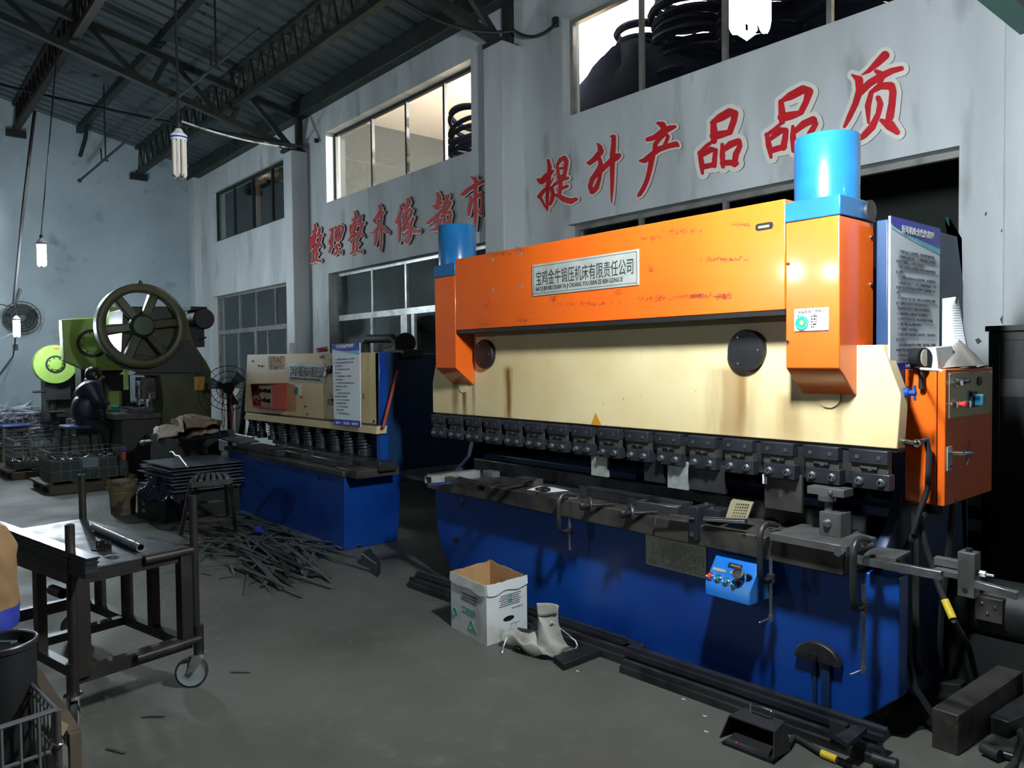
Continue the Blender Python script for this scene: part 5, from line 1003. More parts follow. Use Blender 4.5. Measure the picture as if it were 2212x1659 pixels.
# ================================================================== SHEAR
SH = thing('guillotine_shear', 'cream and blue guillotine shear behind the steel stool', 'shear', (-6.9, 3.3, 0))
sy = 2.98
xl, xr = -8.20, -5.62
MB().hexa([(xl, sy, 0), (xr-.06, sy, 0), (xr-.06, 3.5, 0), (xl, 3.5, 0), (xl, sy-.02, .62), (xr+.02, sy-.02, .64), (xr+.02, 3.5, .64), (xl, 3.5, .62)]).obj('base', M['blue'], SH, bev=.008)
for px, py in ((578, 1000), (641, 1014), (691, 1032), (566, 1003)): q = W(px, py, sy-.012); MB().lathe((q.x, sy-.012, q.z), (0, -1, 0), [(.028, 0), (.024, .006), (0, .007)], 14).obj('lifting_hole', M['black'], SH)
tb = MB().box(xl-.05, xr+.03, 2.93, 3.35, .625, .67).obj('table', M['iron_brown'], SH, bev=.006)
MB().box(-7.4, -5.35, 3.14, 3.30, .672, .74).obj('lower_blade_beam', M['iron'], SH, bev=.003)
MB().box(-5.75, -5.40, 2.96, 3.35, .625, .69).obj('right_table_end', M['iron_brown'], SH, bev=.004)
for (px, py), (w, d) in zip(((575, 968), (620, 972), (680, 984)), ((.34, .25), (.42, .28), (.55, .30))):
    a = G(px, py, .73); MB().box(a.x-.05, a.x-.05+w, a.y-.02, a.y+d*.8, .672, .73).obj('table_block', M['iron'], SH, bev=.006)
    dm = MB(); cx, cy = a.x+w*.5-.05, a.y+d*.38
    dm.tube([(cx-.08, cy-.01, .732), (cx, cy+.05, .732), (cx+.08, cy-.01, .732), (cx, cy-.06, .732), (cx-.08, cy-.01, .732)], .004, 4); dm.obj('engraved_diamond', M['iron_brown'], SH)
# cream guard panel
py_ = 3.28
Pc = [W(528, 889, py_), W(817, 938, py_), W(817, 761, py_), W(534, 766, py_)]
panel = MB().prism(Pc, (0, .05, 0)).obj('guard_panel', M['cream'], SH, bev=.003)
lp = [W(528, 891, py_-.05), W(812, 937, py_-.05), W(808, 921+0, py_-.05), W(530, 876+0, py_-.05)]
lp = [W(527, 905, 3.22), W(812, 938, 3.22), W(814, 921, 3.22), W(531, 892, 3.22)]
MB().prism(lp, (0, .10, 0)).obj('guard_rail', M['cream'], SH, bev=.003)
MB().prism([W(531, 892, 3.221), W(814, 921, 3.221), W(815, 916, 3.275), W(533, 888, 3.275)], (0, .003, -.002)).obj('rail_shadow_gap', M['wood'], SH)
def on(px, py, off=.002): return W(px, py, py_-off)
def quad(ps, name, mt, off=.002, th=.0015, par=None): return MB().prism([on(px, py, off) for px, py in ps], (0, th, 0)).obj(name, M[mt], par or SH)
npl = quad([(624, 823), (703, 828), (703, 787), (622, 783)], 'nameplate', 'plate', .004, .003)
a, b_ = on(625, 809, .0055), on(702, 814, .0055); hz = .115
txt('lettering', '宝鸡金牛锻压机床有限责任公司', hz, M['ink'], npl, on(626, 810, .0055), b_-a, (0, 0, 1), sx=(b_-a).length*.97/(14*hz), bold=.0)
txt('lettering', 'BAO JI JIN NIU DUAN YA JI CHUANG YOU XIAN ZE REN GONG SI', .035, M['ink'], npl, on(626, 819, .0055), b_-a, (0, 0, 1), sx=(b_-a).length*.95/(.035*33))
nt = quad([(581, 799), (614, 798), (614, 769), (579, 769)], 'paper_notice', 'sack_pale', .003, .002)
nr = quad([(575, 806), (622, 805), (622, 797), (575, 800)], 'torn_tape', 'brass')
rr = random.Random(8); k = MB()
for r_ in range(2):
    for i in range(5):
        for _ in range(4): q = on(586+5*i+rr.uniform(0, 3), 778+13*r_+rr.uniform(-4, 4), .0045); k.bar(q, q+V((rr.uniform(-.02, .02), 0, rr.uniform(-.03, .03))), .004, .001)
k.obj('handwriting', M['ink_red'], nt)
qs = quad([(637, 852), (651, 853), (650, 831), (636, 831)], 'status_sticker', 'poster', .003, .002); c = on(641, 844, .004); MB().cyl(c, c-V((0, .002, 0)), .04, 18).obj('green_dial', M['dial_green'], qs)
for ps, mt in ((((707, 875), (722, 876), (722, 862), (707, 861)), 'wood_panel'), (((690, 775), (700, 775), (700, 767), (690, 768)), 'wood_panel'), (((710, 786), (716, 786), (716, 774), (710, 774)), 'brass'), (((718, 868), (722, 868), (722, 848), (708, 848)), 'sack_pale'), (((783, 862), (787, 862), (787, 850), (783, 850)), 'wood_panel')): quad(ps, 'tape_scrap', mt)
k = MB()
for px, py in ((546, 780), (559, 790), (566, 791), (660, 878), (664, 895), (808, 910), (652, 858)): q = on(px, py); k.ball(q, .012, 6)
k.obj('paint_chip', M['black'], SH)
# switch box sunk in the guard
xo = MB(); f = [(546, 877), (618, 883), (618, 829), (541, 830)]; back = [W(px, py, py_+.0) for px, py in f]; fr = [W(px, py, py_-.11) for px, py in ((547, 877), (618, 885), (618, 829), (542, 830))]
sw = MB().prism([back[0], back[1], fr[1], fr[0]], (0, 0, -.008)).prism([back[3], back[2], fr[2], fr[3]], (0, 0, .008)).prism([back[0], back[3], fr[3], fr[0]], (-.01, 0, 0)).prism([back[1], back[2], fr[2], fr[1]], (.01, 0, 0)).obj('switch_box', M['orange_red'], SH)
MB().prism([on(549, 875, .004), on(592, 880, .004), on(592, 832, .004), on(547, 833, .004)], (0, .003, 0)).obj('switch_plate', M['dial'], sw)
MB().prism([W(588, 882, py_-.10), W(618, 884, py_-.11), W(618, 829, py_-.11), W(588, 831, py_-.10)], (0, .01, 0)).obj('lid', M['orange_red'], sw, bev=.003)
for px, py, mt in ((556, 843, 'black'), (564, 844, 'black'), (575, 844, 'black'), (583, 845, 'black'), (556, 866, 'chrome'), (564, 862, 'chrome'), (573, 864, 'black'), (582, 866, 'black')):
    c = on(px, py, .004); MB().lathe(c, (.3, -1, 0), [(.022, 0), (.022, .015), (.016, .02), (.014, .05)], 12).obj('switch', M[mt], sw)
# blue side frame, right
MB().prism([(-5.60, 3.33, .62), (-5.60, 4.5, .62), (-5.60, 4.5, 1.60), (-5.60, 3.33, 1.64)], (-.05, 0, 0)).obj('side_frame', M['navy'], SH, bev=.006)
MB().box(-5.64, -5.58, 3.28, 3.36, .72, 1.635).obj('front_edge', M['blue'], SH, bev=.004)
MB().box(-8.6, -5.65, 3.62, 3.72, .62, 1.6).obj('rear_beam', M['navy'], SH)
MB().box(-8.6, -5.65, 3.33, 3.62, .90, .96).obj('cylinder_beam', M['black'], SH)
MB().box(-8.4, -5.7, 3.331, 3.4, 1.585, 1.62).obj('top_strip', M['cream_side'], SH)
# hold-down cylinders with springs
for i, px in enumerate((549, 566, 590, 616, 641, 669, 696, 728, 757, 788)):
    x = W(px, 930, 3.30).x
    h = MB().cyl((x, 3.30, .965), (x, 3.30, .90), .055, 14).obj('hold_down', M['black'], SH)
    MB().cyl((x, 3.30, .90), (x, 3.30, .79), .035, 12).obj('plunger', M['iron'], h); MB().cyl((x, 3.30, .79), (x, 3.30, .745), .055, 14).obj('pad', M['iron'], h)
    sp_ = [V((x+.05*math.cos(t), 3.295+.05*math.sin(t), .77+.19*t/(2*math.pi*7))) for t in [j*2*math.pi/8 for j in range(57)]]
    MB().tube(sp_, .006, 5).obj('spring', M['steel'], h)
# handle pipe and gauge on top
MB().tube([W(789, 762, 3.6), W(789, 742, 3.6), W(795, 732, 3.6), W(850, 731, 3.6), W(860, 738, 3.6), W(861, 757, 3.6)], .04, 10).obj('lift_pipe', M['rubber'], SH)
c = W(877, 740, 3.6); MB().cyl(c+V((-.04, .03, 0)), c+V((.04, -.03, 0)), .085, 20).cyl(c-V((0, 0, .08)), c-V((0, 0, .18)), .03, 10).obj('pressure_gauge', M['black'], SH)
MB().box(W(848, 765, 3.6).x, W(893, 765, 3.6).x, 3.5, 3.7, 1.59, 1.66).obj('valve_block', M['black'], SH, bev=.006)
# poster on the shear
p0, p1, p2, p3 = W(722, 918, 3.19), W(779, 923, 3.19), W(777, 740, 3.19), W(717, 743, 3.19)
SP = thing('poster', 'tall white safety poster with blue header hanging on the cream shear guard', 'poster', p0)
MB().prism([p0, p1, p2, p3], (0, .006, 0)).obj('board', M['poster'], SP)
def Q(u, v, off=.002): return p0.lerp(p1, u).lerp(p3.lerp(p2, u), v)+V((0, -off, 0))
def wave2(name, mt, off, f0, f1): MB().grid(lambda u, v: Q(u, f0(u)+(f1(u)-f0(u))*v, off), 20, 1).obj(name, M[mt], SP, flat=True)
wave2('header_light_band', 'poster_cyan2', .002, lambda u: .925-.06*u**.8, lambda u: 1.0)
wave2('header_cyan_band', 'poster_cyan', .0028, lambda u: .945-.085*u**.75, lambda u: 1.0)
wave2('header', 'poster_blue', .0036, lambda u: .935-.03*math.sin(u*2.4), lambda u: 1.0); wave2('footer', 'poster_blue', .002, lambda u: 0, lambda u: .075)
rt = (p1-p0).normalized(); hh = (p3-p0).length; ww = (p1-p0).length
txt('lettering', '剪板机安全操作规程', hh*.045, M['paper'], SP, Q(.17, .945, .005), rt, (0, 0, 1), sx=ww*.68/(9*hh*.045), bold=.002)
for i, s in enumerate(['    1、穿戴好劳动防护用品，方可操作。', '2、操作前检查设备各部位是否正常，', '    试车运转良好。', '    3、多人操作应有专人指挥，', '    配合一致。', '    4、严禁剪切超厚、淬火钢料，', '    以防损坏刀刃。', '    5、剪切时手指必须离开压料装置，', '    应使用专用工具送料，', '    确保安全。', '    6、调整刀口间隙应先停车，', '切断电源方可进行调整。', '    7、剪刀刃口应保持锋利，', '    发现变钝及时更换。', '    8、工作完毕切断电源，', '    清理工作现场。', '    9、设备保养按规定执行。']):
    txt('lettering', s, hh*.020, M['ink_soft'], SP, Q(.06, .80-.041*i, .004), rt, (0, 0, 1), sx=ww*.9/(18.5*hh*.020), bold=.0, res=1)
txt('lettering', '安全第一　预防为主　遵章守纪', hh*.032, M['paper'], SP, Q(.07, .022, .004), rt, (0, 0, 1), sx=ww*.86/(14*hh*.032), bold=.001)
t = thing('work_glove', 'crumpled white and black glove hung between nameplate and poster', 'glove', on(708, 800)); k = MB()
MB().prism([on(697, 812, .06), on(702, 797, .05), on(707, 793, .05), on(708, 800, .06), on(701, 812, .06)], (0, .03, 0)).obj('white_cuff', M['paper'], t, bev=.003)
MB().ball(on(711, 799, .05), .05, 8, 1, .6, .8).ball(on(716, 797, .05), .04, 8, 1, .6, .9).obj('palm', M['black'], t); MB().tube([on(708, 802, .05), on(705, 815, .05)], .008, 6).obj('string', M['ink_red'], t)
t = thing('red_rod', 'thin red rod leaning on the blue right side of the shear', 'rod', W(825, 930, 3.2)); MB().cyl(W(827, 925, 3.25), W(859, 800, 3.45), .014, 10).obj('rod', M['red_rod'], t)
cr = thing('red_rod', 'thin dark red rod farther back on the shear side', 'rod', W(907, 800, 3.8)); MB().cyl(W(898, 860, 3.8), W(909, 803, 3.85), .014, 8).obj('rod', M['red_rod'], cr)
rn = thing('red_notice', 'small red notice on the wall just above the cream shear', 'notice', W(696, 755, YW)); MB().prism([W(684, 762, YW-.004), W(708, 760, YW-.004), W(706, 752, YW-.004), W(684, 753, YW-.004)], (0, .003, 0)).obj('sheet', mat('notice_red', (.55, .06, .08), .6), rn)
k = MB(); rr = random.Random(1)
for i in range(7): q = W(687+2.8*i, 757.5-.25*i, YW-.005); k.bar(q, q+V((.07, 0, 0)), .001, .05)
k.obj('lettering', M['ink_red'], rn)
tag(MB().prism([W(682, 753, YW-.004), W(708, 748, YW-.004), W(706, 751, YW-.004), W(684, 755, YW-.004)], (0, .003, 0)).obj('wall_scrape', M['room_dark']), 'thin dark scrape on the wall over the red notice', 'scrape')
t = thing('paper_roll', 'pale paper roll standing behind the cream shear by the pillar', 'roll', W(631, 765, 4.9)); a, b_ = W(631, 775, 4.9), W(632, 741, 4.9); MB().cyl((b_.x, 4.9, .9), b_, .07, 16).obj('roll', M['paper'], t); MB().cyl((b_.x, 4.9, 0), (b_.x, 4.9, .9), .07, 12).obj('stand', M['wood'], t)
# ================================================================== STOOL, SCRAP, STACKS
ST = thing('steel_stool', 'rusty steel bar stool with slatted seat, among the scrap strips', 'stool', (-7.4, 2.45, 0))
lg = [G(390, 1155), G(509, 1148), G(418, 1128), G(492, 1118)]; zs = .56
tp = [G(412, 1048, zs), G(498, 1040, zs), G(424, 1030, zs), G(486, 1027, zs)]
for p, q in zip(lg, tp): MB().bar(p, q, .03, .03).obj('leg', M['iron_brown'], ST)
for i, j, f_ in ((0, 1, .28), (0, 2, .35), (1, 3, .32), (2, 3, .45), (0, 1, .05+.12)): MB().bar(lg[i].lerp(tp[i], f_), lg[j].lerp(tp[j], f_), .02, .022).obj('stretcher', M['iron_brown'], ST)
b = MB(); fr = [tp[0], tp[1], tp[3], tp[2]]
for i in range(4): b.bar(fr[i], fr[(i+1) % 4], .035, .04)
b.obj('seat_frame', M['iron_brown'], ST)
for i in range(6): f_ = .08+.168*i; MB().bar(tp[0].lerp(tp[1], f_)+V((0, 0, .028)), tp[2].lerp(tp[3], f_)+V((0, 0, .028)), .030, .012).obj('slat', M['steel'], ST)
# scrap strips on the floor: each strip its own object
rr = random.Random(12); protos = []
for i in range(6):
    L_ = .55+.13*i; w = .022+.010*(i % 4)
    def fn(u, v, L_=L_, w=w, i=i): return V(((u-.5)*L_, (v-.5)*w*(1-.3*u)+.03*L_*(1 if i % 2 else -1)*((u-.5)**2), .008*math.sin(u*3.1)*(i % 3)))
    protos.append(MB().grid(fn, 8, 1).obj('metal_strip', M['scrap' if i % 3 else 'scrap_dark'], solid=.003, flat=True))
quadp = [G(415, 1175), G(560, 1262), G(745, 1200), G(560, 1120)]
for i in range(84):
    u, v = rr.random(), rr.random()
    p = quadp[0].lerp(quadp[1], v).lerp(quadp[3].lerp(quadp[2], v), u)
    a0 = (quadp[1]-quadp[0]).lerp(quadp[2]-quadp[3], u*.6); ang = math.atan2(a0.y, a0.x)+rr.gauss(0, .33); k = i % 6
    dens = max(0, 1-abs(u-.45)*1.6-abs(v-.5)*1.1)
    o = protos[k] if i < 6 else dup(protos[k])
    o.location = (p.x, p.y, .004+.05*dens*rr.random()+.0003*i); o.rotation_euler = (rr.gauss(0, .03), rr.gauss(0, .025), ang)
    tag(o, 'one of the flat steel offcut strips strewn before the blue shear base', 'offcut', 'steel offcut strips on the floor')
for pts, lab in (([(660, 1130), (692, 1126), (748, 1182), (735, 1187)], 'wide sheet offcut lying along the shear base edge'), ([(500, 1108), (540, 1100), (556, 1112), (512, 1122)], 'pale sheet offcut at left end of the shear base'), ([(575, 1118), (640, 1124), (700, 1165), (650, 1172)], 'broad dull sheet under the strips in front of shear')):
    t = thing('sheet_offcut', lab, 'offcut', G(*pts[0], .03)); k = MB().prism([G(px, py, .02) for px, py in pts], (0, 0, .003)).obj('sheet', M['sheet'], t)
for px, py, lab in ((560, 1147, 'small blue rag on the pile of steel strips'),):
    mound('rag', 'poster_blue', lab, 'rag', G(px, py, .06), .08, .04, .04, 3)
for i, (px, py, a) in enumerate(((490, 1247, 1.4), (445, 1240, .3), (548, 1258, 2.2), (250, 1622, .5), (330, 1548, .9), (520, 1452, .8))):
    c = G(px, py, .004); e = V((math.cos(a), math.sin(a), 0))*.05; tag(MB().bar(c-e, c+e, .012, .002).obj('metal_sliver', M['scrap_dark']), 'small dark metal sliver lying alone on the open concrete', 'sliver', 'metal slivers on the open floor')
tag(MB().prism([G(500, 1235, .0), G(507, 1247, .0), G(503, 1232, 0), G(497, 1222, .0)], (0, 0, .03)).obj('square_bar', M['zinc']), 'short pale square bar end left of the strip pile', 'bar')
# small dark bar by the shear corner
tag(MB().prism([G(780, 1222), G(815, 1248), G(822, 1240), G(800, 1210)], (0, 0, .10)).obj('dark_block', M['crate'], bev=.01), 'dark block on the floor near the right corner of the shear', 'block')
# sheet stack beside the shear
SK = [('lower', .30, 0), ('b', .36, 1), ('c', .42, 2), ('d', .48, 3), ('top', .56, 4)]
tag(MB().box(-8.55, -7.95, 2.25, 3.0, 0, .30).obj('support_crate', M['crate']), 'dark support crate under the sheet steel stack beside the shear', 'crate')
rr = random.Random(6)
for i in range(8):
    z = .305+.034*i; a = rr.uniform(-.08, .08); c = G(405, 1000, .55); dx, dy = .42+rr.uniform(-.05, .06), .36+rr.uniform(-.04, .04); ca, sa = math.cos(a), math.sin(a)
    cx, cy = -8.22+rr.uniform(-.04, .04), 2.60+rr.uniform(-.04, .04)
    pts = [V((cx+ca*x-sa*y, cy+sa*x+ca*y, z)) for x, y in ((-dx, -dy), (dx, -dy*.9), (dx, dy), (-dx, dy*.9))]
    tag(MB().prism(pts, (0, 0, .006)).box(cx-.2, cx+.2, cy-.2, cy+.2, z-.028, z).obj('steel_sheet', M['sheet']), 'topmost blue grey sheet of the stack beside the shear' if i == 7 else 'one of the blue grey steel sheets in the stack beside the shear', 'sheet', None if i == 7 else 'stacked steel sheets')
t = thing('bent_pipe', 'short bent bright pipe hooked over the edge of the sheet stack', 'pipe', G(372, 985, .56)); zz = .57
MB().tube([W(367, 982, 2.2), W(368, 977, 2.2), W(374, 977, 2.2), W(380, 985, 2.2), W(388, 986, 2.2), W(405, 1008, 2.15)], .012, 8).obj('pipe', M['steel'], t)
t = thing('black_tube', 'long black tube lying from sacks to the shear table', 'pipe', G(310, 960, .72)); MB().cyl(W(310, 957, 2.55), W(500, 935, 2.75), .035, 14).obj('tube', M['crate'], t); MB().cyl(W(308, 957, 2.549), W(316, 956, 2.556), .037, 14).obj('end_cap', M['sheet'], t)
tag(MB().cyl(W(345, 952, 2.62), W(478, 936, 2.8), .02, 10).obj('thin_tube', M['iron']), 'thinner dark tube behind the long black tube', 'pipe')
tag(MB().prism([G(470, 947, .76), G(520, 962, .76), G(560, 955, .76), G(500, 938, .76)], (0, 0, .012)).obj('dark_plate', M['iron']), 'dark plate on the left end of the shear table', 'plate')
tag(MB().cyl(G(505, 938, .78), G(548, 946, .78), .014, 8).obj('bright_rod', M['steel']), 'bright rod on the left end of the shear table', 'rod')
# heap of sacks
def fold(name, mt, pts_a, pts_b, y, amp, lab, seed):
    rr = random.Random(seed); pa, pb_ = [W(px, py, y) for px, py in pts_a], [W(px, py, y+.25) for px, py in pts_b]
    def L(P_, t): t *= len(P_)-1; i = min(int(t), len(P_)-2); f = t-i; f = f*f*(3-2*f); return P_[i].lerp(P_[i+1], f)
    ph = rr.uniform(0, 6)
    o = MB().grid(lambda u, v: L(pa, u).lerp(L(pb_, u), v)+V((0, amp*math.sin(u*11+ph), amp*.6*math.sin(u*17+v*5+ph)+.02*math.sin(v*math.pi))), 30, 10).obj(name, M[mt], solid=.012); return tag(o, lab, 'sack')
tag(MB().box(-9.6, -8.75, 2.55, 3.05, 0, .74).obj('support_bench', M['crate']), 'dark bench under the heap of paper sacks', 'bench')
fold('paper_sack', 'sack_pale', [(327, 948), (345, 950), (380, 938), (400, 930)], [(330, 925), (348, 920), (372, 918), (395, 905)], 2.55, .02, 'pale torn sack at left of the sack heap', 1)
fold('paper_sack', 'sack', [(370, 915), (400, 928), (440, 922), (470, 915)], [(375, 905), (395, 898), (430, 905), (478, 912)], 2.62, .015, 'folded brown sack in the middle of the heap', 2)
fold('paper_sack', 'sack', [(390, 908), (420, 912), (455, 912), (478, 918)], [(395, 898), (412, 895), (450, 903), (480, 912)], 2.75, .012, 'topmost brown sack of the heap', 3)
fold('paper_sack', 'sack_blue', [(365, 948), (400, 942), (450, 938), (475, 936)], [(372, 935), (410, 925), (455, 915), (478, 920)], 2.68, .012, 'dark blue printed sack low in the heap', 4)
fold('paper_sack', 'sack', [(405, 945), (430, 940), (450, 936), (470, 934)], [(425, 930), (440, 922), (450, 926), (470, 930)], 2.58, .01, 'small brown sack flap at front of the heap', 5)
# black crate with cables and rusty pail
CR = thing('parts_crate', 'black crate heaped with black plastic wrap and cables', 'crate', (-8.35, 2.45, 0))
a = G(290, 1128); p4 = [G(292, 1126), G(352, 1132), G(430, 1100), G(370, 1085)]; p4 = [V((-8.35, 2.08, 0)), V((-7.85, 2.2, 0)), V((-7.95, 2.55, 0)), V((-8.45, 2.45, 0))]
MB().prism(p4, (0, 0, .24)).obj('crate_body', M['crate'], CR, bev=.006)
cf = (p4[0]+p4[1])/2; e = (p4[1]-p4[0]).normalized(); nn = V((e.y, -e.x, 0)); o = p4[0]+e*.10+nn*.001+V((0, 0, .14))
k = MB(); k.prism([o, o+e*.05, o+e*.05+V((0, 0, .04)), o+V((0, 0, .04))], nn*.001); o = p4[0]+e*.09+nn*.001+V((0, 0, .07)); k.prism([o, o+e*.06, o+e*.06+V((0, 0, .035)), o+V((0, 0, .035))], nn*.001); k.obj('faded_label', M['sheet'], CR)
rr = random.Random(21); wm = mat('wrap', (.014, .016, .03), .12)
MB().grid(lambda u, v: V((-8.15+.32*(u-.5)*2*(.55+.45*math.sin(v*math.pi)), 2.33+.26*(v-.5)*2, .22+.22*(math.sin(u*math.pi)*math.sin(v*math.pi))**.6+.022*math.sin(u*31+v*9)+.018*math.sin(v*23+u*6))), 44, 26).obj('plastic_wrap', wm, CR)
for i in range(5):
    c = V((-8.3+rr.uniform(-.1, .3), 2.25+rr.uniform(-.05, .15), .40)); tag(MB().tube([c+V((.15*math.cos(t*.7+i), .10*math.sin(t*.9+i), .05*math.sin(t*1.3))) for t in range(8)], .009, 6).obj('loose_cable', wm), 'one of the loose black cables tangled on the black crate', 'cable', 'cables on the black crate')
PL = thing('rusty_pail', 'rusty round pail beside the black crate', 'pail', (-8.72, 2.03, 0)); c = V((-8.70, 2.03, 0))
MB().lathe(c, (0, 0, 1), [(.115, .002), (.128, .22), (.136, .228), (.136, .24), (.130, .245), (.150, .345), (.146, .35), (.142, .345), (.128, .24), (.11, .02), (.0, .015)], 32, False).obj('body', M['rust_pail'], PL)
MB().torus(c+V((0, 0, .262)), (0, 0, 1), .146, .006, 32, 6).torus(c+V((0, 0, .285)), (0, 0, 1), .148, .005, 32, 6).obj('rim_band', M['rust_pail'], PL)
MB().lathe(c, (0, 0, 1), [(.0, .325), (.142, .325)], 24, False).obj('contents', M['wood'], PL)
# ================================================================== PUNCH PRESSES AT THE FAR END
X1 = -10.9
FP = thing('flywheel_press', 'dark olive punch press with big spoked flywheel', 'punch press', (-11.2, 3.0, 0))
Px = lambda px, py: A(px, py, X1)
prof = [A(px, py, X1) for px, py in ((300, 800), (288, 810), (345, 812), (352, 862), (350, 900), (355, 985), (470, 985), (472, 930), (457, 905), (456, 800), (446, 782), (418, 740), (400, 672), (380, 662), (286, 662), (266, 668), (262, 770))]
prof = [V((X1, p.y, p.z)) for p in prof]
# body plate as polygon, thick along x
MB().prism(prof, (-.75, 0, 0)).obj('frame', M['olive'], FP, bev=.012)
bs = [prof[5], prof[6]]
MB().box(X1-.8, X1+.02, prof[5].y-.05, prof[6].y+.05, 0, prof[5].z+.02).obj('pedestal', M['olive_dark'], FP, bev=.01)
cw = V((-10.70, 2.79, 2.06))
fw = MB().lathe(cw+V((-.16, 0, 0)), (1, 0, 0), [(.44, 0), (.55, 0), (.55, .16), (.54, .168), (.45, .168), (.44, .16), (.44, 0)], 56, False).obj('flywheel_rim', M['olive'], FP)
MB().lathe(cw+V((-.2, 0, 0)), (1, 0, 0), [(.16, 0), (.16, .16), (.145, .20), (.12, .235), (.0, .24)], 32).obj('hub', mat('hub_green', (.035, .06, .03), .35), fw)
for k in range(6):
    a = math.radians(8+60*k); e = V((0, math.cos(a), math.sin(a))); f = V((0, -e.z, e.y))
    MB().hexa([cw+e*.13-f*.055+V((-.12, 0, 0)), cw+e*.45-f*.075+V((-.13, 0, 0)), cw+e*.45+f*.075+V((-.13, 0, 0)), cw+e*.13+f*.055+V((-.12, 0, 0)), cw+e*.13-f*.055+V((-.03, 0, 0)), cw+e*.45-f*.05+V((-.05, 0, 0)), cw+e*.45+f*.05+V((-.05, 0, 0)), cw+e*.13+f*.055+V((-.03, 0, 0))]).obj('spoke', M['olive'], fw, bev=.012)
MB().cyl(cw+V((-.08, 0, .55)), cw+V((-.08, 0, .58)), .03, 10).cyl(cw+V((-.08, 0, .58)), cw+V((-.08, 0, .60)), .015, 8).obj('oil_cap', M['iron'], FP)
# guard strip under the wheel
gp = [A(px, py, -10.78) for px, py in ((222, 760), (240, 778), (268, 790), (290, 800), (420, 800), (438, 790), (436, 775), (410, 740), (380, 790), (310, 800), (250, 772), (228, 752))]
MB().prism([A(px, py, -10.86) for px, py in ((222, 755), (232, 775), (262, 792), (300, 806), (428, 806), (440, 795), (440, 778), (408, 735), (330, 770), (260, 760))], (-.05, 0, 0)).obj('wheel_guard', M['olive_dark'], FP, bev=.006)
MB().cyl((-11.0, 2.79, 2.06), (-10.86, 2.79, 2.06), .09, 20).cyl((-11.55, 2.79, 2.06), (-11.0, 2.79, 2.06), .16, 20).obj('crankshaft', M['olive_dark'], FP)
m0 = A(430, 690, -11.3); MB().cyl(m0+V((-.22, 0, 0)), m0+V((.22, 0, 0)), .15, 24).obj('motor', M['black'], FP, bev=.02); MB().box(m0.x-.2, m0.x+.2, m0.y-.18, m0.y+.05, m0.z+.12, m0.z+.17).obj('motor_lid', M['black'], FP); MB().box(m0.x-.15, m0.x+.15, m0.y-.25, m0.y+.02, m0.z-.4, m0.z-.12).obj('motor_bracket', M['black'], FP)
q = A(430, 733, -11.1); MB().cyl(q, q+V((0, .10, .03)), .012, 8).obj('lever', M['black'], FP)
# slide, die and bed
sl = [A(px, py, -11.15) for px, py in ((305, 815), (338, 815), (338, 862), (305, 862))]
MB().prism(sl, (-.3, 0, 0)).obj('slide', M['iron_brown'], FP, bev=.006); s0 = A(318, 862, -11.1); MB().cyl(s0, s0+V((0, 0, -.10)), .04, 12).box(s0.x-.05, s0.x+.05, s0.y-.12, s0.y-.10, s0.z-.08, s0.z+.25).obj('punch', M['steel'], FP)
MB().box(-11.6, -10.95, A(250, 900, -10.95).y, A(352, 900, -10.95).y, A(300, 905, -10.95).z, A(300, 893, -10.95).z).obj('bolster_plate', M['iron_brown'], FP, bev=.004)
MB().box(-11.55, -11.0, A(262, 900, -11).y, A(352, 900, -11).y, 0, A(300, 905, -11).z).obj('bed', M['olive_dark'], FP, bev=.01)
MB().box(-11.3, -11.05, A(283, 885, -11.05).y, A(330, 885, -11.05).y, A(300, 892, -11.05).z, A(300, 882, -11.05).z).obj('die_shoe', M['iron'], FP, bev=.003)
for px, py, w_, h_ in ((300, 855, .02, .16), (322, 858, .02, .1), (312, 871, .10, .015)): q = A(px, py, -11.05); MB().box(q.x-.02, q.x+.02, q.y-w_/2, q.y+w_/2, q.z-h_/2, q.z+h_/2).obj('die_post', M['steel'], FP)
gi = [A(274, 815, -10.93), A(268, 842, -10.93)]; MB().box(-10.95, -10.93, A(267, 820, -10.94).y, A(277, 820, -10.94).y, A(270, 842, -10.94).z, A(270, 797, -10.94).z).obj('pale_gib', M['green'], FP)
q0 = A(419, 814, X1+.001); q1 = A(443, 842, X1+.001); MB().box(X1+.0, X1+.006, q0.y, q1.y, q1.z, q0.z).obj('yellow_plate', M['label_y'], FP); q0, q1 = A(420, 800, X1), A(443, 812, X1); MB().box(X1, X1+.006, q0.y, q1.y, q1.z, q0.z).obj('black_plate', M['black'], FP)
# bent parts on the bed
rr = random.Random(31)
for i in range(6):
    q = A(268+rr.uniform(-8, 12), 884+rr.uniform(-4, 3), -11.2); tag(MB().bar(q, q+V((rr.uniform(-.1, .1), .09, rr.uniform(-.02, .02))), .03, .012).obj('punched_part', M['steel']), 'one of the bright punched parts lying at the worker hands', 'part', 'punched parts on the press bed')
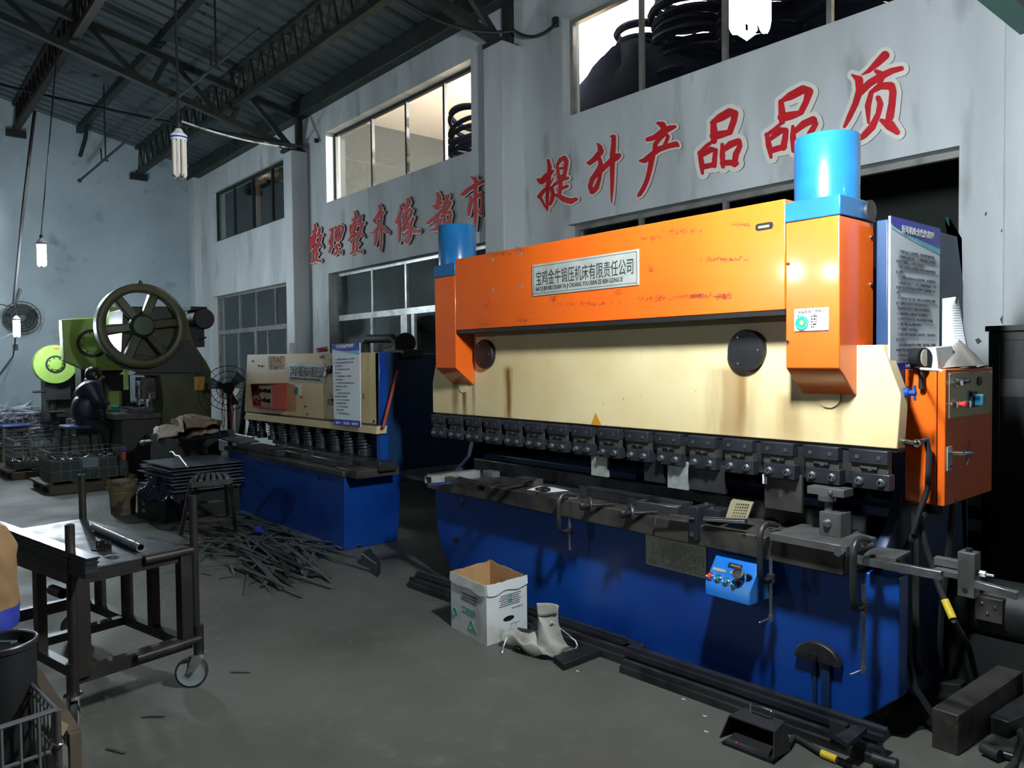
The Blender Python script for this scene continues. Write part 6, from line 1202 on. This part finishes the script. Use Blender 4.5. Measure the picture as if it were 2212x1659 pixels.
# ------------------------------------------------------------------ green presses
def green_press(x, label, cover, circ, r, head, body_px):
    t = thing('punch_press', label, 'punch press', (x-.3, circ.y, 0))
    cv = MB().prism(cover, (-.22, 0, 0)).obj('wheel_cover', M['green'], t, bev=.01)
    MB().lathe(circ, (1, 0, 0), [(r, -.005), (r, .006), (r*.82, .008), (r*.80, .004)], 36).obj('black_ring', M['black'], cv)
    MB().lathe(circ, (1, 0, 0), [(r*.80, 0), (r*.78, .012), (r*.62, .014), (r*.60, .03), (.0, .034)], 36).obj('hub_cap', M['green'], cv)
    for k in range(8): a = k*math.pi/4+.2; p = circ+V((.013, r*.70*math.cos(a), r*.70*math.sin(a))); MB().cyl(p, p+V((.01, 0, 0)), .012, 8).obj('screw', M['black'], cv)
    MB().box(x-.65, x-.22, circ.y-.12, circ.y+.55, circ.z-.95, circ.z+.2).obj('frame', M['olive_dark'], t, bev=.01)
    MB().box(x-.7, x-.15, circ.y+.15, circ.y+.8, 0, circ.z-.9).obj('column', M['olive_dark'], t, bev=.02)
    MB().box(x-.6, x-.2, circ.y-.15, circ.y+.3, circ.z-.95, circ.z-.82).obj('slide', M['iron'], t)
    return t
x2 = -12.6
c2 = A(200, 742, x2)
pol = [A(px, py, x2) for px, py in ((133, 690), (208, 686), (270, 700), (272, 800), (190, 801), (170, 793), (138, 779))]
g2 = green_press(x2, 'bright green punch press with square wheel cover, behind the worker', pol, c2, .21, None, None)
q = A(203, 696, x2+.003); MB().box(x2+.001, x2+.004, q.y-.03, q.y+.03, q.z-.008, q.z+.008).obj('red_mark', M['red'], g2)
MB().box(x2-.2, x2+.05, A(232, 850, x2).y, A(262, 870, x2).y, A(240, 905, x2).z, A(240, 845, x2).z).obj('green_leg', M['green'], g2, bev=.02)
qa, qb = A(236, 662, -12.3), A(259, 745, -12.3); MB().box(-12.5, -12.3, qa.y, qb.y, qb.z, qa.z).obj('side_plate', M['green'], g2, bev=.01)
x3 = -14.4
c3 = A(120, 787, x3); rad = A(72, 790, x3); R3 = c3.y-rad.y
pol = [V((x3, c3.y+R3*math.cos(a), c3.z+R3*1.02*math.sin(a))) for a in [2*math.pi*i/40 for i in range(40)]]
g3 = green_press(x3, 'bright green punch press with round wheel cover at far left', pol, c3, .145, None, None)
q = A(122, 753, x3); MB().box(x3+.001, x3+.004, q.y-.035, q.y+.035, q.z-.008, q.z+.008).obj('red_mark', M['red'], g3)
q = A(118, 838, x3); MB().box(x3-.3, x3-.1, q.y-.10, q.y+.25, q.z-.2, q.z+.02).cyl((x3-.2, q.y, q.z-.2), (x3-.2, q.y, q.z-.45), .05, 12).cyl((x3-.2, q.y-.28, q.z-.06), (x3-.2, q.y, q.z-.06), .02, 8).cyl((x3-.1, q.y-.07, q.z-.40), (x3-.1, q.y+.15, q.z-.40), .03, 8).obj('punch_head', M['black'], g3)
# ------------------------------------------------------------------ person seated at the press
xp_ = -11.95
PS = thing('person', 'seated person in dark padded jacket and green gloves, working at the press', 'person', A(185, 1030, xp_))
K = lambda px, py, dx=0: A(px, py, xp_+dx)
def skin(name, pts, edges, rad, mt, parent, root=0, sub=2):
    me = bpy.data.meshes.new(name); o0 = V(parent.get('_org', (0, 0, 0))); me.from_pydata([tuple(V(p)-o0) for p in pts], edges, []); me.update()
    o = bpy.data.objects.new(name, me); COL.objects.link(o); o.parent = parent; o['_org'] = parent['_org']
    md = o.modifiers.new('k', 'SKIN'); md.use_smooth_shade = True
    for i, r in enumerate(rad): sv = me.skin_vertices[0].data[i]; sv.radius = (r, r) if not isinstance(r, tuple) else r; sv.use_root = (i == root)
    md2 = o.modifiers.new('u', 'SUBSURF'); md2.levels = md2.render_levels = sub; me.materials.append(M[mt] if isinstance(mt, str) else mt); return o
pel, belly, chest, neck, headb, headt = K(188, 912), K(183, 885), K(190, 850), K(199, 822), K(205, 812), K(202, 803)
shR, shL = K(196, 838, .17), K(199, 838, -.19)
elR, wrR, haR = K(214, 872, .22), K(240, 884, .16), K(249, 885, .13)
elL, wrL, haL = K(220, 870, -.22), K(245, 882, -.15), K(254, 883, -.12)
hipR, hipL = K(190, 916, .10), K(190, 916, -.10)
knR, knL = K(230, 926, .16), K(234, 924, -.14); anR, anL = K(238, 985, .16), K(243, 982, -.12); toR, toL = K(252, 990, .17), K(257, 987, -.12)
pts = [pel, belly, chest, neck, headb, headt, shR, elR, wrR, shL, elL, wrL, hipR, knR, anR, toR, hipL, knL, anL, toL]
ed = [(0, 1), (1, 2), (2, 3), (3, 4), (4, 5), (2, 6), (6, 7), (7, 8), (2, 9), (9, 10), (10, 11), (0, 12), (12, 13), (13, 14), (14, 15), (0, 16), (16, 17), (17, 18), (18, 19)]
body = skin('body', pts, ed, [.11, .11, .11, .06, .085, .085, .045, .04, .035, .045, .04, .035, .09, .07, .045, .04, .09, .07, .045, .04], 'skin', PS)
hd = K(204, 812)
face = MB().ball(hd, .095, 16, .85, 1.05, 1.2)
fy = hd+V((0, .09, -.02)); face.ball(fy+V((0, .022, 0)), .018, 8, .8, 1, 1.3).ball(hd+V((.085, 0, -.01)), .025, 8, .4, .8, 1.2).ball(hd+V((-.085, 0, -.01)), .025, 8, .4, .8, 1.2); hdo = face.obj('head', M['skin'], PS)
for s in (-1, 1): MB().ball(hd+V((.035*s, .088, .015)), .011, 8).obj('eye', M['black'], hdo)
MB().ball(hd+V((0, .085, -.06)), .02, 8, 1.2, .5, .3).obj('mouth', M['letter_red'], hdo)
MB().ball(hd+V((0, -.012, .022)), .108, 18, .88, 1.02, 1.08).obj('hair', M['hair'], hdo)
jk = [K(188, 918), K(181, 885), K(187, 856), K(194, 834), K(199, 825)]
skin('jacket', jk+[shR, elR, K(232, 882, .17), shL, elL, K(238, 880, -.16)], [(0, 1), (1, 2), (2, 3), (3, 4), (3, 5), (5, 6), (6, 7), (3, 8), (8, 9), (9, 10)], [(.185, .175), (.21, .19), (.21, .18), (.165, .13), .085, .12, .085, .06, .12, .085, .06], 'jacket', PS)
bq = MB()
for i in range(7):
    p = jk[0].lerp(jk[3], .08+.14*i); bq.torus(p+V((0, -.0, 0)), (jk[3]-jk[0]), .178-.004*i, .020, 28, 6)
bq.obj('quilted_band', M['jacket'], PS)
MB().torus(K(198, 824), (0, .35, 1), .07, .028, 20, 8).obj('collar', M['jacket'], PS)
skin('trousers', [K(188, 912), hipR, knR, K(237, 980, .16), hipL, knL, K(242, 977, -.12)], [(0, 1), (1, 2), (2, 3), (0, 4), (4, 5), (5, 6)], [.15, .12, .095, .07, .12, .095, .07], 'trousers', PS)
for tt, aa in ((toR, anR), (toL, anL)): MB().ball(tt.lerp(aa, .35)-V((0, 0, .02)), .075, 12, .6, 1.5, .6).obj('shoe', M['rubber'], PS)
def hand(w, h, side):
    d = (h-w).normalized(); s = d.cross(V((0, 0, 1))).normalized(); dn = s.cross(d)*-1
    gp = [w-d*.02, w+d*.03, h]; g_ = skin('glove', gp, [(0, 1), (1, 2)], [.042, .046, (.05, .035)], 'glove', PS, 1, 1)
    for j in range(4):
        b0 = h+s*(.03-.02*j)+d*.015; ln = (.075, .085, .08, .065)[j]
        skin('finger', [b0, b0+d*ln*.5+dn*.006, b0+d*ln*.85+dn*.035, b0+d*ln*.80+dn*.055], [(0, 1), (1, 2), (2, 3)], [.013, .012, .011, .010], 'glove', g_, 0, 1)
    b0 = w+d*.045+s*.035*side; skin('thumb', [b0, b0+s*.03*side+d*.03, b0+s*.028*side+d*.065+dn*.01], [(0, 1), (1, 2)], [.015, .014, .012], 'glove', g_, 0, 1)
hand(wrR, haR, -1); hand(wrL, haL, 1)
# stools
def work_stool(label, p, z, ang, w=.36, legs='crate'):
    t = thing('work_stool', label, 'stool', p, ang, local=True)
    MB().box(-w/2, w/2, -w/2, w/2, z-.05, z).obj('seat', M['stoolseat'], t, bev=.02)
    for sx in (-1, 1):
        for sy_ in (-1, 1): MB().bar((sx*w*.48, sy_*w*.48, 0), (sx*w*.42, sy_*w*.42, z-.05), .035, .035).obj('leg', M[legs], t)
    for sx in (-1, 1):
        MB().bar((sx*w*.46, -w*.46, .2), (sx*w*.46, w*.46, .2), .025, .025).obj('stretcher', M[legs], t); MB().bar((-w*.46, sx*w*.46, .2), (w*.46, sx*w*.46, .2), .025, .025).obj('stretcher', M[legs], t)
    return t
p = G(160, 1018); sz = K(150, 918).z; work_stool('stool with pale blue seat under the seated person', (xp_, K(172, 918).y, 0), sz, .1, .42)
p = G(30, 995); z0 = A(30, 915, p.x).z; work_stool('blue topped stool standing alone at the far left', (p.x, p.y, 0), z0, .15, .42, 'wood')
# ------------------------------------------------------------------ pallets, bins, baskets
def pallet(label, p, ang, lx=.9, ly=.7):
    t = thing('pallet', label, 'pallet', p, ang, local=True)
    for i in range(4): y = -ly/2+ly*i/3; MB().box(-lx/2, lx/2, y-.05, y+.05, .10, .125).obj('deck_board', M['wood'], t)
    for i in range(3): x = -lx/2+lx*i/2; MB().box(x-.045, x+.045, -ly/2, ly/2, .0, .10).obj('bearer', M['wood'], t)
    return t
def wire_box(label, name, p, ang, lx, ly, z0, h, n, mt, solid_h=0, solid_m='crate_green'):
    t = thing(name, label, 'basket', (p[0], p[1], z0), ang, local=True)
    b = MB(); r = .005
    for z in [h*i/n for i in range(n+1)]:
        rr_ = r*1.8 if z == h else r
        for a, c in (((-lx/2, -ly/2), (lx/2, -ly/2)), ((lx/2, -ly/2), (lx/2, ly/2)), ((lx/2, ly/2), (-lx/2, ly/2)), ((-lx/2, ly/2), (-lx/2, -ly/2))): b.tube([(*a, z), (*c, z)], rr_, 4)
    m_ = 8
    for i in range(m_+1):
        f = i/m_-.5
        for e in (-.5, .5): b.tube([(lx*f, ly*e, 0), (lx*f, ly*e, h)], r, 4); b.tube([(lx*e, ly*f, 0), (lx*e, ly*f, h)], r, 4)
    b.obj('wire_mesh', M[mt], t)
    if solid_h:
        k = MB(); e = .008
        k.box(-lx/2, lx/2, -ly/2, -ly/2+e, 0, solid_h).box(-lx/2, lx/2, ly/2-e, ly/2, 0, solid_h).box(-lx/2, -lx/2+e, -ly/2, ly/2, 0, solid_h).box(lx/2-e, lx/2, -ly/2, ly/2, 0, solid_h).box(-lx/2, lx/2, -ly/2, ly/2, 0, e).obj('side_sheet', M[solid_m], t)
    return t
a, b_ = G(118, 1060), G(235, 1052); ang = math.atan2(b_.y-a.y, b_.x-a.x); c = (a+b_)/2+V((-.30, .10, 0))
pc = V((-11.05, 2.12, 0))
pallet('low wooden pallet under the green sided bin before the worker', pc, .05, .8, .95)
bin1 = wire_box('green sided wire bin of small parts on the nearer pallet', 'parts_bin', (pc.x, pc.y), .05, .6, .85, .13, .36, 3, 'wire', .26)
q = A(192, 1000, pc.x+.31); MB().box(.302, .306, q.y-pc.y-.09, q.y-pc.y+.09, .14, .27).obj('white_tag', M['sheet'], bin1)
def heap(label, p, ang, lx, ly, z, h, n, seed):
    rr = random.Random(seed); b = MB()
    for _ in range(n):
        x, y = rr.uniform(-lx/2, lx/2), rr.uniform(-ly/2, ly/2); q = V((p[0]+x*math.cos(ang)-y*math.sin(ang), p[1]+x*math.sin(ang)+y*math.cos(ang), z+rr.uniform(0, h)))
        d = V((rr.uniform(-1, 1), rr.uniform(-1, 1), rr.uniform(-.5, .5))).normalized()*rr.uniform(.03, .06); b.bar(q-d, q+d, .03, .012)
    return tag(b.obj('small_parts_heap', M['steel']), label, 'parts heap', None, 'stuff')
heap('heap of small bright steel parts in the green sided bin', pc, .05, .5, .74, .30, .08, 130, 1)
pc2 = V((-12.75, 1.93, 0))
pallet('wooden pallet behind the nearer one, at the left of it', pc2, .05, .8, .9)
wire_box('open wire bin of small parts on the rear pallet', 'parts_bin', pc2, .05, .6, .8, .13, .40, 5, 'wire', .1)
heap('heap of small bright steel parts in the rear wire bin', pc2, .05, .5, .7, .16, .10, 110, 2)
# big baskets full of bent tubes against the far wall
for lab, cx, cy, lx, ly, z0, h in (('big wire basket of bent tubes at the far left edge', -15.35, 1.70, .9, .75, .12, .72), ('big wire basket of bent tubes next to the round green press', -15.5, 2.38, .9, .55, .12, .66)):
    wire_box(lab, 'wire_basket', (cx, cy), .02, lx, ly, z0, h, 6, 'wire'); tag(MB().box(cx-lx/2, cx+lx/2, cy-ly/2, cy+ly/2, 0, .10).obj('skid', M['wood']), 'dark skid under the '+('left' if cy < 2 else 'right')+' big wire basket', 'skid')
rr = random.Random(41); tp_ = None
tp_ = MB().tube([(-.30, 0, 0), (-.05, 0, 0), (.06, .03, .01), (.24, .14, .03)], .02, 6).obj('bent_tube', M['tube_steel'])
for i in range(150):
    o = tp_ if i == 0 else dup(tp_)
    cx, cy, ly = (-15.3, 1.70, .6) if i % 5 < 3 else (-15.45, 2.38, .4)
    o.location = (cx+rr.uniform(-.05, .32), cy+rr.uniform(-ly/2, ly/2), .22+rr.random()**.6*.62); o.rotation_euler = (rr.uniform(-.6, .6), rr.gauss(0, .22), rr.gauss(math.pi/2, .5)); tag(o, 'one of the shiny bent tubes heaped in the far wire baskets', 'tube', 'bent tubes in the far wire baskets')
# pedestal fan with red ribbons
c = W(493, 838, 3.75); PF = thing('pedestal_fan', 'black wire pedestal fan with red ribbons left of the shear', 'fan', (c.x, 3.75, 0)); ax = V((.93, -.36, 0))
b = MB(); u = ax.orthogonal().normalized(); w = ax.cross(u)
for k in range(4): b.torus(c+ax*(.06-.02*k*.5), ax, .30-.075*k, .005, 32, 4)
for k in range(24): a = k*math.pi/12; e = u*math.cos(a)+w*math.sin(a); b.tube([c+ax*.08+e*.05, c+e*.30], .0028, 4)
b.obj('guard', M['steel_dark'], PF)
for k in range(3): a = k*2.094; e = u*math.cos(a)+w*math.sin(a); f = ax.cross(e); MB().hexa([c+e*.05-f*.03, c+e*.24-f*.08, c+e*.24+f*.08, c+e*.05+f*.03, c+e*.05-f*.03+ax*.006, c+e*.24-f*.08+ax*.006, c+e*.24+f*.08+ax*.03, c+e*.05+f*.03+ax*.006]).obj('blade', M['black'], PF)
MB().cyl(c-ax*.22, c+ax*.03, .07, 16).obj('motor', M['black'], PF); MB().cyl((c.x-.05, 3.78, .03), c-ax*.08, .022, 10).obj('pole', M['black'], PF); MB().lathe((c.x-.05, 3.78, 0), (0, 0, 1), [(.22, 0), (.22, .02), (.06, .05), (.03, .12)], 24).obj('base', M['black'], PF)
for s, (px0, px1) in enumerate((((479), (483)), ((497), (499)))):
    for k in range(3):
        tp0 = W(px0+k*2, 842+s*10, 3.68); MB().grid(lambda q_, v, k=k, s=s: tp0+V((.02*(q_-.5)+.02*math.sin(v*6+k*2), .006*math.sin(v*9+k), -v*(.56-.15*s-.03*k))), 1, 14).obj('red_ribbon', M['ribbon'], PF, solid=.002)
for (a, b_), mt, lab, r in ((((513, 985), (534, 830)), 'crate', 'dark bar leaning against the left end of the shear', .035), (((522, 985), (545, 905)), 'iron_brown', 'second dark bar leaning at the left end of the shear', .03)):
    q = W(*b_, 3.6); p = G(a[0], 1000, 0); p = V((W(a[0], 980, 3.5).x, 3.45, 0)); tag(MB().cyl(p, q, r, 10).obj('leaning_bar', M[mt]), lab, 'bar')
t = thing('white_board', 'white board standing behind the pedestal fan', 'board', W(505, 980, 4.2)); q0, q1 = W(492, 985, 4.2), W(526, 840, 4.2); MB().box(q0.x, q1.x, 4.2, 4.22, 0, q1.z).obj('board', M['white'], t)
t = thing('screwdriver', 'small orange screwdriver with blue end near the press pedestal', 'tool', A(268, 985, -10.2)); q = A(268, 976, -10.4); MB().cyl(q, q+V((0, .0, -.10)), .02, 10).obj('handle', M['red_lamp'], t); MB().cyl(q, q+V((0, 0, .03)), .022, 10).obj('cap', M['poster_blue'], t); MB().cyl(q+V((0, 0, -.10)), V((q.x, q.y+.02, .0)), .008, 6).obj('shaft', M['steel'], t)
# ================================================================== WORK CART (local frame) AND FOREGROUND
RZ = math.atan2(.216, .976); cc = V((-4.27, .787, 0))
CT = thing('work_cart', 'dark steel work cart on casters in the left foreground', 'cart', cc, RZ, local=True)
a, bq = .57, .265; TZc = .68
def tol(p): d = V(p)-cc; return V((d.x*math.cos(RZ)+d.y*math.sin(RZ), -d.x*math.sin(RZ)+d.y*math.cos(RZ), d.z))
MB().box(-a, a, -bq, bq, TZc-.012, TZc).obj('top_plate', M['carttop'], CT, bev=.002)
b = MB()
for s in (-1, 1): b.box(-a, a, s*bq-.022*(s > 0)-.0, s*bq+.022*(s < 0), TZc-.065, TZc-.013); b.box(s*a-.022*(s > 0), s*a+.022*(s < 0), -bq+.022, bq-.022, TZc-.065, TZc-.013)
b.obj('top_frame', M['cart'], CT)
MB().cyl((a+.012, -bq+.30, TZc-.015), (a+.012, bq, TZc-.015), .020, 12).obj('edge_pipe', M['cart'], CT)
for sx in (-1, 1):
    for sy_ in (-1, 1):
        MB().box(sx*(a-.0)-.035, sx*(a-.0)+.0+.02*(sx > 0), sy_*(bq-.03)-.03, sy_*(bq-.03)+.03, .22, TZc-.013).obj('leg', M['cart'], CT, bev=.003)
for x in (-.30, 0, .27): MB().box(x-.025, x+.025, bq-.05, bq-.01, .24, TZc-.065).obj('side_upright', M['cart'], CT)
for x in (-.25, .15): MB().box(x-.025, x+.025, -bq+.01, -bq+.05, .24, TZc-.065).obj('side_upright', M['cart'], CT)
for s in (-1, 1):
    MB().box(-a, a, s*(bq-.03)-.02, s*(bq-.03)+.02, .20, .245).obj('lower_rail', M['cart'], CT); MB().box(s*(a-.02)-.02, s*(a-.02)+.02, -bq, bq, .19, .25).obj('lower_cross', M['cart'], CT)
MB().box(-.05, .0, -bq, bq, .20, .24).obj('lower_cross', M['cart'], CT)
MB().cyl((a+.03, -.02, .235), (a+.03, bq+.02, .235), .020, 12).obj('lower_pipe', M['cart'], CT)
MB().cyl((-a, -bq-.01, .55), (-a+.1, -bq-.01, .55), .02, 10).cyl((a-.16, -bq-.02, TZc-.1), (a-.05, -bq-.02, TZc-.1), .022, 10).obj('stub_pipe', M['cart'], CT)
for (sx, sy_), zt_, zb_ in (((1, -1), .885, .25), ((1, 1), .925, .26), ((-1, 1), .93, .2), ((-1, -1), .93, .2)):
    x, y = sx*(a+.012), sy_*(bq+.012)
    MB().lathe((x, y, zb_), (0, 0, 1), [(.019, 0), (.019, zt_-zb_), (.015, zt_-zb_), (.015, zt_-zb_-.04), (0, zt_-zb_-.04)], 16).obj('corner_post', M['cart'], CT)
# casters
def caster(x, y, ang, lock):
    e = V((math.cos(ang), math.sin(ang), 0)); f = V((-e.y, e.x, 0)); r = .075; c = V((x, y, r))-e*.035
    k = MB().cyl((x, y, .165), (x, y, .30), .024, 14).obj('caster_stem', M['cart'], CT)
    MB().cyl((x, y, .150), (x, y, .165), .038, 18).prism([V((x, y, .15))+e*.03+f*.022, V((x, y, .15))-e*.03+f*.022, c-e*.02+f*.022, c+e*.012+f*.022], f*.003).prism([V((x, y, .15))+e*.03-f*.022, V((x, y, .15))-e*.03-f*.022, c-e*.02-f*.022, c+e*.012-f*.022], f*-.003).obj('fork', M['chrome'], k)
    MB().lathe(c-f*.016, f, [(r*.86, 0), (r, .006), (r, .026), (r*.86, .032)], 32, False).obj('tyre', M['rubber'], k)
    MB().lathe(c-f*.0155, f, [(.0, .0), (r*.2, -.004), (r*.55, .006), (r*.86, 0), (r*.86, .031), (r*.55, .025), (r*.2, .035), (.0, .031)], 32, False).obj('wheel', M['wheel'], k)
    MB().cyl(c-f*.026, c+f*.026, .009, 10).obj('axle', M['screw'], k)
    if lock: MB().prism([V((x, y, .135))-e*.03-f*.02, V((x, y, .135))-e*.03+f*.02, V((x, y, .125))-e*.085+f*.02, V((x, y, .125))-e*.085-f*.02], (0, 0, .006)).obj('brake_lever', M['black'], k)
caster(a+.02, bq+.02, .85, True); caster(a+.02, -bq-.02, -.45, False); caster(-a+.02, bq-.02, .9, False); caster(-a, -bq, .5, False)
def cl_(px, py, z): return tol(G(px, py, z))
# stack of flat bars on the cart: one long bundle, each bar its own object
p0, p1 = G(195, 1210, .72), G(8, 1128, .72)
dirv = (G(190, 1202, .77)-G(0, 1133, .77)).normalized(); dirv.z = 0; dirv.normalize(); side = V((-dirv.y, dirv.x, 0)); ang = math.atan2(dirv.y, dirv.x)
bar0 = None; endp = G(200, 1201, .775)
for i in range(9):
    L_ = 1.45
    if bar0 is None:
        bar0 = thing('flat_bar', 'x', 'flat bar', (0, 0, 0), 0, 'flat steel bars on the cart', local=True); k = MB().mi(1).box(-L_, 0, -.026, .026, 0, .0085); k.m[1] = 0; k.obj('strip', [M['bright'], M['scale_dark']], bar0)
    o = bar0 if i == 0 else dup(bar0); jit = R.uniform(-.012, .004); sd = R.uniform(-.003, .003)
    o.location = (endp.x+dirv.x*jit+side.x*sd, endp.y+dirv.y*jit+side.y*sd, TZc+.001+.0098*i); o.rotation_euler = (0, 0, ang)
    tag(o, 'bright topmost flat steel bar of the bundle on the cart' if i == 8 else 'one of the lower flat steel bars in the bundle on the cart', 'flat bar')
    if i == 8 and 'group' in o: del o['group']
pz = TZc+.022; t = thing('steel_pipe', 'short steel pipe lying across the cart top', 'pipe', G(250, 1160, TZc)); q0, q1 = G(203, 1138, pz), G(304, 1183, pz); MB().lathe(q0, q1-q0, [(.016, 0), (.019, 0), (.019, (q1-q0).length), (.015, (q1-q0).length), (.015, .01), (.0, .01)], 18).obj('pipe', M['steel'], t)
bk = thing('bracket', 'small black hole punched angle bracket on the cart top', 'bracket', G(222, 1195, TZc)); a_, b_ = G(207, 1186, TZc), G(240, 1188, TZc); e = (b_-a_); e.z = 0; nn = V((-e.y, e.x, 0)).normalized()
MB().prism([a_, b_, b_+V((0, 0, .045)), b_-e*.08+V((0, 0, .045)), b_-e*.08+V((0, 0, .036)), b_-e*.3+V((0, 0, .036)), b_-e*.3+V((0, 0, .044)), b_-e*.7+V((0, 0, .044)), b_-e*.7+V((0, 0, .037)), a_+e*.05+V((0, 0, .037)), a_+V((0, 0, .037))], nn*.004).obj('upright', M['black'], bk)
MB().prism([a_+V((0, 0, .001)), b_+V((0, 0, .001)), b_-nn*.035+V((0, 0, .001)), a_-nn*.03+V((0, 0, .001))], (0, 0, .004)).obj('foot', M['black'], bk)
k = MB()
for f_, z in ((.12, .020), (.62, .028), (.88, .028)): q = a_+e*f_+V((0, 0, z))-nn*.0008; k.prism([q, q+e*.09, q+e*.09+V((0, 0, .010)), q+V((0, 0, .010))], nn*-.0005)
k.obj('punched_hole', M['sheet'], bk)
for i, (px, py) in enumerate(((232, 1201), (245, 1194), (252, 1198), (240, 1199))):
    q = G(px, py, TZc+.002+.002*i); tag(MB().prism([q+V((-.018, -.01, 0)), q+V((.02, -.014, 0)), q+V((.026, .004, 0)), q+V((.012, .012, 0)), q+V((-.01, .008, 0))], (0, 0, .0018)).obj('small_plate', M['bright']), 'one of the small bright punched plates beside the bracket on the cart', 'plate', 'small plates on the cart')
# sack at the left edge
SKc = thing('cement_sack', 'upright brown paper sack with blue print at the left edge', 'sack', (-3.25, .30, 0))
sc = W(-36, 1250, .30); zb_ = W(-36, 1366, .30).z; zt_ = W(-36, 1142, .30).z
def sackf(u, v):
    t = u*2*math.pi; r = .135*(1-.30*max(0, v-.82)/.18-.10*max(0, .15-v)/.15); r *= 1+.03*math.sin(4*t+v*9)+.02*math.sin(9*t+v*23)
    return V((sc.x+r*1.0*math.cos(t), .30+r*.75*math.sin(t), zb_+(zt_-zb_)*v+.01*math.sin(3*t)*v))
MB().grid(sackf, 48, 30).obj('paper_bag', M['sack'], SKc)
MB().grid(lambda u, v: sackf(u, 1-.0001)+V((0, 0, .02*v))+(V((sc.x, .30, zt_))-sackf(u, 1))*v*.9, 48, 4).obj('top_fold', M['cloth_grey'], SKc)
MB().grid(lambda u, v: (lambda p: V((sc.x+(p.x-sc.x)*1.012, .30+(p.y-.30)*1.012, p.z)))(sackf(u, .08+.20*v)), 48, 5).obj('blue_print', M['sack_blue'], SKc)
k = MB(); q = sackf(.86, .20); k.bar(q+V((-.02, -.006, .0)), q+V((.01, -.006, .004)), .004, .008); k.obj('red_print', M['red'], SKc)
tag(MB().box(sc.x-.14, sc.x+.08, .22, .40, 0, zb_-.002).obj('support_crate', M['crate']), 'dark crate under the brown paper sack at the left edge', 'crate')
# drum and wire cage front left
c = G(0, 1400, .62); DRM = thing('scrap_drum', 'dark metal drum full of scrap at the bottom left edge', 'drum', (c.x, c.y, 0))
dc = V((-2.50, .175, 0)); zt_ = W(30, 1395, .2).z
zt_ = .66; cR = .10; c = G(8, 1385, zt_); dc = V((c.x, c.y-.01, 0))
MB().lathe(dc, (0, 0, 1), [(cR, 0), (cR, zt_-.02), (cR+.006, zt_-.015), (cR+.006, zt_), (cR-.004, zt_), (cR-.006, .1), (0, .1)], 36, False).obj('drum_body', M['black'], DRM)
MB().torus(dc+V((0, 0, zt_)), (0, 0, 1), cR+.002, .005, 36, 6).obj('rim_wire', M['iron'], DRM); MB().lathe(dc, (0, 0, 1), [(0, zt_-.03), (cR-.005, zt_-.035)], 24, False).obj('contents', M['crate'], DRM)
tag(MB().bar(dc+V((-.05, -.02, zt_-.01)), dc+V((.07, .03, zt_+.012)), .02, .006).obj('green_scrap', mat('grn_scrap', (.05, .08, .07), .5)), 'greenish scrap strip lying across the drum top', 'scrap')
CG = thing('wire_cage', 'welded wire cage corner at the bottom left of the picture', 'cage', (-2.3, .3, 0))
zA = .52; P0, P1 = G(58, 1468, zA), G(112, 1540, zA); P1 = G(122, 1547, .5); P2 = G(-40, 1600, .5)
P0.z = P1.z = P2.z = .52
r = .006
k = MB()
for dz in (0, -.025): k.tube([P0+V((0, 0, dz)), P1+V((0, 0, dz))], r, 6)
k.tube([P1, P2], r*1.3, 6)
for z in (.40, .28, .16, .05): k.tube([V((P0.x, P0.y, z)), V((P1.x, P1.y, z)), V((P2.x, P2.y, z))], r, 6)
for i in range(9): q = P0.lerp(P1, i/8); k.tube([q, V((q.x, q.y, .03))], r*.9, 6)
for i in range(1, 5): q = P1.lerp(P2, i/4); k.tube([q, V((q.x, q.y, .03))], r*.9, 6)
k.obj('wires', M['wire'], CG)
MB().tube([P1+V((.005, 0, .0)), V((P1.x+.005, P1.y, .02))], .012, 8).obj('corner_post', M['iron_brown'], CG)
for z in (.42, .34): MB().tube([P1+V((.012+.022*math.sin(t), .022*math.cos(t)*.8, z-P1.z+.004*t)) for t in [i*.45 for i in range(13)]], .003, 6).obj('wire_loop', M['chrome'], CG)
t = thing('timber_frame', 'dark timber frame end beside the wire cage at bottom left', 'frame', P1); q0, q1 = G(75, 1450, .42), G(160, 1580, .42); MB().bar(V((q0.x, q0.y, .40)), V((q1.x, q1.y, .40)), .035, .05).obj('rail', M['wood'], t); MB().bar(V((q1.x, q1.y, 0)), V((q1.x, q1.y, .42)), .03, .04).obj('post', M['wood'], t)
k = G(108, 1580, .40); tag(MB().prism([G(100, 1540, .44), G(148, 1568, .44), G(135, 1592, .44), G(112, 1570, .44)], (0, 0, .004)).obj('card_scrap', M['brass']), 'torn yellowish card scrap caught on the cage corner', 'card')
for i, o in enumerate(list(bpy.data.objects)):
    for k in ('_org', '_local'):
        if k in o: del o[k]
